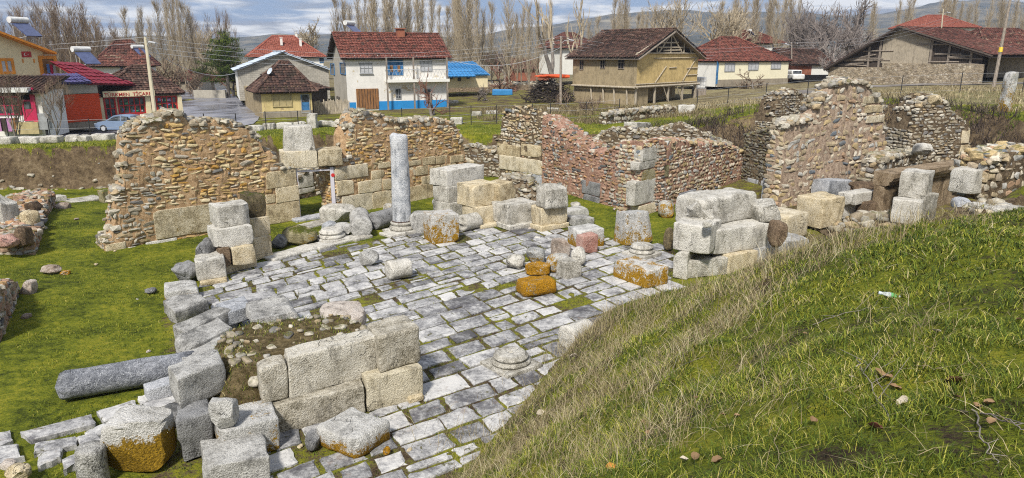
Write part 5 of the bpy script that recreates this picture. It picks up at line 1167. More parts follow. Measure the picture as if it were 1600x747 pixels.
# ------------------------------------------------------------------ small yellow house
h = House('village_house', 'small yellow house with a shuttered window and a blue door', (411,186,66), (489,179,68), 5.2, (411,136))
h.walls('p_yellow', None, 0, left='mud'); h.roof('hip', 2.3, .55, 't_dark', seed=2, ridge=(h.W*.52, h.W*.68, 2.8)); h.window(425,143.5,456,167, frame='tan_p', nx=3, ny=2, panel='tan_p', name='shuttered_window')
d = h.window(470,147,484,176.5, frame='grey_p', nx=1, ny=2, name='door', panel='blue_p', bars=False); h.slab('pane', 471.5,148.5,482.5,159.5, 'glass', .031, .05, parent=d); mb = MB(); h.lb(mb, (.03,-.05,-.5), (h.W,-.004,.55)); h.part('stained_foot', mb, M['p_stone'])
c = PD(423,112,66.5); root = empty('satellite_dish', 'small pale satellite dish on the yellow house roof', 'satellite dish', c); mb = MB(); mb.lathe([(.01,0),(.18,.04),(.33,.13),(.35,.13),(.18,.02),(.01,-.03)], 18); o = mb.build('dish', M['whitesheet'], root, True); o.rotation_euler = (R(60),0,R(-40)); mb = MB(); mb.tube([(0,0,0),(.1,.2,-.3),(.1,.2,-.9)], .03, 5); mb.build('stand', M['steel'], root)
h = House('shed', 'dark lean-to shed between the yellow and the white house', (487,176,70), (513,168,73), 5, (490,140), 'shed'); h.walls('w_dark'); h.roof('shed', 1.6, .3, 't_dark', seed=3)
h = House('shed', 'long grey block barn with a pale metal gable roof', (374,146,84), (516,150,88), 12, (374,108), 'barn'); h.walls('block', 'y', 2.0, left='p_clean'); h.roof('y', 2.0, .4, 'whitesheet', (.5,.8), 4, 'whitesheet', sag=0)
h = House('village_house', 'white house with a bright red hipped roof behind the block barn', (394,112,110), (506,110,114), 10, (394,86)); h.walls('p_clean'); r = h.roof('hip', 3.0, .5, 't_clean', seed=5); h.chimney(r, h.W*.45, 2.5, h.h+1.5, h.h+2.6); h.chimney(r, h.W*.72, 2.5, h.h+1.3, h.h+2.5); h.chimney(r, h.W*.7, 6, h.h+2.4, h.h+3.5)
h.window(408,91,413,98, frame='white_p', nx=1); h.window(499,90,506,98, frame='blue_p')
# ------------------------------------------------------------------ shop in the lane
h = House('village_shop', 'village shop with red framed windows and a dark tiled roof', (160,190,62), (281,177,66), 6.5, (160,143), 'shop'); h.walls('p_cream'); h.roof('hip', 2.1, .5, 't_dark', seed=6, ridge=(h.W*.58, h.W*.75, 3.3))
h.slab('plinth', 183,176,281,186, 'red_p', .004, .08); 
d = h.window(163,152,182,187, frame='red_p', nx=2, ny=2, name='shop_door', t=.14)
h.window(184,151,227,178, frame='red_p', nx=5, ny=2, name='shop_window', t=.12); h.window(236,150,277,173, frame='red_p', nx=5, ny=2, name='shop_window', t=.12)
rs2 = random.Random(5); goods = [(.6,.1,.05),(.1,.2,.5),(.6,.5,.1),(.5,.5,.5),(.1,.35,.15),(.45,.2,.4)]
for k, c in enumerate(goods): M['g%d' % k] = mat_paint('shop_goods_%s' % 'abcdef'[k], c, .6)
for k in range(26):
    u = rs2.choice([rs2.uniform(187,224), rs2.uniform(239,274)]); v = rs2.choice([163,169,174] if u < 230 else [158,164,170]); h.slab('shop_goods', u, v-rs2.uniform(2,4.5), u+rs2.uniform(1.5,4), v, 'g%d' % rs2.randrange(6), .032, .05)
for u1, u2 in ((154,161), (227.5,235), (278,284)): h.slab('pillar', u1,149,u2,190, 'p_cream', .01, .35)
sg = h.slab('sign', 158,141.5,239,150.5, 'p_cream', .56, .62)
def lettering(h, text, u1, v1, u2, v2, pl, off, mat, parent):
    cu = bpy.data.curves.new('lettering', 'FONT'); cu.body = text; cu.extrude = .01; cu.offset = .006; cu.size = 1; o = bpy.data.objects.new('lettering_shape', cu); COL.objects.link(o); bpy.context.view_layer.update()
    me = bpy.data.meshes.new_from_object(o.evaluated_get(bpy.context.evaluated_depsgraph_get())); bpy.data.objects.remove(o); V = np.array([q.co[:] for q in me.vertices]); lo, hi = V.min(0), V.max(0)
    s1, s2 = pl.uv(u1,(v1+v2)/2)[0], pl.uv(u2,(v1+v2)/2)[0]; z1, z2 = pl.uv((u1+u2)/2,v2)[1], pl.uv((u1+u2)/2,v1)[1]; k = (V-lo)/(hi-lo+1e-9)
    Wd = np.array([pl.at(s1+(s2-s1)*a[0], off+.02*a[2], z1+(z2-z1)*a[1]) for a in k])-h.o; me.vertices.foreach_set('co', Wd.astype(np.float32).ravel()); me.update(); me.materials.append(M[mat])
    o = bpy.data.objects.new('lettering', me); COL.objects.link(o); o.parent = parent; return o
lettering(h, 'TÜRKMEN  TİCARET', 160,142.3,238,149.5, h.f, .622, 'red_p', sg)
# ------------------------------------------------------------------ garage with the orange shutter
h = House('garage', 'low garage with an orange red roller shutter', (93,192,58), (160,190,61), 9, (93,131), 'garage'); h.walls('p_stone'); 
d = h.slab('roller_shutter', 97.5,147,157,190, 'shutter', .01, .06); [h.slab('rib', 98,v,156.5,v+.5, 'shutter', .062, .085, parent=d) for v in np.arange(149,189,2.6)]
h.slab('beam', 94,132,151,146, 'p_grey', .01, .12)
mb = MB(); roof_plane(mb, [h.w(-.1,-.9,h.h+.1), h.w(2.6,-.9,h.h+.1), h.w(2.6,1.2,h.h+.8), h.w(-.1,1.2,h.h+.8)], (.25,.7), np.random.default_rng(3), 0); h.part('awning', mb, [M['purple'], M['purple']])
mb = MB(); roof_plane(mb, [h.w(2.4,-.6,h.h+.0), h.w(7.5,0.6,h.h-.3), h.w(4.8,4.2,h.h+1.5), h.w(2.2,3.8,h.h+1.7)], (.5,.8), np.random.default_rng(3), 0); h.part('sheet_roof', mb, [M['redsheet'], M['redsheet']])
# ------------------------------------------------------------------ left gable house with the flag
h = House('village_house', 'cream gabled house with orange eaves and a small flag on its wall', (-215,207,50), (84,188,62), 6, (84,77)); rise = h.f.uv(-65,22)[1]-h.z0-h.h
h.walls('p_cream', 'y', rise); r = h.roof('y', rise, .7, 't_old', seed=8, trim='orange_p'); h.chimney(r, h.W*.58, 2, h.h+rise*.7, h.h+rise+.6)
for x0, x1 in ((-.7, h.W/2), (h.W+.7, h.W/2)):
    k = rise/(h.W/2); mb = MB(); za = h.h-.7*k; a = [h.w(x0,-.72,za-.16), h.w(x1,-.72,h.h+rise-.16), h.w(x1,-.72,h.h+rise+.02), h.w(x0,-.72,za+.02)]; b = [p+h.ey*(-.06) for p in a]; mb.add(np.array(a+b), [(0,1,2,3),(7,6,5,4),(0,4,5,1),(1,5,6,2),(2,6,7,3),(3,7,4,0)]); h.part('fascia', mb, M['orange_p'])
h.window(-2,91,22,116, frame='orange_p', nx=2, t=.22, panel='curtain'); h.window(62,87,90,128, frame='orange_p', nx=1, t=.28, panel='w_brown', name='balcony_opening'); h.slab('vent', 34.5,92,36.5,98, 'orange_p'); h.slab('vent', 52,92,54,98, 'orange_p')
for k, (u, c) in enumerate(((70,'g1'),(75,'pinkred'),(80,'curtain'),(85,'tan_p'))): h.slab('laundry', u,100+k,u+4,114+k*.8, c, .3, .33)
fl = h.slab('flag', 33.5,80.5,48.5,89.5, 'red_p', .02, .035); s1, z1 = h.f.uv(39.3,85); rr = h.f.uv(41.9,85)[0]-s1
def disc(h, s, z, r0, off, mat, name, parent, inner=None, star=0):
    mb = MB(); an = np.linspace(0, 2*math.pi, 41 if not star else 11)[:-1]
    if star: rad = np.where(np.arange(10) % 2 == 0, r0, r0*.4); pts = [h.f.at(s+math.cos(a)*q, off, z+math.sin(a)*q) for a, q in zip(an+math.pi, rad)]; mb.poly([V3(p) for p in pts])
    else:
        cs, cr = s+r0*.28, r0*.8; A = np.linspace(.62, 2*math.pi-.62, 30); o = [(s+math.cos(a)*r0, z+math.sin(a)*r0) for a in A]; i = []
        for a in A: 
            w = (a-.62)/(2*math.pi-1.24); b = .88+(2*math.pi-1.76)*w; i.append((cs+math.cos(b)*cr, z+math.sin(b)*cr))
        pts = [h.f.at(p[0], off, p[1]) for p in o+i]; mb.add(np.array([V3(p) for p in pts]), [(k, k+1, k+31, k+30) for k in range(29)])
    return h.part(name, mb, M[mat], parent)
disc(h, s1, z1, rr*.92, .038, 'white_p', 'crescent', fl); disc(h, h.f.uv(43.6,85)[0], z1, rr*.5, .038, 'white_p', 'star', fl, star=5)
solar('solar water heater on a stand on the flagged house roof', 33, 38, 60, 1.0, R(75)); solar('solar water heater low on the brown roof behind the red sheet', 130, 83, 66, 1.0, R(65)); 
h = House('village_shop', 'small corner shop with a crimson door and a brown tiled roof', (-40,208,52), (72,202,53), 4.5, (72,143), 'shop'); h.walls('p_clean'); h.roof('shed', 1.1, .5, 't_dark', seed=9)
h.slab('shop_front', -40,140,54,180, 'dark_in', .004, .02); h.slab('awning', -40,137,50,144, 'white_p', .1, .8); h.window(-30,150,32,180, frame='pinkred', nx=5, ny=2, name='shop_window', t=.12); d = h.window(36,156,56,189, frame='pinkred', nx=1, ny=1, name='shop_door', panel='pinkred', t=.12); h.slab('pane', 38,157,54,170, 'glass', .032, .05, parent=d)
h.slab('pillar', 51,137,57.5,200, 'pinkred', .01, .2); h.slab('plinth', 32,190,66,208, 'tan_p', .15, .7); [h.slab('shop_goods', u,184,u+6,204, q, .2, .7) for u, q in ((2,'g5'),(10,'w_dark'),(18,'g5'),(25,'w_brown'))]
h = House('village_house', 'white house with a brown hipped roof behind the lane shop', (152,121,84), (236,116,86), 8, (152,98)); h.walls('p_clean'); h.roof('hip', 2.6, .6, 't_old', seed=10); h.window(187,101,204,111, frame='white_p', nx=3, panel='bluep'); solar('solar water heater on the brown hipped roof behind the shop', 217, 77, 87, .9, R(65))
h = House('village_house', 'low house with a red roof seen at the far end of the road', (312,148,118), (352,144,124), 7, (312,126)); h.walls('p_stone'); h.roof('hip', 1.6, .4, 't_red', seed=11); h.slab('white_end', 335,124,352,140, 'p_clean')
h = House('village_house', 'narrow pale house end at the far end of the road', (300,147,112), (312,146,112), 5, (300,128)); h.walls('p_grey'); h.roof('shed', 1, .3, 't_dark', seed=12)
# ------------------------------------------------------------------ behind the white house: blue roofs, red roofs
h = House('shed', 'low shed with a bright blue metal roof', (690,131,96), (762,129,98), 7, (690,117), 'shed'); h.walls('p_cream'); h.roof('shed', 1.6, .3, 'bluesheet', (.5,.8), 13, 'bluesheet', sag=0); h.window(702,117,707,124, frame='w_dark', nx=1); h.window(729,117,734,123, frame='w_dark', nx=1); h.window(715,121,720,127, frame='w_dark', nx=1)
mb = MB(); roof_plane(mb, [h.w(-.5,-1.2,h.h-.2), h.w(4.5,-1.2,h.h-.2), h.w(4.5,1.2,h.h+.7), h.w(-.5,1.2,h.h+.7)], (.5,.8), np.random.default_rng(1), 0); h.part('porch_roof', mb, [M['bluesheet']]*2)
h = House('village_house', 'tall white house with a dark red roof among the bare poplars', (879,112,125), (934,110,128), 9, (879,72)); h.walls('p_clean'); h.roof('hip', 2.4, .6, 't_old', seed=14); h.window(890,80,897,90, frame='w_dark'); h.window(912,80,919,90, frame='w_dark')
h = House('village_house', 'low brown roofed house among the trees behind the blue shed', (805,122,140), (860,121,142), 8, (805,106)); h.walls('brick'); h.roof('x', 1.8, .5, 't_old', seed=15)
h = House('village_house', 'small far house with a dull roof left of the brown one', (758,108,150), (800,107,152), 8, (758,96)); h.walls('p_grey'); h.roof('x', 1.6, .5, 't_dark', seed=16)
# ------------------------------------------------------------------ mud-brick house on posts
h = House('mud_house', 'old mud house on timber posts with an open roof truss', (993,162,78), (1087,156,86), 9.4, (993,84), 'house'); zt = h.f.uv(1040,134)[1]-h.z0; W, D = h.W, h.D; hh = h.h
mb = MB(); q = h.w; mb.poly([q(0,0,zt),q(W,0,zt),q(W,0,hh),q(0,0,hh)]); h.part('daub_wall', mb, M['wattle']); mb = MB(); mb.poly([q(0,D,zt),q(0,0,zt),q(0,0,hh),q(0,D,hh)]); mb.poly([q(W,0,zt),q(W,D,zt),q(W,D,hh),q(W,0,hh)]); mb.poly([q(W,D,zt),q(0,D,zt),q(0,D,hh),q(W,D,hh)]); mb.poly([q(0,0,zt),q(W,0,zt),q(W,D,zt),q(0,D,zt)]); mb.poly([q(0,0,hh),q(W,0,hh),q(W,D,hh),q(0,D,hh)]); h.part('mud_wall', mb, M['mud'])
mb = MB(); mb.poly([q(.3,D,-.5),q(.3,.3,-.5),q(.3,.3,zt),q(.3,D,zt)]); mb.poly([q(.3,.3,-.5),q(W*.22,.3,-.5),q(W*.22,.3,zt),q(.3,.3,zt)]); mb.poly([q(W*.22,.3,-.5),q(W*.22,3.,-.5),q(W*.22,3.,zt),q(W*.22,.3,zt)]); mb.poly([q(W*.22,3.,-.5),q(W,3.,-.5),q(W,3.,zt),q(W*.22,3.,zt)]); h.part('lower_wall', mb, M['mud'])
for x, y in ((.1,.1),(W*.30,.1),(W*.52,.1),(W*.76,.1),(W-.1,.1)): mb = MB(); h.lb(mb, (x-.1,y-.1,-.5), (x+.1,y+.1,zt)); h.part('post', mb, M['w_pale'])
for y in (1.2, 3.0, 4.6, 6.4): mb = MB(); mb.tube([q(.12,y,-.5), q(.05,y+.2,zt)], .1, 6); h.part('post', mb, M['w_pale'])
for x0, x1 in ((W*.42,W*.52),(W*.64,W*.76)): mb = MB(); mb.tube([q(x0,-.05,zt-.1), q(x1,-.05,-.2)], .06, 5); h.part('brace', mb, M['w_pale'])
mb = MB(); mb.tube([q(-.5,-.08,zt), q(W+.4,-.08,zt+.05)], .14, 7); mb.tube([q(-.12,-.3,zt-.05), q(-.12,D,zt-.05)], .12, 7); mb.tube([q(-.3,-.1,zt+.3), q(W*.8,-.1,zt+.34)], .07, 6); h.part('floor_beam', mb, M['w_pale'])
rise = h.f.uv(1047,45)[1]-h.z0-hh; h.roof('y', rise, .75, 't_dark', seed=17, trim='w_grey', sag=.2); r = h.root.children[-1]
mb = MB(); k = rise/(W/2)
for a, b in (((-.5,hh-.3*k),(W/2,hh+rise-.25)), ((W+.5,hh-.3*k),(W/2,hh+rise-.25)), ((-.3,hh+.05),(W+.3,hh+.05)), ((W/2,hh),(W/2,hh+rise-.3)), ((W*.3,hh),(W/2,hh+rise-.5)), ((W*.7,hh),(W/2,hh+rise-.5)), ((W*.28,hh+.1),(W*.28,hh+rise*.5)), ((W*.72,hh+.1),(W*.72,hh+rise*.5)), ((W*.84,hh+.1),(W*.84,hh+rise*.26)), ((W*.3,hh+.7),(W*.7,hh+.7)), ((W*.35,hh+1.2),(W*.62,hh+1.25)), ((W*.38,hh+.35),(W*.68,hh+.4))): mb.tube([q(a[0],-.12,a[1]), q(b[0],-.12,b[1])], .09, 5)
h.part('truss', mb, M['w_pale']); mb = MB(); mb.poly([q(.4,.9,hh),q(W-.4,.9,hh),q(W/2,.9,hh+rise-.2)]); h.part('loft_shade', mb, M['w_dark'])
mb = MB()
for a, b in (((W*.74,zt+.5),(W*.92,hh-.9)), ((W*.92,hh-.9),(W*1.0,hh-.2)), ((W*.28,zt+.4),(W*.45,zt+2.2)), ((W*.25,hh-.5),(W*.98,hh-.45)), ((W*.77,zt+.3),(W*1.0,zt+.35)), ((W*.8,zt+1.1),(W*1.0,zt+1.15)), ((W*.8,zt+1.9),(W*1.0,zt+1.95)), ((W*.5,zt+2.0),(W*.62,zt+2.05))): mb.tube([q(a[0],-.06,a[1]), q(b[0],-.06,b[1])], .06, 5)
h.part('timber_lacing', mb, M['w_pale'])
for u1, v1, u2, v2 in ((906,95,912,109), (938,94,946,107), (966,87,976,108)): h.window(u1,v1,u2,v2, h.l, 'w_grey', 2, 2, panel='dark_in')
# ------------------------------------------------------------------ lemon house, its neighbours
h = House('village_house', 'lemon yellow house with three windows and a red hipped roof', (1121,131,95), (1230,124,101), 9, (1121,93)); h.walls('p_lemon', left='p_clean'); h.roof('hip', 3.0, .32, 't_red', seed=18, ridge=(h.W*.32, h.W*.55, 4.5))
for u1, v1, u2, v2 in ((1132,98.5,1148,112), (1169,96.5,1185,110), (1204.5,94.5,1220,108)): h.window(u1,v1,u2,v2, frame='grey_p', nx=3, ny=1, panel='curtain', t=.14)
h.slab('quoin', 1119,96,1122,131, 'blue_p', .003, .05); mb = MB(); h.lb(mb, (-.05,-.12,-.6), (h.W+.05,-.004,.35)); h.part('stone_foot', mb, M['p_stone'])
h = House('village_house', 'far red roofed house with roof tanks behind the lemon house', (1152,84,135), (1222,80,138), 9, (1152,65)); h.walls('p_clean'); h.roof('hip', 2.2, .6, 't_red', seed=19); h.window(1206,69,1216,76, frame='white_p', panel='bluep'); solar('water tanks beside a yellow barrel on the far red roof', 1172, 50, 134, .8, R(100))
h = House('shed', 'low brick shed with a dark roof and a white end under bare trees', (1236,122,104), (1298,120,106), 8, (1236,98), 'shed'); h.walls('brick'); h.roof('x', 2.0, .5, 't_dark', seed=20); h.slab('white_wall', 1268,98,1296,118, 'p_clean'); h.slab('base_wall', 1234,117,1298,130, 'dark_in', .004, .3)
# ------------------------------------------------------------------ big old barn on the right
h = House('old_barn', 'big old barn with a broken timber gable and patched tile roof', (1297,128,95), (1532,116,81), 18, (1297,104), 'barn'); W, D = h.W, h.D; rise = h.f.uv(1407,41)[1]-h.z0-h.h; hh = h.h; q = h.w; xa = h.f.uv(1407,60)[0]; hr = h.f.uv(1530,82)[1]-h.z0
mb = MB(); roof_pl = [[q(-.6,-.9,hh-.2), q(xa,-.9,hh+rise), q(xa,D,hh+rise), q(-.6,D,hh-.2)], [q(W+1.2,-.9,hr-.25), q(W+1.2,D,hr-.25), q(xa,D,hh+rise), q(xa,-.9,hh+rise)]]
rs = np.random.default_rng(21); roof_plane(mb, [V3(roof_pl[0][3]), V3(roof_pl[0][0]), V3(roof_pl[0][1]), V3(roof_pl[0][2])], (.32,.36), rs, .15); roof_plane(mb, [V3(p) for p in roof_pl[1]], (.32,.36), rs, .25); h.part('roof', mb, [M['t_old'], M['w_dark']])
mb = MB(); mb.poly([q(0,0,hh-.6),q(W,0,hh-.6),q(W,0,hr),q(xa,0,hh+rise-.1),q(0,0,hh)]); h.part('gable_boarding', mb, M['w_dark']); zs = h.f.uv(1400,99)[1]-h.z0
mb = MB(); h.lb(mb, (-.2,-.35,-1.2), (W+.3,-.01,hh*.98)); h.lb(mb, (W*.38,-.35,hh*.98), (W+.3,-.01,zs)); h.part('stone_wall', mb, M['stonewall'])
x0, x1 = h.f.uv(1379,80)[0], h.f.uv(1453,80)[0]; slope = rise/xa; ztop = lambda x: hh+slope*x if x < xa else hh+rise-(hh+rise-hr)/(W-xa)*(x-xa)
mb = MB(); a = [q(x0,-.10,zs),q(x1,-.10,zs),q(x1,-.10,ztop(x1)-.35),q(xa,-.10,hh+rise-.35),q(x0,-.10,ztop(x0)-.35)]; mb.poly(a); mb.poly([p+h.ey*.08 for p in a]); h.part('plaster_panel', mb, M['mudgrey'])
for k in range(16):
    mb = MB(); x = rs.uniform(.6, x0*.92) if k < 9 else rs.uniform(x1+.3, W*.93); L = rs.uniform(1.5, 4.0); z = hh*.99+rs.uniform(.1, max(.2, ztop(x)-hh-.7)); y = -.05-.03*k/16; mb.tube([q(max(0,x-L/2),y-.06,min(z, ztop(max(0,x-L/2))-.1)+rs.normal(0,.08)), q(min(W,x+L/2),y-.06,min(z, ztop(min(W,x+L/2))-.2)+rs.normal(0,.08))], .09, 4); h.part('board', mb, M['w_grey'])
for x in (x0-.25, x0-1.6, x1+.2, x1+2.2, x1+4.6): mb = MB(); h.lb(mb, (x-.12,-.17,zs-.9), (x+.12,-.03,ztop(x)-.3)); h.part('post', mb, M['w_grey'])
for s, e in (((-.6,hh-.45),(xa,hh+rise-.15)), ((xa,hh+rise-.15),(W+1.2,hr-.45))): mb = MB(); mb.tube([q(s[0],-.85,s[1]), q(e[0],-.85,e[1])], .16, 5); h.part('rake_beam', mb, M['w_dark'])
h = House('old_barn', 'long low stone farm building with a dark tiled roof at the right edge', (1541,115,90), (1680,112,92), 12, (1541,83), 'farm building'); h.walls('p_stone'); h.roof('hip', 3.2, .8, 't_old', seed=22, ridge=(h.W*.25, h.W*.7, 6)); mb = MB(); roof_plane(mb, [h.w(-1,-1.1,h.h-.2), h.w(5,-1.1,h.h-.2), h.w(4,1.2,h.h+.7), h.w(-3,1.2,h.h+.9)], (.7,.8), np.random.default_rng(2), 0); h.part('metal_patch', mb, [M['whitesheet']]*2)
h = House('village_house', 'white house with a neat red roof beyond the barn', (1444,52,150), (1525,50,152), 10, (1444,40)); h.walls('p_clean'); h.roof('hip', 2.4, .7, 't_clean', seed=23)

# ------------------------------------------------------------------ car, poles, wires, fences
def make_car():
    c = P(196, 206, 1.1); g = tz(c[0], c[1])+.06; c = PD(196, 205.5, (H-g)*F/(205.5-HOR)); root = empty('parked_car', 'silver blue saloon car parked before the shop', 'car', (c[0], c[1], c[2])); root.rotation_euler = (0,0,R(176)); paint = mat_paint('car_paint', (.27,.36,.52), .25, .05); paint.node_tree.nodes['Principled BSDF'].inputs['Metallic'].default_value = .4
    k = (236-157)/F*((H-g)*F/(205.5-HOR))/4.4
    # side profile (x forward, z), widths by height: lofted across
    prof = [(-2.18,.42),(-2.2,.75),(-2.12,.93),(-1.55,1.0),(-.95,1.38),(-.2,1.46),(.45,1.40),(1.15,.98),(1.85,.85),(2.15,.68),(2.2,.42),(2.05,.25),(-2.05,.25)]
    n = len(prof); ys = [(-.86,.92,.0),(-.84,1,0),(-.78,1,.02),(0,1,.05),(.78,1,.02),(.84,1,0),(.86,.92,0)]; V = []
    for (y, s, a) in ys:
        for (x, z) in prof: tuck = max(0, (z-.95))*.32; V.append((x*(s if abs(x) > 1.9 else 1), y*(1-tuck) , z+(a if z > .8 else 0)))
    mb = MB(); V = np.array(V)*k; i = np.arange(len(ys)-1)[:,None]*n; j = np.arange(n)[None,:]; j2 = (j+1) % n; mb.add(V, np.stack([i+j, i+j2, i+n+j2, i+n+j], -1).reshape(-1,4)); mb.add(V[:n], [tuple(range(n))]); mb.add(V[-n:], [tuple(range(n))[::-1]]); mb.build('body', paint, root, True); 
    for sy in (-1, 1):
        mb = MB()
        for a in ([(-1.35,1.0),(-.86,1.32),(-.28,1.385),(-.28,1.0)], [(-.18,1.0),(-.18,1.385),(.36,1.34),(.98,.99)]): 
            q = [np.array([x, sy*(.86*(1-max(0,z-.95)*.32)+.012), z])*k for x, z in a]; mb.poly(q)
        mb.build('side_window', M['glass'], root)
        for x in (-1.35, 1.38):
            mb = MB(); mb.lathe([(0,.1),(.2,.1),(.31,.07),(.32,-.07),(.2,-.1)], 20); o = mb.build('wheel', M['black_p'], root, True); o.scale = (k,k,k); o.rotation_euler = (math.pi/2,0,0); o.location = (x*k, sy*.80*k, .32*k)
            mb = MB(); mb.lathe([(0,.115),(.17,.112),(.19,.1)], 14); mb.lathe([(0,-.115),(.17,-.112),(.19,-.1)], 14); p = mb.build('rim', M['steel'], o)
        mb = MB(); mb.box((1.95,sy*.62-.18,.62), (2.19,sy*.62+.18,.76)); mb.v[0] *= k; mb.build('headlight', M['whitesheet'], root); mb = MB(); mb.box((-2.22,sy*.66-.14,.72), (-2.08,sy*.66+.14,.88)); mb.v[0] *= k; mb.build('tail_light', M['red_p'], root)
    mb = MB(); mb.poly([np.array(p)*k for p in ((.52,-.66,1.41),(.52,.66,1.41),(1.14,.74,1.03),(1.14,-.74,1.03))]); mb.build('windscreen', M['glass'], root); mb = MB(); mb.poly([np.array(p)*k for p in ((-1.0,.66,1.40),(-1.0,-.66,1.40),(-1.56,-.74,1.045),(-1.56,.74,1.045))]); mb.build('rear_window', M['glass'], root)
make_car()
def small_car():
    c = PD(1240, 127, 103); root = empty('parked_car', 'white car half hidden beside the lemon house', 'car', c); mb = MB(); v, f = rough_block(1.7, 3.8, .75, 5, .18, 0, 0); v[:,2] += .3; mb.add(v, f); mb.build('body', M['white_p'], root, True); mb = MB(); v, f = rough_block(1.5, 2.0, .62, 6, .25, 0, 0); v[:,2] += 1.0; mb.add(v, f); mb.build('cabin', M['white_p'], root, True); mb = MB(); mb.box((-.6,-1.03,1.12), (.6,-1.005,1.5)); mb.build('windscreen', M['glass'], root)
    for x in (-.75,.75):
        for y in (-1.2,1.2): mb = MB(); mb.tube([(x-.1,y,.3),(x+.1,y,.3)], .3, 14); mb.build('wheel', M['black_p'], root)
small_car()
POLE = {}
def pole(label, ub, vb, ut, vt, dep, r=(.16,.10), mat='concrete', arm=0, lamp=None, key=None):
    a = PD(ub, vb, dep); b = PD(ut, vt, dep); a[2] = min(a[2], tz(a[0], a[1])-.2); root = empty('power_pole', label, 'power pole', a); L = b-a; mb = MB(); mb.tube([np.zeros(3), L*.5, L], [r[0], (r[0]+r[1])/2, r[1]], 8); mb.build('pole', M[mat], root)
    POLE[key] = b
    for k in range(arm):
        mb = MB(); z = L*(1-.05-.07*k); mb.box((-.9,-.05,-.06), (.9,.05,.06)); o = mb.build('cross_arm', M['w_dark'], root); o.location = z
        mb = MB(); [mb.lathe([(.0,.0),(.05,.02),(.06,.12),(.0,.16)], 8, (x,0,.06)) for x in (-.8,0,.8)]; mb.build('insulator', M['white_p'], o)
    if lamp is not None:
        mb = MB(); mb.tube([L*.9, L*.93+np.array([lamp*.5,-.2,.1]), L*.93+np.array([lamp,-.3,.12])], .03, 6); o = mb.build('lamp_arm', M['steel'], root); v, f = rough_block(.6,.25,.14,3,.05,0,0); o2 = put('lamp_head', None, v, f, M['steel'], L*.93+np.array([lamp*1.25,-.35,.06]), 0, (0,.2)); o2.parent = root
pole('leaning pale concrete pole with a street lamp before the shop', 243, 186, 227, 58, 58, (.19,.12), lamp=.55, key='a')
pole('grey pole with cross arms and a lamp left of the mud house', 876, 158, 876.5, 57, 80, (.16,.11), 'w_grey', 2, .9, 'b')
pole('leaning wooden pole with an orange band at the right edge', 1555, 120, 1580, -8, 70, (.17,.12), 'w_grey', 0, None, 'c')
mb = MB(); a = PD(1558, 110, 70); b = PD(1580, -8, 70); o = [q for q in bpy.data.objects if q.get('label', '').startswith('leaning wooden pole')][0]; d = b-np.array(o.location); mb.tube([d*.40, d*.45], .185, 8); mb.build('painted_band', M['yellow_p'], o)
pole('thin dark pole beside the lemon house', 1237, 128, 1237, 66, 104, (.12,.09), 'w_grey', 1, -.7, 'd')
pole('pale pole in front of the far neat red roof', 1473, 55, 1474, 14, 140, (.16,.11), 'concrete', 1, .8, 'e')
POLE['far'] = PD(1800, 40, 120); POLE['off'] = PD(-400, 60, 80)
def wires(label, a, b, n, sag, spread=.5, r=.012):
    mb = MB()
    for k in range(n):
        t = np.linspace(0, 1, 18); p = a[None]*(1-t[:,None])+b[None]*t[:,None]; p[:,2] -= 4*sag*t*(1-t); p[:,2] -= k*spread*.8; p[:,1] += (k-(n-1)/2)*.2; mb.tube(p, r, 3, cap=False)
    o = mb.build('power_line', M['steel'], None); return tag(o, label, 'power line')
wires('pair of power lines running left from the leaning concrete pole', POLE['a'], POLE['off'], 2, 1.0)
wires('long bundle of power lines between the concrete pole and the grey pole', POLE['a'], POLE['b'], 4, 1.6)
wires('sagging thick cable from the concrete pole to the block barn', POLE['a']-np.array([0,0,.8]), PD(374, 112, 84), 1, 1.2, r=.025)
wires('power lines from the grey pole to the pole by the lemon house', POLE['b'], POLE['d'], 4, 1.2)
wires('power lines from the lemon house pole to the wooden pole at the right', POLE['d'], POLE['c'], 3, 1.4)
wires('power lines from the wooden pole out of the picture at the right', POLE['c'], POLE['far'], 3, .8)
wires('sagging cable from the grey pole to the white and blue house', POLE['b']-np.array([0,0,1.2]), PD(698, 92, 78), 1, 1.3, r=.025)
def wire_fence(label, pts, h=1.5, rails=3):
    root = empty('wire_fence', label, 'fence', pts[0]); o = pts[0]; mbw = MB()
    for k, p in enumerate(pts):
        mb = MB(); mb.tube([p-o-[0,0,.2], p-o+[0,0,h]], .035, 6); mb.build('post', M['black_p'], root)
    for z in np.linspace(.25, h-.08, rails):
        for a, b in zip(pts[:-1], pts[1:]): mbw.tube([a-o+[0,0,z], (a+b)/2-o+[0,0,z-.04], b-o+[0,0,z]], .007, 3, cap=False)
    mbw.build('wire', M['steel'], root)
def gpt(u, v, dep): p = PD(u, v, dep); p[2] = tz(p[0], p[1]); return p
wire_fence('thin wire fence along the far edge of the left green strip', [gpt(u, v, d) for u, v, d in ((13,210,46),(78,210,46.5),(141,206,47),(202,204,47.5),(262,200,48),(319,190,50),(369,193,51),(415,188,52),(465,180,53))], 1.4)
wire_fence('wire fence across the green before the mud house', [gpt(u, v, d) for u, v, d in ((628,182,53),(703,180,54),(736,174,55),(776,171,56),(832,168,57),(860,168,58),(916,166,59),(968,165,60))], 1.5)
wire_fence('wire fence along the lane before the yellow house and barn', [gpt(u, v, d) for u, v, d in ((1090,150,62),(1138,148,62),(1197,146,62),(1262,142,62),(1332,135,62),(1409,134,61),(1502,128,60),(1600,128,58))], 1.7)
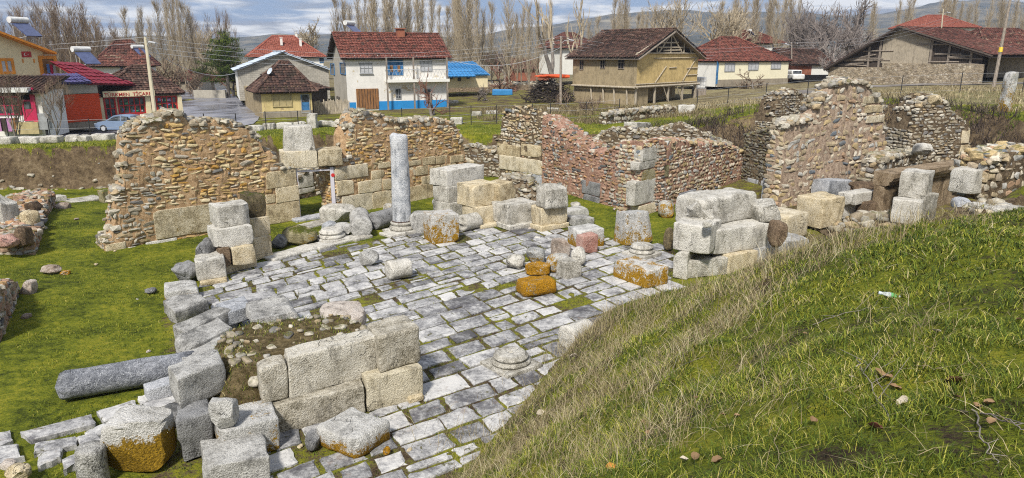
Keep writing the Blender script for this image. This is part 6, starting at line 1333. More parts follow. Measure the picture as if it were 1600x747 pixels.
def picket():
    a, b = gpt(492,182,70), gpt(546,176,71); root = empty('picket_fence', 'grey picket fence of uneven wooden boards beside the yellow house', 'fence', a); n = 26; rs = random.Random(3)
    for k in range(n):
        t = k/(n-1); p = a+(b-a)*t-a; hh = 1.35+rs.uniform(-.15,.15); mb = MB(); w = .055; mb.box((p[0]-w,p[1]-.02,p[2]-.1), (p[0]+w,p[1]+.02,p[2]+hh)); mb.build('picket', M['w_pale'], root)
    mb = MB(); [mb.tube([np.array([0,.05,z]), b-a+np.array([0,.05,z])], .04, 5) for z in (.35,1.0)]; mb.build('rail', M['w_pale'], root)
picket()
def yard_wall():
    a, b = gpt(352,152,95), gpt(303,150,100); h_ = House('yard_wall', 'low pale yard wall at the end of the road', (303,152,99), (352,149,99), .5, (303,141), 'wall'); h_.walls('p_grey'); h_ = House('yard_wall', 'mud yard wall running up the road beside the yellow house', (381,150,86), (410,186,67), .4, (381,134), 'wall'); h_.walls('mud')
yard_wall()
# ------------------------------------------------------------------ the row of pale ancient blocks along the green, and stray blocks in the fields
row = [(-4,30,'long'),(34,66,'long flat'),(70,96,'square'),(107,124,'square'),(125,142,'tilted'),(147,175,'long flat'),(177,202,'leaning slab'),(186,206,'thin')]
def fblk(label, u1, u2, vb, vt, dep, mat='white', tilt=0, d=.7, name='stone_block', round_=False):
    a, b = PD(u1, vb, dep), PD(u2, vb, dep); c = (a+b)/2; g = tz(c[0], c[1]); w = abs(b[0]-a[0]); h_ = (vb-vt)/F*dep
    v, f = boulder_mesh(w, d, h_, sd(), .1, .8, ICO3) if round_ else rough_block(w, d, h_, sd(), .07, .04, 4)
    put(name, label, v, f, M[mat], (c[0], c[1], g-.05), rnd.uniform(-.15,.15), (0, R(tilt)))
for lab, u1, u2, vb, vt, dep, t in (('white block at the far left of the row along the green',-6,26,227,214,42,0),('long flat white block in the row before the corner shop',30,66,225,213,42.5,0),('pale block below the grey meter box',68,97,224,211,42.5,0),('white square block left of the yellow clump in the row',106,124,220,208,43,0),('white block just right of the square one in the row',125,143,220,210,43,5),('long white block right of the yellow clump in the row',146,176,219,208,43.5,0),('leaning flat slab at the right end of the left row',177,206,214,204,44,-8),('thin pale slab propped behind the leaning slab',175,198,208,201,45,0)): fblk(lab, u1, u2, vb, vt, dep, tilt=t)
fblk('yellow flowering clump of lichened stone in the left row', 131,146,213,204,44.5,'ochre',0,.6,'boulder',True)
for lab, u1, u2, vb, vt, dep in (('pale block at the roadside end of the row below the road',372,392,201,190,50),('low pale block first left of the yellow house in the row',390,410,198,188,52),('white rounded block before the yellow house wall',413,430,198,187,53),('pale rounded block before the shuttered window',434,458,197,185,53),('squarish pale block below the blue door',460,478,195,183,54),('tall tapered pale stone right of the blue door',480,496,192,168,54),('long low pale block before the picket fence',497,520,190,180,55),('low pale block at the end of the picket fence',518,537,188,180,55),('lichened squarish block before the garage door',535,555,186,175,56),('grey block before the blue foot of the house',604,626,181,171,56),('long pale block before the balcony',620,642,187,177,54),('wide flat block carrying a lichened one before the house',646,684,186,175,54),('white block right of the white house on the field',703,722,177,166,56),('white block lying alone on the field',737,752,162,154,64)): fblk(lab, u1, u2, vb, vt, dep, 'white' if 'lichened sq' not in lab else 'lowl')
fblk('lichened block lying on the wide flat one before the house', 653,682,176,166,54.2,'greyl'); bpy.data.objects['stone_block'].name
for k, (u1, u2, vb, vt, dep, lab) in enumerate(((759,778,158,152,66,'flat white slab far out on the field'),(787,797,156,150,66,'small white boulder on the field left of a larger one'),(796,812,156,149,67,'larger white boulder on the field'),(808,816,155,148,68,'narrow white boulder on the field'),(855,873,154,148,70,'low pale slab near the grey pole'),(1016,1030,168,153,60,'pointed white stone before the mud house'),(1060,1085,168,155,59,'white frame-like block before the mud house'),(700,716,142,137,84,'pale stone at the foot of the far stone bank'))): fblk(lab, u1, u2, vb, vt, dep, round_=k in (1,2,3,5))
# upright lichened stone on the right bank
a = PD(1569, 176, 46); z = tz(a[0], a[1]); v, f = rough_block(.8, .6, (176-116)/F*46+max(0,a[2]-z)+.1, 77, .12, .05, 5); v[:,:2] *= 1-.12*v[:,2:3]/v[:,2].max(); put('standing_stone', 'upright grey standing stone with yellow lichen on the right bank', v, f, M['greyl2'] if 'greyl2' in M else M['greyl'], (a[0], a[1], z-.1), R(15), (0,R(2)), 'standing stone')
# wood pile with orange cover, dry stone bank beyond the field
heap('long bank of pale field stones beyond the green', [(690,143,2),(880,140,2),(880,136,2),(690,138,2)], .9, 71, n=300, size=.55, z0=1.9, name='stone_bank', cat='stone bank')
def woodpile():
    c = gpt(858, 148, 84); rs = random.Random(4); root = empty('brushwood_pile', 'dark heap of brushwood under an orange sheet', 'wood pile', c); mb = MB()
    for k in range(420):
        a = rs.uniform(0,6.28); r_ = 2.9*math.sqrt(rs.random()); z = max(.05, (3.0*(1-(r_/3.0)**2))*rs.uniform(.4,1.0)); p = np.array([math.cos(a)*r_, math.sin(a)*r_*.7, z]); d = np.array([rs.gauss(0,1), rs.gauss(0,1), rs.gauss(0,.35)]); d *= rs.uniform(.5,1.2)/np.linalg.norm(d); mb.tube([p-d, p+d], .035, 3, cap=False)
    mb.build('branches', M['w_dark'], root); v, f = boulder_mesh(4.2, 2.8, .5, 5, .2, .5, ICO3); o = put('cover', None, v, f, mat_paint('orange_sheet', (.68,.10,.02), .5), (.3,0,2.75)); o.parent = root
woodpile()
c = gpt(785, 130, 98); v, f = rough_block(2.8, 1.2, .8, 9, .1, .02, 0); put('covered_stack', 'low stack under a bright blue tarpaulin', v, f, M['bluesheet'], c, 0, cat='covered stack')
c = gpt(906, 137, 92); v, f = rough_block(1.3, 1.0, 1.1, 10, .1, .02, 0); put('water_tank', 'blue plastic tank beside the mud house', v, f, M['bluesheet'], c, 0, cat='tank')
c = gpt(1093, 127, 88); root = empty('caged_tank', 'white caged water tank between the mud house and the lemon house', 'tank', c); v, f = rough_block(1.3,1.1,1.3,4,.1,.01,0); v[:,2] += .9; mb = MB(); mb.add(v, f); mb.build('tank', M['white_p'], root, True); mb = MB()
for x in np.linspace(-.7,.7,5): mb.tube([(x,-.6,.85),(x,-.6,2.25)], .02, 4)
for z in np.linspace(.85,2.25,4): mb.tube([(-.7,-.6,z),(.7,-.6,z)], .02, 4)
mb.build('cage', M['steel'], root); mb = MB(); mb.box((-.75,-.6,-.3), (.75,.6,.84)); mb.build('stand', M['w_grey'], root)
c = gpt(73, 205, 49); root = empty('meter_box', 'grey meter box on a post by the corner shop', 'meter box', c); mb = MB(); mb.box((-.35,-.15,.7), (.35,.15,1.8)); mb.build('box', M['grey_p'], root); mb = MB(); mb.box((-.06,-.06,-.2), (.06,.06,.69)); mb.build('post', M['black_p'], root)
# ------------------------------------------------------------------ plants: materials
def mat_leafy(name, stops, rough=.75, trans=.0):
    n = NT(name); t = n.attr(); c = n.ramp(t, stops); return n.done(c, rough, .25)
M['grass'] = mat_leafy('grass_blades', [(0, (.018,.028,.006)), (.3, (.048,.076,.010)), (.55, (.115,.155,.015)), (.75, (.25,.26,.026)), (.9, (.37,.33,.07)), (1, (.40,.34,.17))])
M['straw'] = mat_leafy('dry_grass', [(0, (.10,.075,.045)), (.4, (.24,.19,.10)), (.75, (.40,.34,.20)), (1, (.52,.46,.31))])
M['brush'] = mat_leafy('dead_brush', [(0, (.022,.015,.013)), (.5, (.065,.048,.040)), (.8, (.13,.10,.08)), (1, (.24,.20,.13))])
def mat_bark(name, a, b):
    n = NT(name); v = n.pos(); c = n.ramp(n.noise(n.scale(v, (1,1,.3)), 3, 4, .7), [(.35, a), (.62, b)]); return n.done(c, .9, .1)
M['bark'] = mat_bark('poplar_bark', (.16,.13,.095), (.36,.31,.23)); M['twig'] = mat_bark('poplar_twigs', (.26,.21,.145), (.44,.37,.26)); M['twigbrown'] = mat_bark('brown_twigs', (.13,.095,.07), (.25,.185,.13)); M['barkgrey'] = mat_bark('grey_bark', (.12,.105,.095), (.27,.24,.21)); M['twiggrey'] = mat_bark('grey_twigs', (.13,.11,.10), (.25,.215,.195)); M['twigred'] = mat_bark('reddish_twigs', (.13,.06,.045), (.24,.13,.09))
def blades(mb, p, h, w, lean, tone, rs, bend=.5, az=None):
    n = len(p); az = rs.uniform(0, 2*np.pi, n) if az is None else az; la = rs.uniform(0, 2*np.pi, n); sx, sy = np.cos(az)*w/2, np.sin(az)*w/2; lx, ly = np.cos(la)*lean*h, np.sin(la)*lean*h; z0 = np.zeros(n)
    o = lambda dx, dy, dz: p+np.stack([dx, dy, dz], 1)
    V = np.stack([o(-sx,-sy,z0-.01), o(sx,sy,z0-.01), o(sx*.8+lx*.35,sy*.8+ly*.35,h*.55), o(-sx*.8+lx*.35,-sy*.8+ly*.35,h*.55), o(lx,ly,h*(1-bend*.3*lean))], 1).reshape(-1,3); b = np.arange(n)[:,None]*5
    T = np.repeat(tone, 5); mb.add(V, [b+np.array([[0,1,2,3]])][0], T); k = len(mb.v)-1; mb.v.append(np.zeros((0,3))); mb.t.append(np.zeros(0)); mb.f.append(b+np.array([[3,2,4]])+(mb.n-len(V))); mb.m.append(np.zeros(n, np.int32))
def build_mound_grass():
    rs = np.random.default_rng(5); N = 2400000; x = rs.uniform(-2.5, 17, N); y = rs.uniform(2.0, 21.5, N); d = np.hypot(x, y); ang = np.abs(np.arctan2(x, y)); k = (ang < R(42)) & (rs.random(N) < np.clip(3.0/d, 0, 1)**1.2); x, y, d = x[k], y[k], d[k]
    z = terrain(x, y); mo = MOUND(x, y); e = .12; sl = np.hypot((terrain(x+e, y)-z)/e, (terrain(x, y+e)-z)/e); k = (z > .06) & (z < mo+.4) & (mo > .05) & (np.hypot(x-13.5, y-19.3) > 2.2); x, y, z, d, sl = x[k], y[k], z[k], d[k], sl[k]
    pat = n2(x, y, 1.1, 41); pat2 = n2(x, y, 3.2, 44); keep = rs.random(len(x)) < np.clip(.64+pat*.6+pat2*.9-.35*np.clip(sl-.5, 0, 1), .12, 1); x, y, z, d, sl, pat, pat2 = (q[keep] for q in (x, y, z, d, sl, pat, pat2))
    n = len(x); h = np.clip(.046+.026*pat2+rs.normal(0, .020, n), .015, .13)*(1+.5*np.clip(sl-.4, 0, 1)); w = .0055*np.clip(d/4.5, .8, 2.6); tone = np.clip(.39+.22*pat2+.14*pat+rs.normal(0, .22, n)+.20*np.clip(sl-.45, 0, .6), 0, 1); tone = np.where(rs.random(n) < .05, rs.uniform(.85, 1, n), tone)
    mb = MB(); blades(mb, np.stack([x,y,z],1), h, w, rs.uniform(.2, 1.9, n), tone, rs); o = mb.build('grass', M['grass']); tag(o, 'short green grass growing over the near mound', 'grass', None, 'stuff'); print('mound blades', n)
    # dry grass on the flank and crest
    N = 400000; x = rs.uniform(-1.5, 12.5, N); y = rs.uniform(4, 21, N); z = terrain(x, y); mo = MOUND(x, y); sl = np.hypot((terrain(x+e, y)-z)/e, (terrain(x, y+e)-z)/e); k = (z > .05) & (z < mo+.4) & (mo > .03); pr = np.clip((sl-.46)*2.2, 0.005, 1)*np.clip(.5+n2(x, y, .8, 52)*1.1, 0, 1)*.36+.002; k &= rs.random(N) < pr
    x, y, z, sl = x[k], y[k], z[k], sl[k]; n = len(x); h = rs.uniform(.08, .32, n)*np.clip(.6+sl*.5, .6, 1.2); dd = np.hypot(x, y); mb = MB(); blades(mb, np.stack([x,y,z],1), h, rs.uniform(.003,.006, n)*np.clip(dd/7, .7, 1.8), rs.uniform(.3, 1.5, n), np.clip(rs.normal(.45, .28, n), 0, 1), rs); o = mb.build('dry_grass', M['straw']); tag(o, 'pale dry grass on the flank and edge of the mound', 'dry grass', None, 'stuff'); print('straw', n)
    N = 16000; x = rs.uniform(-2, 12, N); y = rs.uniform(2.5, 18, N); k = (rs.random(N) < np.clip(3.5/np.hypot(x,y),0,1)) & (MOUND(x,y) > .1) & (rs.random(N) < np.clip(.35+n2(x,y,.9,83),.03,1)); x, y = x[k], y[k]; n = len(x); z = terrain(x,y)+.03; mb = MB(); blades(mb, np.stack([x,y,z],1), np.full(n,.05), rs.uniform(.003,.007,n), rs.uniform(1.5,5,n), np.clip(rs.normal(.5,.25,n),0,1), rs, 0); o = mb.build('plant_litter', M['straw']); tag(o, 'fine dry litter lying in the mound grass', 'litter', None, 'stuff')
build_mound_grass()
def build_lawn():
    rs = np.random.default_rng(6); mb = MB(); N = 260000; x = rs.uniform(-24, -6, N); y = rs.uniform(10, 36, N); k = (np.abs(x) < .76*y) & ~inpoly(x, y, FLOOR_POLY) & (rs.random(N) < np.clip(15/np.hypot(x,y), 0, 1)); x, y = x[k], y[k]; z = terrain(x, y); s = pit_sd(x, y); pat = n2(x, y, 1.3, 12); k = (s < -.6) & (MOUND(x, y) < 0) & (rs.random(len(x)) < np.clip(.5+pat*.8, .03, 1)); x, y, z, pat = x[k], y[k], z[k], pat[k]; n = len(x)
    blades(mb, np.stack([x,y,z],1), rs.uniform(.025,.075,n), .013, rs.uniform(.2,1,n), np.clip(.50+.22*pat+rs.normal(0,.17,n), 0, .9), rs)
    N = 50000; x = rs.uniform(0, 16, N); y = rs.uniform(26, 42, N); k = ~inpoly(x, y, FLOOR_POLY); x, y = x[k], y[k]; pat = n2(x, y, 1.3, 13); k = rs.random(len(x)) < np.clip(.4+pat*.8, 0, 1); x, y, pat = x[k], y[k], pat[k]; z = terrain(x, y); n = len(x); blades(mb, np.stack([x,y,z],1), rs.uniform(.03,.08,n), .016, rs.uniform(.2,1,n), np.clip(.45+.2*pat+rs.normal(0,.15,n), 0, .85), rs)
    # upper green beyond the pit, with a fringe hanging over the cut bank
    N = 120000; x = rs.uniform(-34, 17, N); y = rs.uniform(36, 58, N); s = pit_sd(x, y); pat = n2(x, y, .7, 14); k = (s > -.15) & (s < 9) & (rs.random(N) < np.where(s < .5, 1, np.clip(.6+pat*.6, .05, 1))); x, y, s, pat = x[k], y[k], s[k], pat[k]; z = terrain(x, y); n = len(x); blades(mb, np.stack([x,y,z],1), rs.uniform(.04,.11,n)*np.where(s < .5, 1.6, 1), .024, rs.uniform(.2,1,n), np.clip(.62+.12*pat+rs.normal(0,.12,n)+np.where(s < .3, .15, 0), 0, 1), rs)
    o = mb.build('grass', M['grass']); tag(o, 'short mossy turf in the excavated rooms and on the green', 'grass', None, 'stuff')
    if HEAP_TUFTS:
        q = np.concatenate(HEAP_TUFTS); q = q[rs.random(len(q)) < np.clip(.4+n2(q[:,0], q[:,1], 1.6, 91), 0, 1)]; m3 = MB(); blades(m3, q, rs.uniform(.03,.10,len(q)), .012, rs.uniform(.3,1.4,len(q)), np.clip(rs.normal(.55,.3,len(q)), 0, 1), rs); o = m3.build('moss', M['grass']); tag(o, 'moss and dry weeds growing on the near pier', 'moss', None, 'stuff')
    # moss and weeds in the paving joints
    me = bpy.data.objects['paving'].data; co = np.zeros(len(me.vertices)*3, np.float32); me.vertices.foreach_get('co', co); co = co.reshape(-1,3); nq = len(co)//76; N = 110000; x = rs.uniform(-12, 8, N); y = rs.uniform(9, 36, N); k = inpoly(x, y, FLOOR_POLY); x, y = x[k], y[k]; cov = np.zeros(len(x), bool)
    for i in range(nq):
        q = co[i*76:i*76+36]; a = q[[0,5,35,30], :2]; lo, hi = a.min(0), a.max(0); m = (x > lo[0]) & (x < hi[0]) & (y > lo[1]) & (y < hi[1]); 
        if m.any(): ii = np.nonzero(m)[0]; cov[ii[inpoly(x[ii], y[ii], a)]] = True
    k = ~cov & (rs.random(len(x)) < np.clip(.65+n2(x, y, 1.1, 61)*1.0, .0, 1)); x, y = x[k], y[k]; n = len(x); z = terrain(x, y); mb = MB(); blades(mb, np.stack([x,y,z],1), rs.uniform(.03,.07,n), .016, rs.uniform(.2,1.1,n), np.clip(rs.normal(.36,.17,n), 0, .9), rs); o = mb.build('moss', M['grass']); tag(o, 'moss and weeds growing in the joints of the paving', 'moss', None, 'stuff')
build_lawn()
def build_brush():
    rs = np.random.default_rng(9); N = 46000; x = rs.uniform(9, 34, N); y = rs.uniform(40, 58.5, N); s = pit_sd(x, y); bw = bankw(x, y); k = (s < .5) & (s > -bw*1.1) & (rs.random(N) < np.clip(.55+n2(x, y, .6, 71)*.9, .04, 1)); x, y, s = x[k], y[k], s[k]; z = terrain(x, y); n = len(x); p = np.stack([x,y,z],1); mb = MB(); green = n2(x, y, .35, 73) > .55
    a = ~green; blades(mb, p[a], rs.uniform(.3,1.0,a.sum()), .035, rs.uniform(.3,1.3,a.sum()), np.clip(rs.normal(.42,.25,a.sum()), 0, 1), rs); o = mb.build('undergrowth', M['brush']); tag(o, 'dead brown scrub over the right hand earth bank', 'scrub', None, 'stuff')
    mb = MB(); blades(mb, p[green], rs.uniform(.1,.35,green.sum()), .04, rs.uniform(.3,1.,green.sum()), np.clip(rs.normal(.42,.16,green.sum()), 0, 1), rs)
    N = 40000; x = rs.uniform(14, 46, N); y = rs.uniform(46, 74, N); s = pit_sd(x, y); pat = n2(x, y, .4, 75); k = (s > .2) & (rs.random(N) < np.clip(.4+pat, .05, 1)*.8); x, y, pat = x[k], y[k], pat[k]; z = terrain(x, y); n = len(x); m2 = MB(); g = (pat < -.05) & (pit_sd(x, y) < 4); blades(m2, np.stack([x,y,z],1)[~g], rs.uniform(.12,.5,(~g).sum()), .04, rs.uniform(.2,1,(~g).sum()), np.clip(rs.normal(.5,.2,(~g).sum()), 0, 1), rs); blades(mb, np.stack([x,y,z],1)[g], rs.uniform(.08,.2,g.sum()), .04, rs.uniform(.2,1,g.sum()), np.clip(rs.normal(.5,.16,g.sum()), 0, 1), rs)
    # stems round the right hand stones
    for (u, v, c) in ((1130,432,70),(1240,405,120),(1330,385,170),(1400,365,110),(1290,395,120),(960,500,100),(870,560,140),(760,690,200),(930,520,120),(905,575,140),(870,600,120),(980,490,120),(1030,470,100)):
        q = on_ground(u, v); xx = q[0]+rs.normal(0, .7, c); yy = q[1]+rs.normal(0, .5, c); blades(m2, np.stack([xx, yy, terrain(xx, yy)],1), rs.uniform(.15,.6,c), .009, rs.uniform(.1,.9,c), np.clip(rs.normal(.5,.25,c), 0, 1), rs)
    # rough weeds in front of the village
    N = 16000; x = rs.uniform(-3, 16, N); y = rs.uniform(56, 76, N); pat = n2(x, y, .5, 77); k = pat > .12; x, y = x[k], y[k]; n = len(x); blades(m2, np.stack([x,y,terrain(x,y)],1), rs.uniform(.15,.6,n), .05, rs.uniform(.2,1,n), np.clip(rs.normal(.25,.2,n), 0, 1), rs)
    o = m2.build('dry_grass', M['straw']); tag(o, 'dry grass and stems on the right bank and about the stones', 'dry grass', None, 'stuff'); o = mb.build('grass', M['grass']); tag(o, 'green grass patches on the right bank', 'grass', None, 'stuff')
build_brush()
def crest_brush():
    rs = np.random.default_rng(19); mb = MB()
    for (u, v, c, sx) in ((940,512,260,.55),(915,545,240,.5),(880,585,220,.5),(850,625,200,.45),(1000,482,200,.5),(1240,402,200,.8),(1290,388,200,.8),(820,672,160,.4),(1080,520,120,.7),(1150,470,140,.7)):
        q = on_ground(u, v); x = q[0]+rs.normal(0, sx, c); y = q[1]+rs.normal(0, sx*.8, c); z = terrain(x, y); k = z > .05; x, y, z = x[k], y[k], z[k]; n = len(x); blades(mb, np.stack([x,y,z],1), rs.uniform(.08,.32,n), .007, rs.uniform(.4,2.0,n), np.clip(rs.normal(.55,.28,n), 0, 1), rs)
    o = mb.build('undergrowth', M['brush']); tag(o, 'dead brown weeds in clumps along the edge of the mound', 'dead weeds', None, 'stuff')
crest_brush()

# ------------------------------------------------------------------ trees
def unit(v): return v/(np.linalg.norm(v)+1e-9)
def poplar(seed, Ht=20.0, nb=95, spread=.30, mats=('bark','twig'), low=.10, r0=.20, tw=7, trunks=1):
    rs = np.random.default_rng(seed); tk, cr = MB(), MB()
    for q in range(trunks):
        off = np.array([rs.normal(0,.5), rs.normal(0,.5), 0]) if trunks > 1 else np.zeros(3); t = np.linspace(0, 1, 10); hh = Ht*(1 if q == 0 else rs.uniform(.75,.98)); wob = np.stack([np.cumsum(rs.normal(0,.09,10)), np.cumsum(rs.normal(0,.09,10)), t*hh], 1)+off*(1+t[:,None]*1.2); wob[0,2] = -.6; tk.tube(wob, np.interp(t, [0,1], [r0,.02]), 6)
        for k in range(nb//trunks):
            f = low+(.97-low)*rs.random()**.9; b = np.array([np.interp(f, t, wob[:,i]) for i in range(3)]); az = rs.uniform(0, 6.28); L = hh*(.07+.26*(1-f)**.8)*rs.uniform(.6,1.15); o = np.array([math.cos(az), math.sin(az), 0]); pts = [b]; d = unit(o*spread*rs.uniform(1.2,2.2)+np.array([0,0,1])); m = 5
            for i in range(m): d = unit(d+np.array([0,0,.16])+rs.normal(0,.07,3)); pts.append(pts[-1]+d*L/m)
            cr.tube(pts, np.linspace(.045,.012,m+1)*(.5+.7*(1-f)), 3, cap=False); pts = np.array(pts)
            for j in range(tw):
                g = rs.uniform(.15,1); s = np.array([np.interp(g*m, np.arange(m+1), pts[:,i]) for i in range(3)]); e = unit(d+rs.normal(0,.38,3)+np.array([0,0,.3])); l = rs.uniform(.5,1.6)*Ht/20; cr.tube([s, s+e*l*.5+rs.normal(0,.04,3), s+e*l+[0,0,.1]], [.016,.012,.006], 3, cap=False)
    return tk, cr
def broad(seed, Ht=12.0, mats=('barkgrey','twiggrey'), r0=.28, levels=5, ang=.55, up=.25, fork=.25, th=.008, nsplit=(3,4)):
    rs = np.random.default_rng(seed); tk, cr = MB(), MB()
    def grow(p, d, L, r, lv):
        m = 4; pts = [p]
        for i in range(m): d = unit(d+rs.normal(0,.12,3)+np.array([0,0,up*.25])); pts.append(pts[-1]+d*L/m)
        (tk if lv >= levels-1 else cr).tube(pts, np.linspace(r, max(th, r*.6), m+1), 6 if lv >= levels-1 else 3, cap=False)
        if lv == 0: return
        for k in range(rs.integers(nsplit[0], nsplit[1]+1)):
            f = rs.uniform(.45,1) if k else 1.0; i = int(f*m); q = pts[i]; nd = unit(d+rs.normal(0,ang,3)+np.array([0,0,up])); grow(q, nd, L*rs.uniform(.6,.85), max(th, r*.58), lv-1)
    grow(np.array([0,0,-.5]), np.array([0,0,1.]), Ht*fork, r0, levels); return tk, cr
def make_tree(name, label, kind, mats, group, cat='tree'):
    tk, cr = kind; root = empty(name, label, cat, (0,0,0), group); tk.build('trunk', M[mats[0]], root, True); cr.build('crown', M[mats[1]], root); return root
def set_tree(o, u, vtop, dep, H0, rz, vb=None):
    a = PD(u, 150, dep); z = tz(a[0], a[1]); top = PD(u, vtop, dep)[2]; s = (top-z)/H0; o.location = (a[0], a[1], z-.1); k = rs4.uniform(.75, 1.3); o.scale = (s*k, s*k, s); o.rotation_euler = (rs4.gauss(0, .018), rs4.gauss(0, .018), rz)
rs3 = random.Random(11); rs4 = random.Random(12)
def grove(label, group, protos, H0, spots):
    for i, (u, vt, dep) in enumerate(spots):
        p = protos[i % len(protos)]
        if not p.get('used'): o = p; p['used'] = 1
        else: o = copy_tree(p); 
        o['label'] = label; o['group'] = group; set_tree(o, u+rs4.gauss(0, 1.5), vt+rs4.uniform(-9, 9), dep, H0, rs3.uniform(0, 6.28))
def protos(kind, n, s0, mats, name, **k): return [make_tree(name, 'x', kind(s0+q, **k), mats, 'x') for q in range(n)]
PO = protos(poplar, 4, 300, ('bark','twig'), 'poplar_tree', nb=150, tw=7)
PB = protos(poplar, 3, 320, ('bark','twigbrown'), 'bare_tree', nb=120, spread=.42, tw=8, trunks=2)
def again(ps):
    out = []
    for p in ps: c = copy_tree(p); c['used'] = 0; out.append(c)
    return out
grove('bare brown tree in the dense grove behind the flagged house and the shop', 'bare grove at the left', PB, 20.0, [(u, v, rs3.uniform(100,130)) for u, v in ((20,40),(37,22),(50,30),(61,20),(72,30),(84,22),(95,16),(106,24),(118,16),(131,26),(142,34),(154,32),(166,40),(178,44),(190,56),(28,30),(44,14),(56,22),(66,6),(78,14),(90,4),(101,16),(112,2),(124,6),(137,12),(148,20),(160,28),(171,30),(184,38),(196,50))])
grove('bare upright poplar left of the road end, beyond the shop', 'poplars beyond the shop', PO, 20.0, [(u, v, rs3.uniform(115,140)) for u, v in ((205,18),(222,40),(236,24),(248,36),(262,12),(276,-12),(284,-8),(291,-6),(300,14),(312,22))])
PO2 = again(PO); PB2 = again(PB)
grove('slim bare tree in the row behind the dark conifer', 'slim trees behind the conifer', PB2, 20.0, [(u, v, rs3.uniform(125,150)) for u, v in ((322,20),(333,22),(346,16),(358,22),(371,28))])
grove('tall bare poplar in the close row behind the white and blue house', 'poplars behind the two-storey house', PO2, 20.0, [(u, v, rs3.uniform(118,150)) for u, v in ((534,-8),(546,12),(556,8),(566,2),(576,-4),(586,-8),(594,-10),(603,-4),(612,-8),(620,-12),(629,-6),(638,-10),(647,-6),(656,-12),(665,0),(678,-14),(692,24))])
PO3 = again(PO); grove('tall bare poplar in the wide clump right of the white and blue house', 'poplar clump above the blue shed', PO3, 20.0, [(u, v, rs3.uniform(112,130)) for u, v in ((704,8),(711,-10),(718,-14),(726,-18),(733,-22),(740,-16),(747,-10),(757,20),(769,12))])
PO4 = again(PO); grove('bare poplar in the open field behind the brushwood pile', 'poplars in the open field', PO4, 20.0, [(u, v, rs3.uniform(100,150)) for u, v in ((794,-28),(806,24),(815,14),(826,10),(838,16),(850,32),(858,6),(918,28),(930,34))])
PO5 = again(PO); grove('bare poplar standing behind the mud house roof', 'poplars behind the mud house', PO5, 20.0, [(u, v, rs3.uniform(140,170)) for u, v in ((956,2),(963,-4),(971,4),(980,12),(988,20),(997,12),(1006,24),(1016,30))])
PO6 = again(PO); grove('bare poplar in the row behind the lemon house', 'poplars behind the lemon house', PO6, 20.0, [(u, v, rs3.uniform(125,160)) for u, v in ((1122,6),(1133,2),(1143,-6),(1154,4),(1165,-2),(1175,-8),(1187,0),(1197,-10),(1207,2),(1216,-4),(1226,-8),(1236,4))])
PO7 = again(PO); grove('bare poplar on the skyline beyond the barn roof', 'poplars beyond the barn', PO7, 20.0, [(u, v, rs3.uniform(165,200)) for u, v in ((1346,24),(1358,14),(1390,4),(1398,-2),(1406,6),(1453,-8),(1460,-4),(1467,-12),(1475,-8),(1483,0),(1494,2),(1505,8),(1528,-6),(1538,-2),(1550,4),(1563,0),(1580,-6),(1592,2))])
def single(name, label, kind, mats, u, vt, dep, H0, rz=0, cat='tree'):
    o = make_tree(name, label, kind, mats, None, cat)
    set_tree(o, u, vt, dep, H0, rz); return o
def bh(k): return max(q[:,2].max() for m in k for q in m.v)
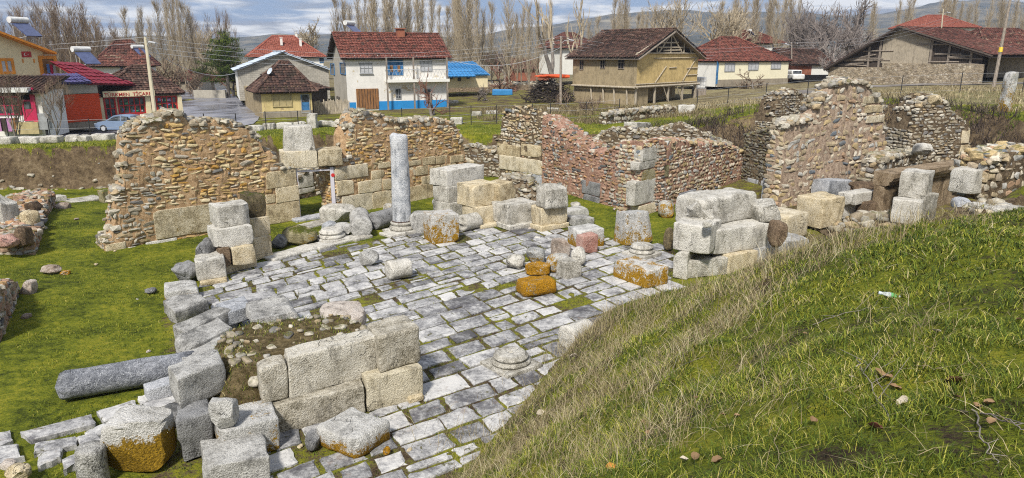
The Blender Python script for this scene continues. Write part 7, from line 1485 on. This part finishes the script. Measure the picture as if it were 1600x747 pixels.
for (name, label, kw, mats, u, vt, dep, rz) in (
    ('bare_tree', 'big spreading bare tree right of the mud house roof', dict(seed=401, Ht=14, levels=5), ('barkgrey','twig'), 1066, -22, 118, 0.4),
    ('bare_tree', 'second spreading bare tree, further right behind the mud house', dict(seed=402, Ht=14, levels=5), ('barkgrey','twig'), 1104, -6, 126, 1.4),
    ('bare_tree', 'crooked tall bare tree beside the grey pole', dict(seed=403, Ht=13, levels=4, up=.5, ang=.4, nsplit=(2,3)), ('barkgrey','twig'), 868, -16, 92, 2.0),
    ('bare_tree', 'pale crooked bare tree right of the grey pole', dict(seed=404, Ht=13, levels=4, up=.5, ang=.42, nsplit=(2,3)), ('bark','twig'), 898, -14, 96, .2),
    ('bare_tree', 'tangled grey bare tree left of the barn, over the brick shed', dict(seed=405, Ht=10, levels=5, ang=.75), ('barkgrey','twiggrey'), 1284, -2, 112, .0),
    ('bare_tree', 'dense grey bare tree just left of the barn roof', dict(seed=406, Ht=10, levels=5, ang=.75), ('barkgrey','twiggrey'), 1322, 8, 118, 2.0),
    ('bare_tree', 'grey bare tree behind the lemon house corner', dict(seed=407, Ht=10, levels=5, ang=.7), ('barkgrey','twiggrey'), 1256, 10, 124, 1.0),
    ('bare_tree', 'small dark bare tree in front of the brick shed', dict(seed=408, Ht=6, levels=4, ang=.8), ('barkgrey','twiggrey'), 1302, 62, 96, 1.0),
    ('bare_tree', 'lone rounded bare tree far off left of the white and blue house', dict(seed=409, Ht=10, levels=5, ang=.6), ('barkgrey','twig'), 489, 26, 170, 1.0),
    ('bare_tree', 'small bare tree before the corner shop at the left edge', dict(seed=410, Ht=6, levels=5, ang=.42, r0=.055, th=.004, up=.4), ('barkgrey','twigbrown'), 16, 92, 46, 1.0),
    ('bare_tree', 'thin bare tree beside the meter box at the left', dict(seed=411, Ht=6, levels=5, ang=.42, r0=.05, th=.004, up=.4), ('barkgrey','twigbrown'), 78, 108, 46.5, 2.0),
    ('bare_tree', 'small reddish bare tree in front of the balcony house', dict(seed=412, Ht=4, levels=4, ang=.7, r0=.08, fork=.2, th=.006), ('barkgrey','twigred'), 678, 103, 66, 0),
    ('bare_shrub', 'leafless shrub against the lemon house front', dict(seed=413, Ht=3, levels=4, ang=.8, r0=.05, fork=.15, th=.006), ('barkgrey','twigbrown'), 1176, 106, 92, 0),
    ('bare_shrub', 'leafless shrub by the mud house foot', dict(seed=414, Ht=3, levels=4, ang=.8, r0=.05, fork=.15, th=.006), ('barkgrey','twigbrown'), 898, 138, 72, 1),
    ('bare_shrub', 'second leafless shrub left of the mud house foot', dict(seed=415, Ht=3, levels=4, ang=.8, r0=.05, fork=.15, th=.006), ('barkgrey','twigbrown'), 930, 142, 70, 2),
    ('bare_shrub', 'purplish leafless shrub before the low brown house', dict(seed=416, Ht=4, levels=4, ang=.8, r0=.06, fork=.15, th=.008), ('barkgrey','twigred'), 776, 96, 108, 2),
    ('bare_shrub', 'dark leafless shrub on the stone bank', dict(seed=417, Ht=3, levels=4, ang=.8, r0=.05, fork=.15, th=.008), ('barkgrey','twiggrey'), 747, 128, 88, 1),
    ('bare_shrub', 'leafless thicket below the grove at the road end', dict(seed=418, Ht=5, levels=5, ang=.8, r0=.08, fork=.16, th=.008), ('barkgrey','twigbrown'), 300, 92, 104, 1),
    ('bare_shrub', 'leafless thicket behind the concrete pole', dict(seed=419, Ht=5, levels=5, ang=.8, r0=.08, fork=.16, th=.008), ('barkgrey','twigbrown'), 268, 86, 108, 2)):
    k = broad(**kw); hh = bh(k); single(name, label, k, mats, u, vt, dep, hh, rz, 'shrub' if 'shrub' in name else 'tree')
LB = {o['label']: o for o in bpy.data.objects if o.get('label') and 'trunk' in [c.name.split('.')[0] for c in o.children]}
def twin(src, label, u, vt, dep, rz, mats=None):
    o = [q for k, q in LB.items() if k.startswith(src)][0]; c = copy_tree(o); c['label'] = label
    if 'group' in c: del c['group']
    k = max(v.co.z for ch in o.children for v in ch.data.vertices); set_tree(c, u, vt, dep, k, rz)
twin('big spreading', 'third spreading bare tree, over the left of the lemon house roof', 1133, 2, 140, 2.2); twin('second spreading', 'spreading bare tree behind the mud house ridge', 1040, -14, 140, 3.3)
twin('dense grey', 'broad grey bare tree above the white car', 1240, -6, 130, 4.1); twin('tangled grey', 'broad grey bare tree behind the brick shed roof', 1305, -12, 138, 5.0); twin('grey bare tree', 'rounded bare tree at the left foot of the barn roof', 1340, 30, 125, .7); twin('dense grey', 'low tangled bare tree between the lemon house and the brick shed', 1268, 40, 116, 2.5)
twin('big spreading', 'spreading bare tree over the brown roof behind the shop', 172, 22, 120, 1.1); twin('second spreading', 'spreading bare tree behind the road end thicket', 318, 30, 135, .6); twin('tangled grey', 'dark tangled tree beside the dark red roof', 948, 50, 130, .6); twin('dense grey', 'tangled bare tree between the blue shed and the brown house', 790, 58, 145, 3.)
def conifer():
    rs = np.random.default_rng(33); tk, cr = MB(), MB(); Ht = 9.0; tk.tube([(0,0,-.4),(.05,0,Ht*.5),(0,.05,Ht)], [.22,.14,.02], 7); P_, h_, T_ = [], [], []
    for k in range(90):
        f = rs.uniform(.22,.99); L = (4.0*(1-f)**.7+.45)*rs.uniform(.6,1.15); az = rs.uniform(0,6.28); b = np.array([0,0,f*Ht]); d = np.array([math.cos(az), math.sin(az), rs.uniform(-.1,.35)]); pts = b+d*L*np.linspace(0,1,4)[:,None]; cr.tube(pts, np.linspace(.04,.01,4), 3, cap=False)
        m = int(60*L); g = rs.random(m)**.6; P_.append(b+d*L*g[:,None]+rs.normal(0,.16,(m,3))); T_.append(np.clip(rs.normal(.12+.30*f,.13,m), 0, .75))
    p = np.concatenate(P_); blades(cr, p, rs.uniform(.15,.34,len(p)), .05, rs.uniform(.3,2.2,len(p)), np.concatenate(T_), rs); return tk, cr
o = make_tree('conifer_tree', 'dark green conifer at the end of the road', conifer(), ('barkgrey','grass'), None); set_tree(o, 357, 50, 100, 9.0, 0)
k = broad(seed=440, Ht=5, levels=5, ang=.8, r0=.08, fork=.16, th=.008); single('bare_shrub', 'dark purple leafless bush under the conifer', k, ('barkgrey','twigred'), 366, 96, 104, bh(k), 0, 'shrub')

# ------------------------------------------------------------------ small things on the mound
def gp(u, v, lift=0.0): q = on_ground(u, v, 2, 60, 4000); q[2] += lift; return q
def bottle():
    c = gp(1387, 467, .045); root = empty('crushed_bottle', 'crushed clear plastic bottle with a green label on the grass mound', 'bottle', c); root.rotation_euler = (R(2), R(8), R(-18))
    n = NT('clear_plastic'); n.b.inputs['Transmission Weight'].default_value = .6; n.b.inputs['IOR'].default_value = 1.3; clear = n.done((.80,.84,.84), .12, .6); lab = NT('bottle_label').done((.12,.34,.12), .4)
    def body(x0, x1, r0, r1, m):
        t = np.linspace(0,1,14); an = np.arange(18)*2*np.pi/18; rr = r0+(r1-r0)*t; V = np.stack([np.repeat((x0+(x1-x0)*t)[:,None],18,1), rr[:,None]*np.cos(an), rr[:,None]*.62*np.sin(an)], -1).reshape(-1,3); V += np.stack([0*V[:,0], fbm(V*28, 4)*.007, fbm(V*28, 9)*.007], 1); mb = MB(); i = np.arange(13)[:,None]*18; j = np.arange(18)[None,:]; mb.add(V, np.stack([i+j, i+(j+1)%18, i+18+(j+1)%18, i+18+j], -1).reshape(-1,4)); return mb
    a = body(.0,.115,.044,.036,0); a.add(a.v[0][:18], [tuple(range(18))]); a.build('body', clear, root, True); body(-.07,-.001,.020,.043,0).build('neck', clear, root, True); body(.02,.085,.0445,.040,0).build('label_band', lab, root, True); mb = MB(); mb.tube([(-.095,0,0),(-.07,0,0)], .018, 12); mb.build('cap', M['whitesheet'], root)
bottle()
leafm = mat_paint('dead_leaf', (.27,.17,.09), .8, .6); leafd = mat_paint('dark_dead_leaf', (.10,.035,.02), .8, .5); leafo = mat_paint('orange_dead_leaf', (.50,.22,.045), .7, .4); leafp = mat_paint('pale_dead_leaf', (.48,.42,.33), .8, .4)
def leaf(u, v, size, mat, label, group=None, yaw=None):
    c = gp(u, v, .035); rs = np.random.default_rng(int(u*7+v)); s = size*.62; t = np.linspace(-1,1,7); w = (1-t**2)**.7*rs.uniform(.30,.5); V = []
    for a, b in zip(t, w):
        for e in (-1,-.5,0,.5,1): V.append((a*s/2, e*b*s, abs(e)**1.5*b*s*rs.uniform(.4,.9)+.12*s*a*a+rs.normal(0,.008*s)))
    V = np.array(V); i = np.arange(6)[:,None]*5; j = np.arange(4)[None,:]; mb = MB(); mb.add(V, np.stack([i+j,i+j+1,i+5+j+1,i+5+j],-1).reshape(-1,4)); mb.add(V-[0,0,.002], np.stack([i+j,i+5+j,i+5+j+1,i+j+1],-1).reshape(-1,4)); o = mb.build('dead_leaf', mat, None, True); o.location = c; o.rotation_euler = (rs.normal(0,.25), rs.normal(0,.25), yaw if yaw is not None else rs.uniform(0,6.28)); tag(o, label, 'leaf', group)
leaf(1490,607,.17,leafd,'large dark red dead leaf near the twigs on the mound'); leaf(955,738,.16,leafo,'orange dead leaf at the bottom edge of the mound'); leaf(1366,678,.12,leafd,'dark brown narrow leaf below the fork of twigs on the mound')
leaf(846,650,.32,leafp,'pinkish withered leaf hanging at the foot of the mound by the paving'); leaf(896,560,.35,leafp,'big pale withered leaf beside the half buried drum')
for u, v, s in ((1372,592,.13),(1386,598,.11),(1398,615,.14),(1411,637,.13),(1330,597,.08),(1257,527,.09),(1088,628,.10),(1052,600,.09),(1037,640,.10),(1004,665,.09),(1068,726,.09),(1086,722,.10),(1120,730,.12),(1505,655,.10),(1525,644,.09),(1549,670,.09),(1544,640,.09),(1270,665,.08),(1462,525,.10),(1590,506,.09),(1151,657,.08),(1012,683,.10),(1130,655,.07),(1495,630,.08)): leaf(u, v, s, leafm if rs3.random() < .7 else leafp, 'small curled brown dead leaf lying on the grass mound', 'dead leaves on the mound')
def twig(label, pts, r=.006):
    p = np.array([gp(u, v, .03) for u, v in pts]); t = np.linspace(0, 1, len(p)); T = np.linspace(0, 1, 14); q = np.stack([np.interp(T, t, p[:,i]) for i in range(3)], 1); rs = np.random.default_rng(int(pts[0][0])); q += rs.normal(0, .008, q.shape); q[:,2] = np.maximum(q[:,2], terrain(q[:,0], q[:,1])+.02); c = q[0].copy(); mb = MB(); r = r*.7; mb.tube(q-c, np.linspace(r, r*.45, 14), 5)
    for k in (4, 7, 10): d = rs.normal(0, .06, 3)+np.array([0,0,.04]); mb.tube([q[k]-c, q[k]-c+d, q[k]-c+d*1.7], [r*.5,r*.4,r*.25], 4)
    o = mb.build('twig', M['barkgrey'] if r > .0036 else M['straw'], None, True); o.location = c; tag(o, label, 'twig')
twig('dark twig lying below the bottle, curving towards the left', ((1270,510),(1310,497),(1350,487),(1390,485)), .007)
twig('forked dark twig among dead leaves', ((1336,565),(1350,590),(1368,625),(1386,662)), .009); twig('second dark twig crossing the fork of twigs', ((1338,580),(1352,572),(1372,600),(1392,640)), .007)
twig('straight pale stalk right of the bottle', ((1400,500),(1420,512),(1445,530)), .004); twig('pale stalk leaning at the right of the twigs', ((1440,580),(1452,562),(1462,548),(1456,532)), .004); twig('long pale stalk near the right edge', ((1430,578),(1470,583),(1510,592),(1545,605)), .004)
twig('thin upright stalk near the lower middle of the mound', ((1212,740),(1214,715),(1206,690),(1206,668)), .005); twig('dark root-like twig on the left flank of the mound', ((1000,618),(1030,600),(1060,580),(1100,560)), .010); twig('tangle twig at the right edge of the mound', ((1520,650),(1545,660),(1575,668),(1600,680)), .008); twig('second tangle twig at the right edge of the mound', ((1525,655),(1532,690),(1542,715),(1560,735)), .007)
# small stones strewn on turf and paving
for k, (u, v, s) in enumerate(((70,360,.16),(120,345,.14),(150,415,.12),(215,470,.07),(232,550,.09),(180,395,.09),(840,375,.2),(828,358,.15),(880,392,.12),(1060,345,.18),(960,330,.15),(640,705,.1),(540,440,.1),(705,470,.08),(470,700,.1))):
    q = on_ground(u, v); vv, f = boulder_mesh(s*1.4, s, s*.7, 700+k, .2, .5, ICO3); put('small_stone', 'small pale stone strewn on the turf or paving', vv, f, M[('white','pinkgrey','cream')[k % 3]], (q[0], q[1], q[2]-.01), rs3.uniform(0,6), cat='small stone', group='small stones strewn about')
# ------------------------------------------------------------------ the air
def haze():
    mb = MB(); mb.box((-3200,-60,-12), (3200,2600,260)); m = bpy.data.materials.new('air'); m.use_nodes = True; t = m.node_tree; t.nodes.clear(); o = t.nodes.new('ShaderNodeOutputMaterial'); p = t.nodes.new('ShaderNodeVolumePrincipled'); p.inputs['Density'].default_value = .00022; p.inputs['Color'].default_value = (.62,.74,.95,1); t.links.new(p.outputs[0], o.inputs['Volume']); ob = mb.build('haze', m); tag(ob, 'thin blue air over the valley', 'haze', None, 'stuff')
haze()
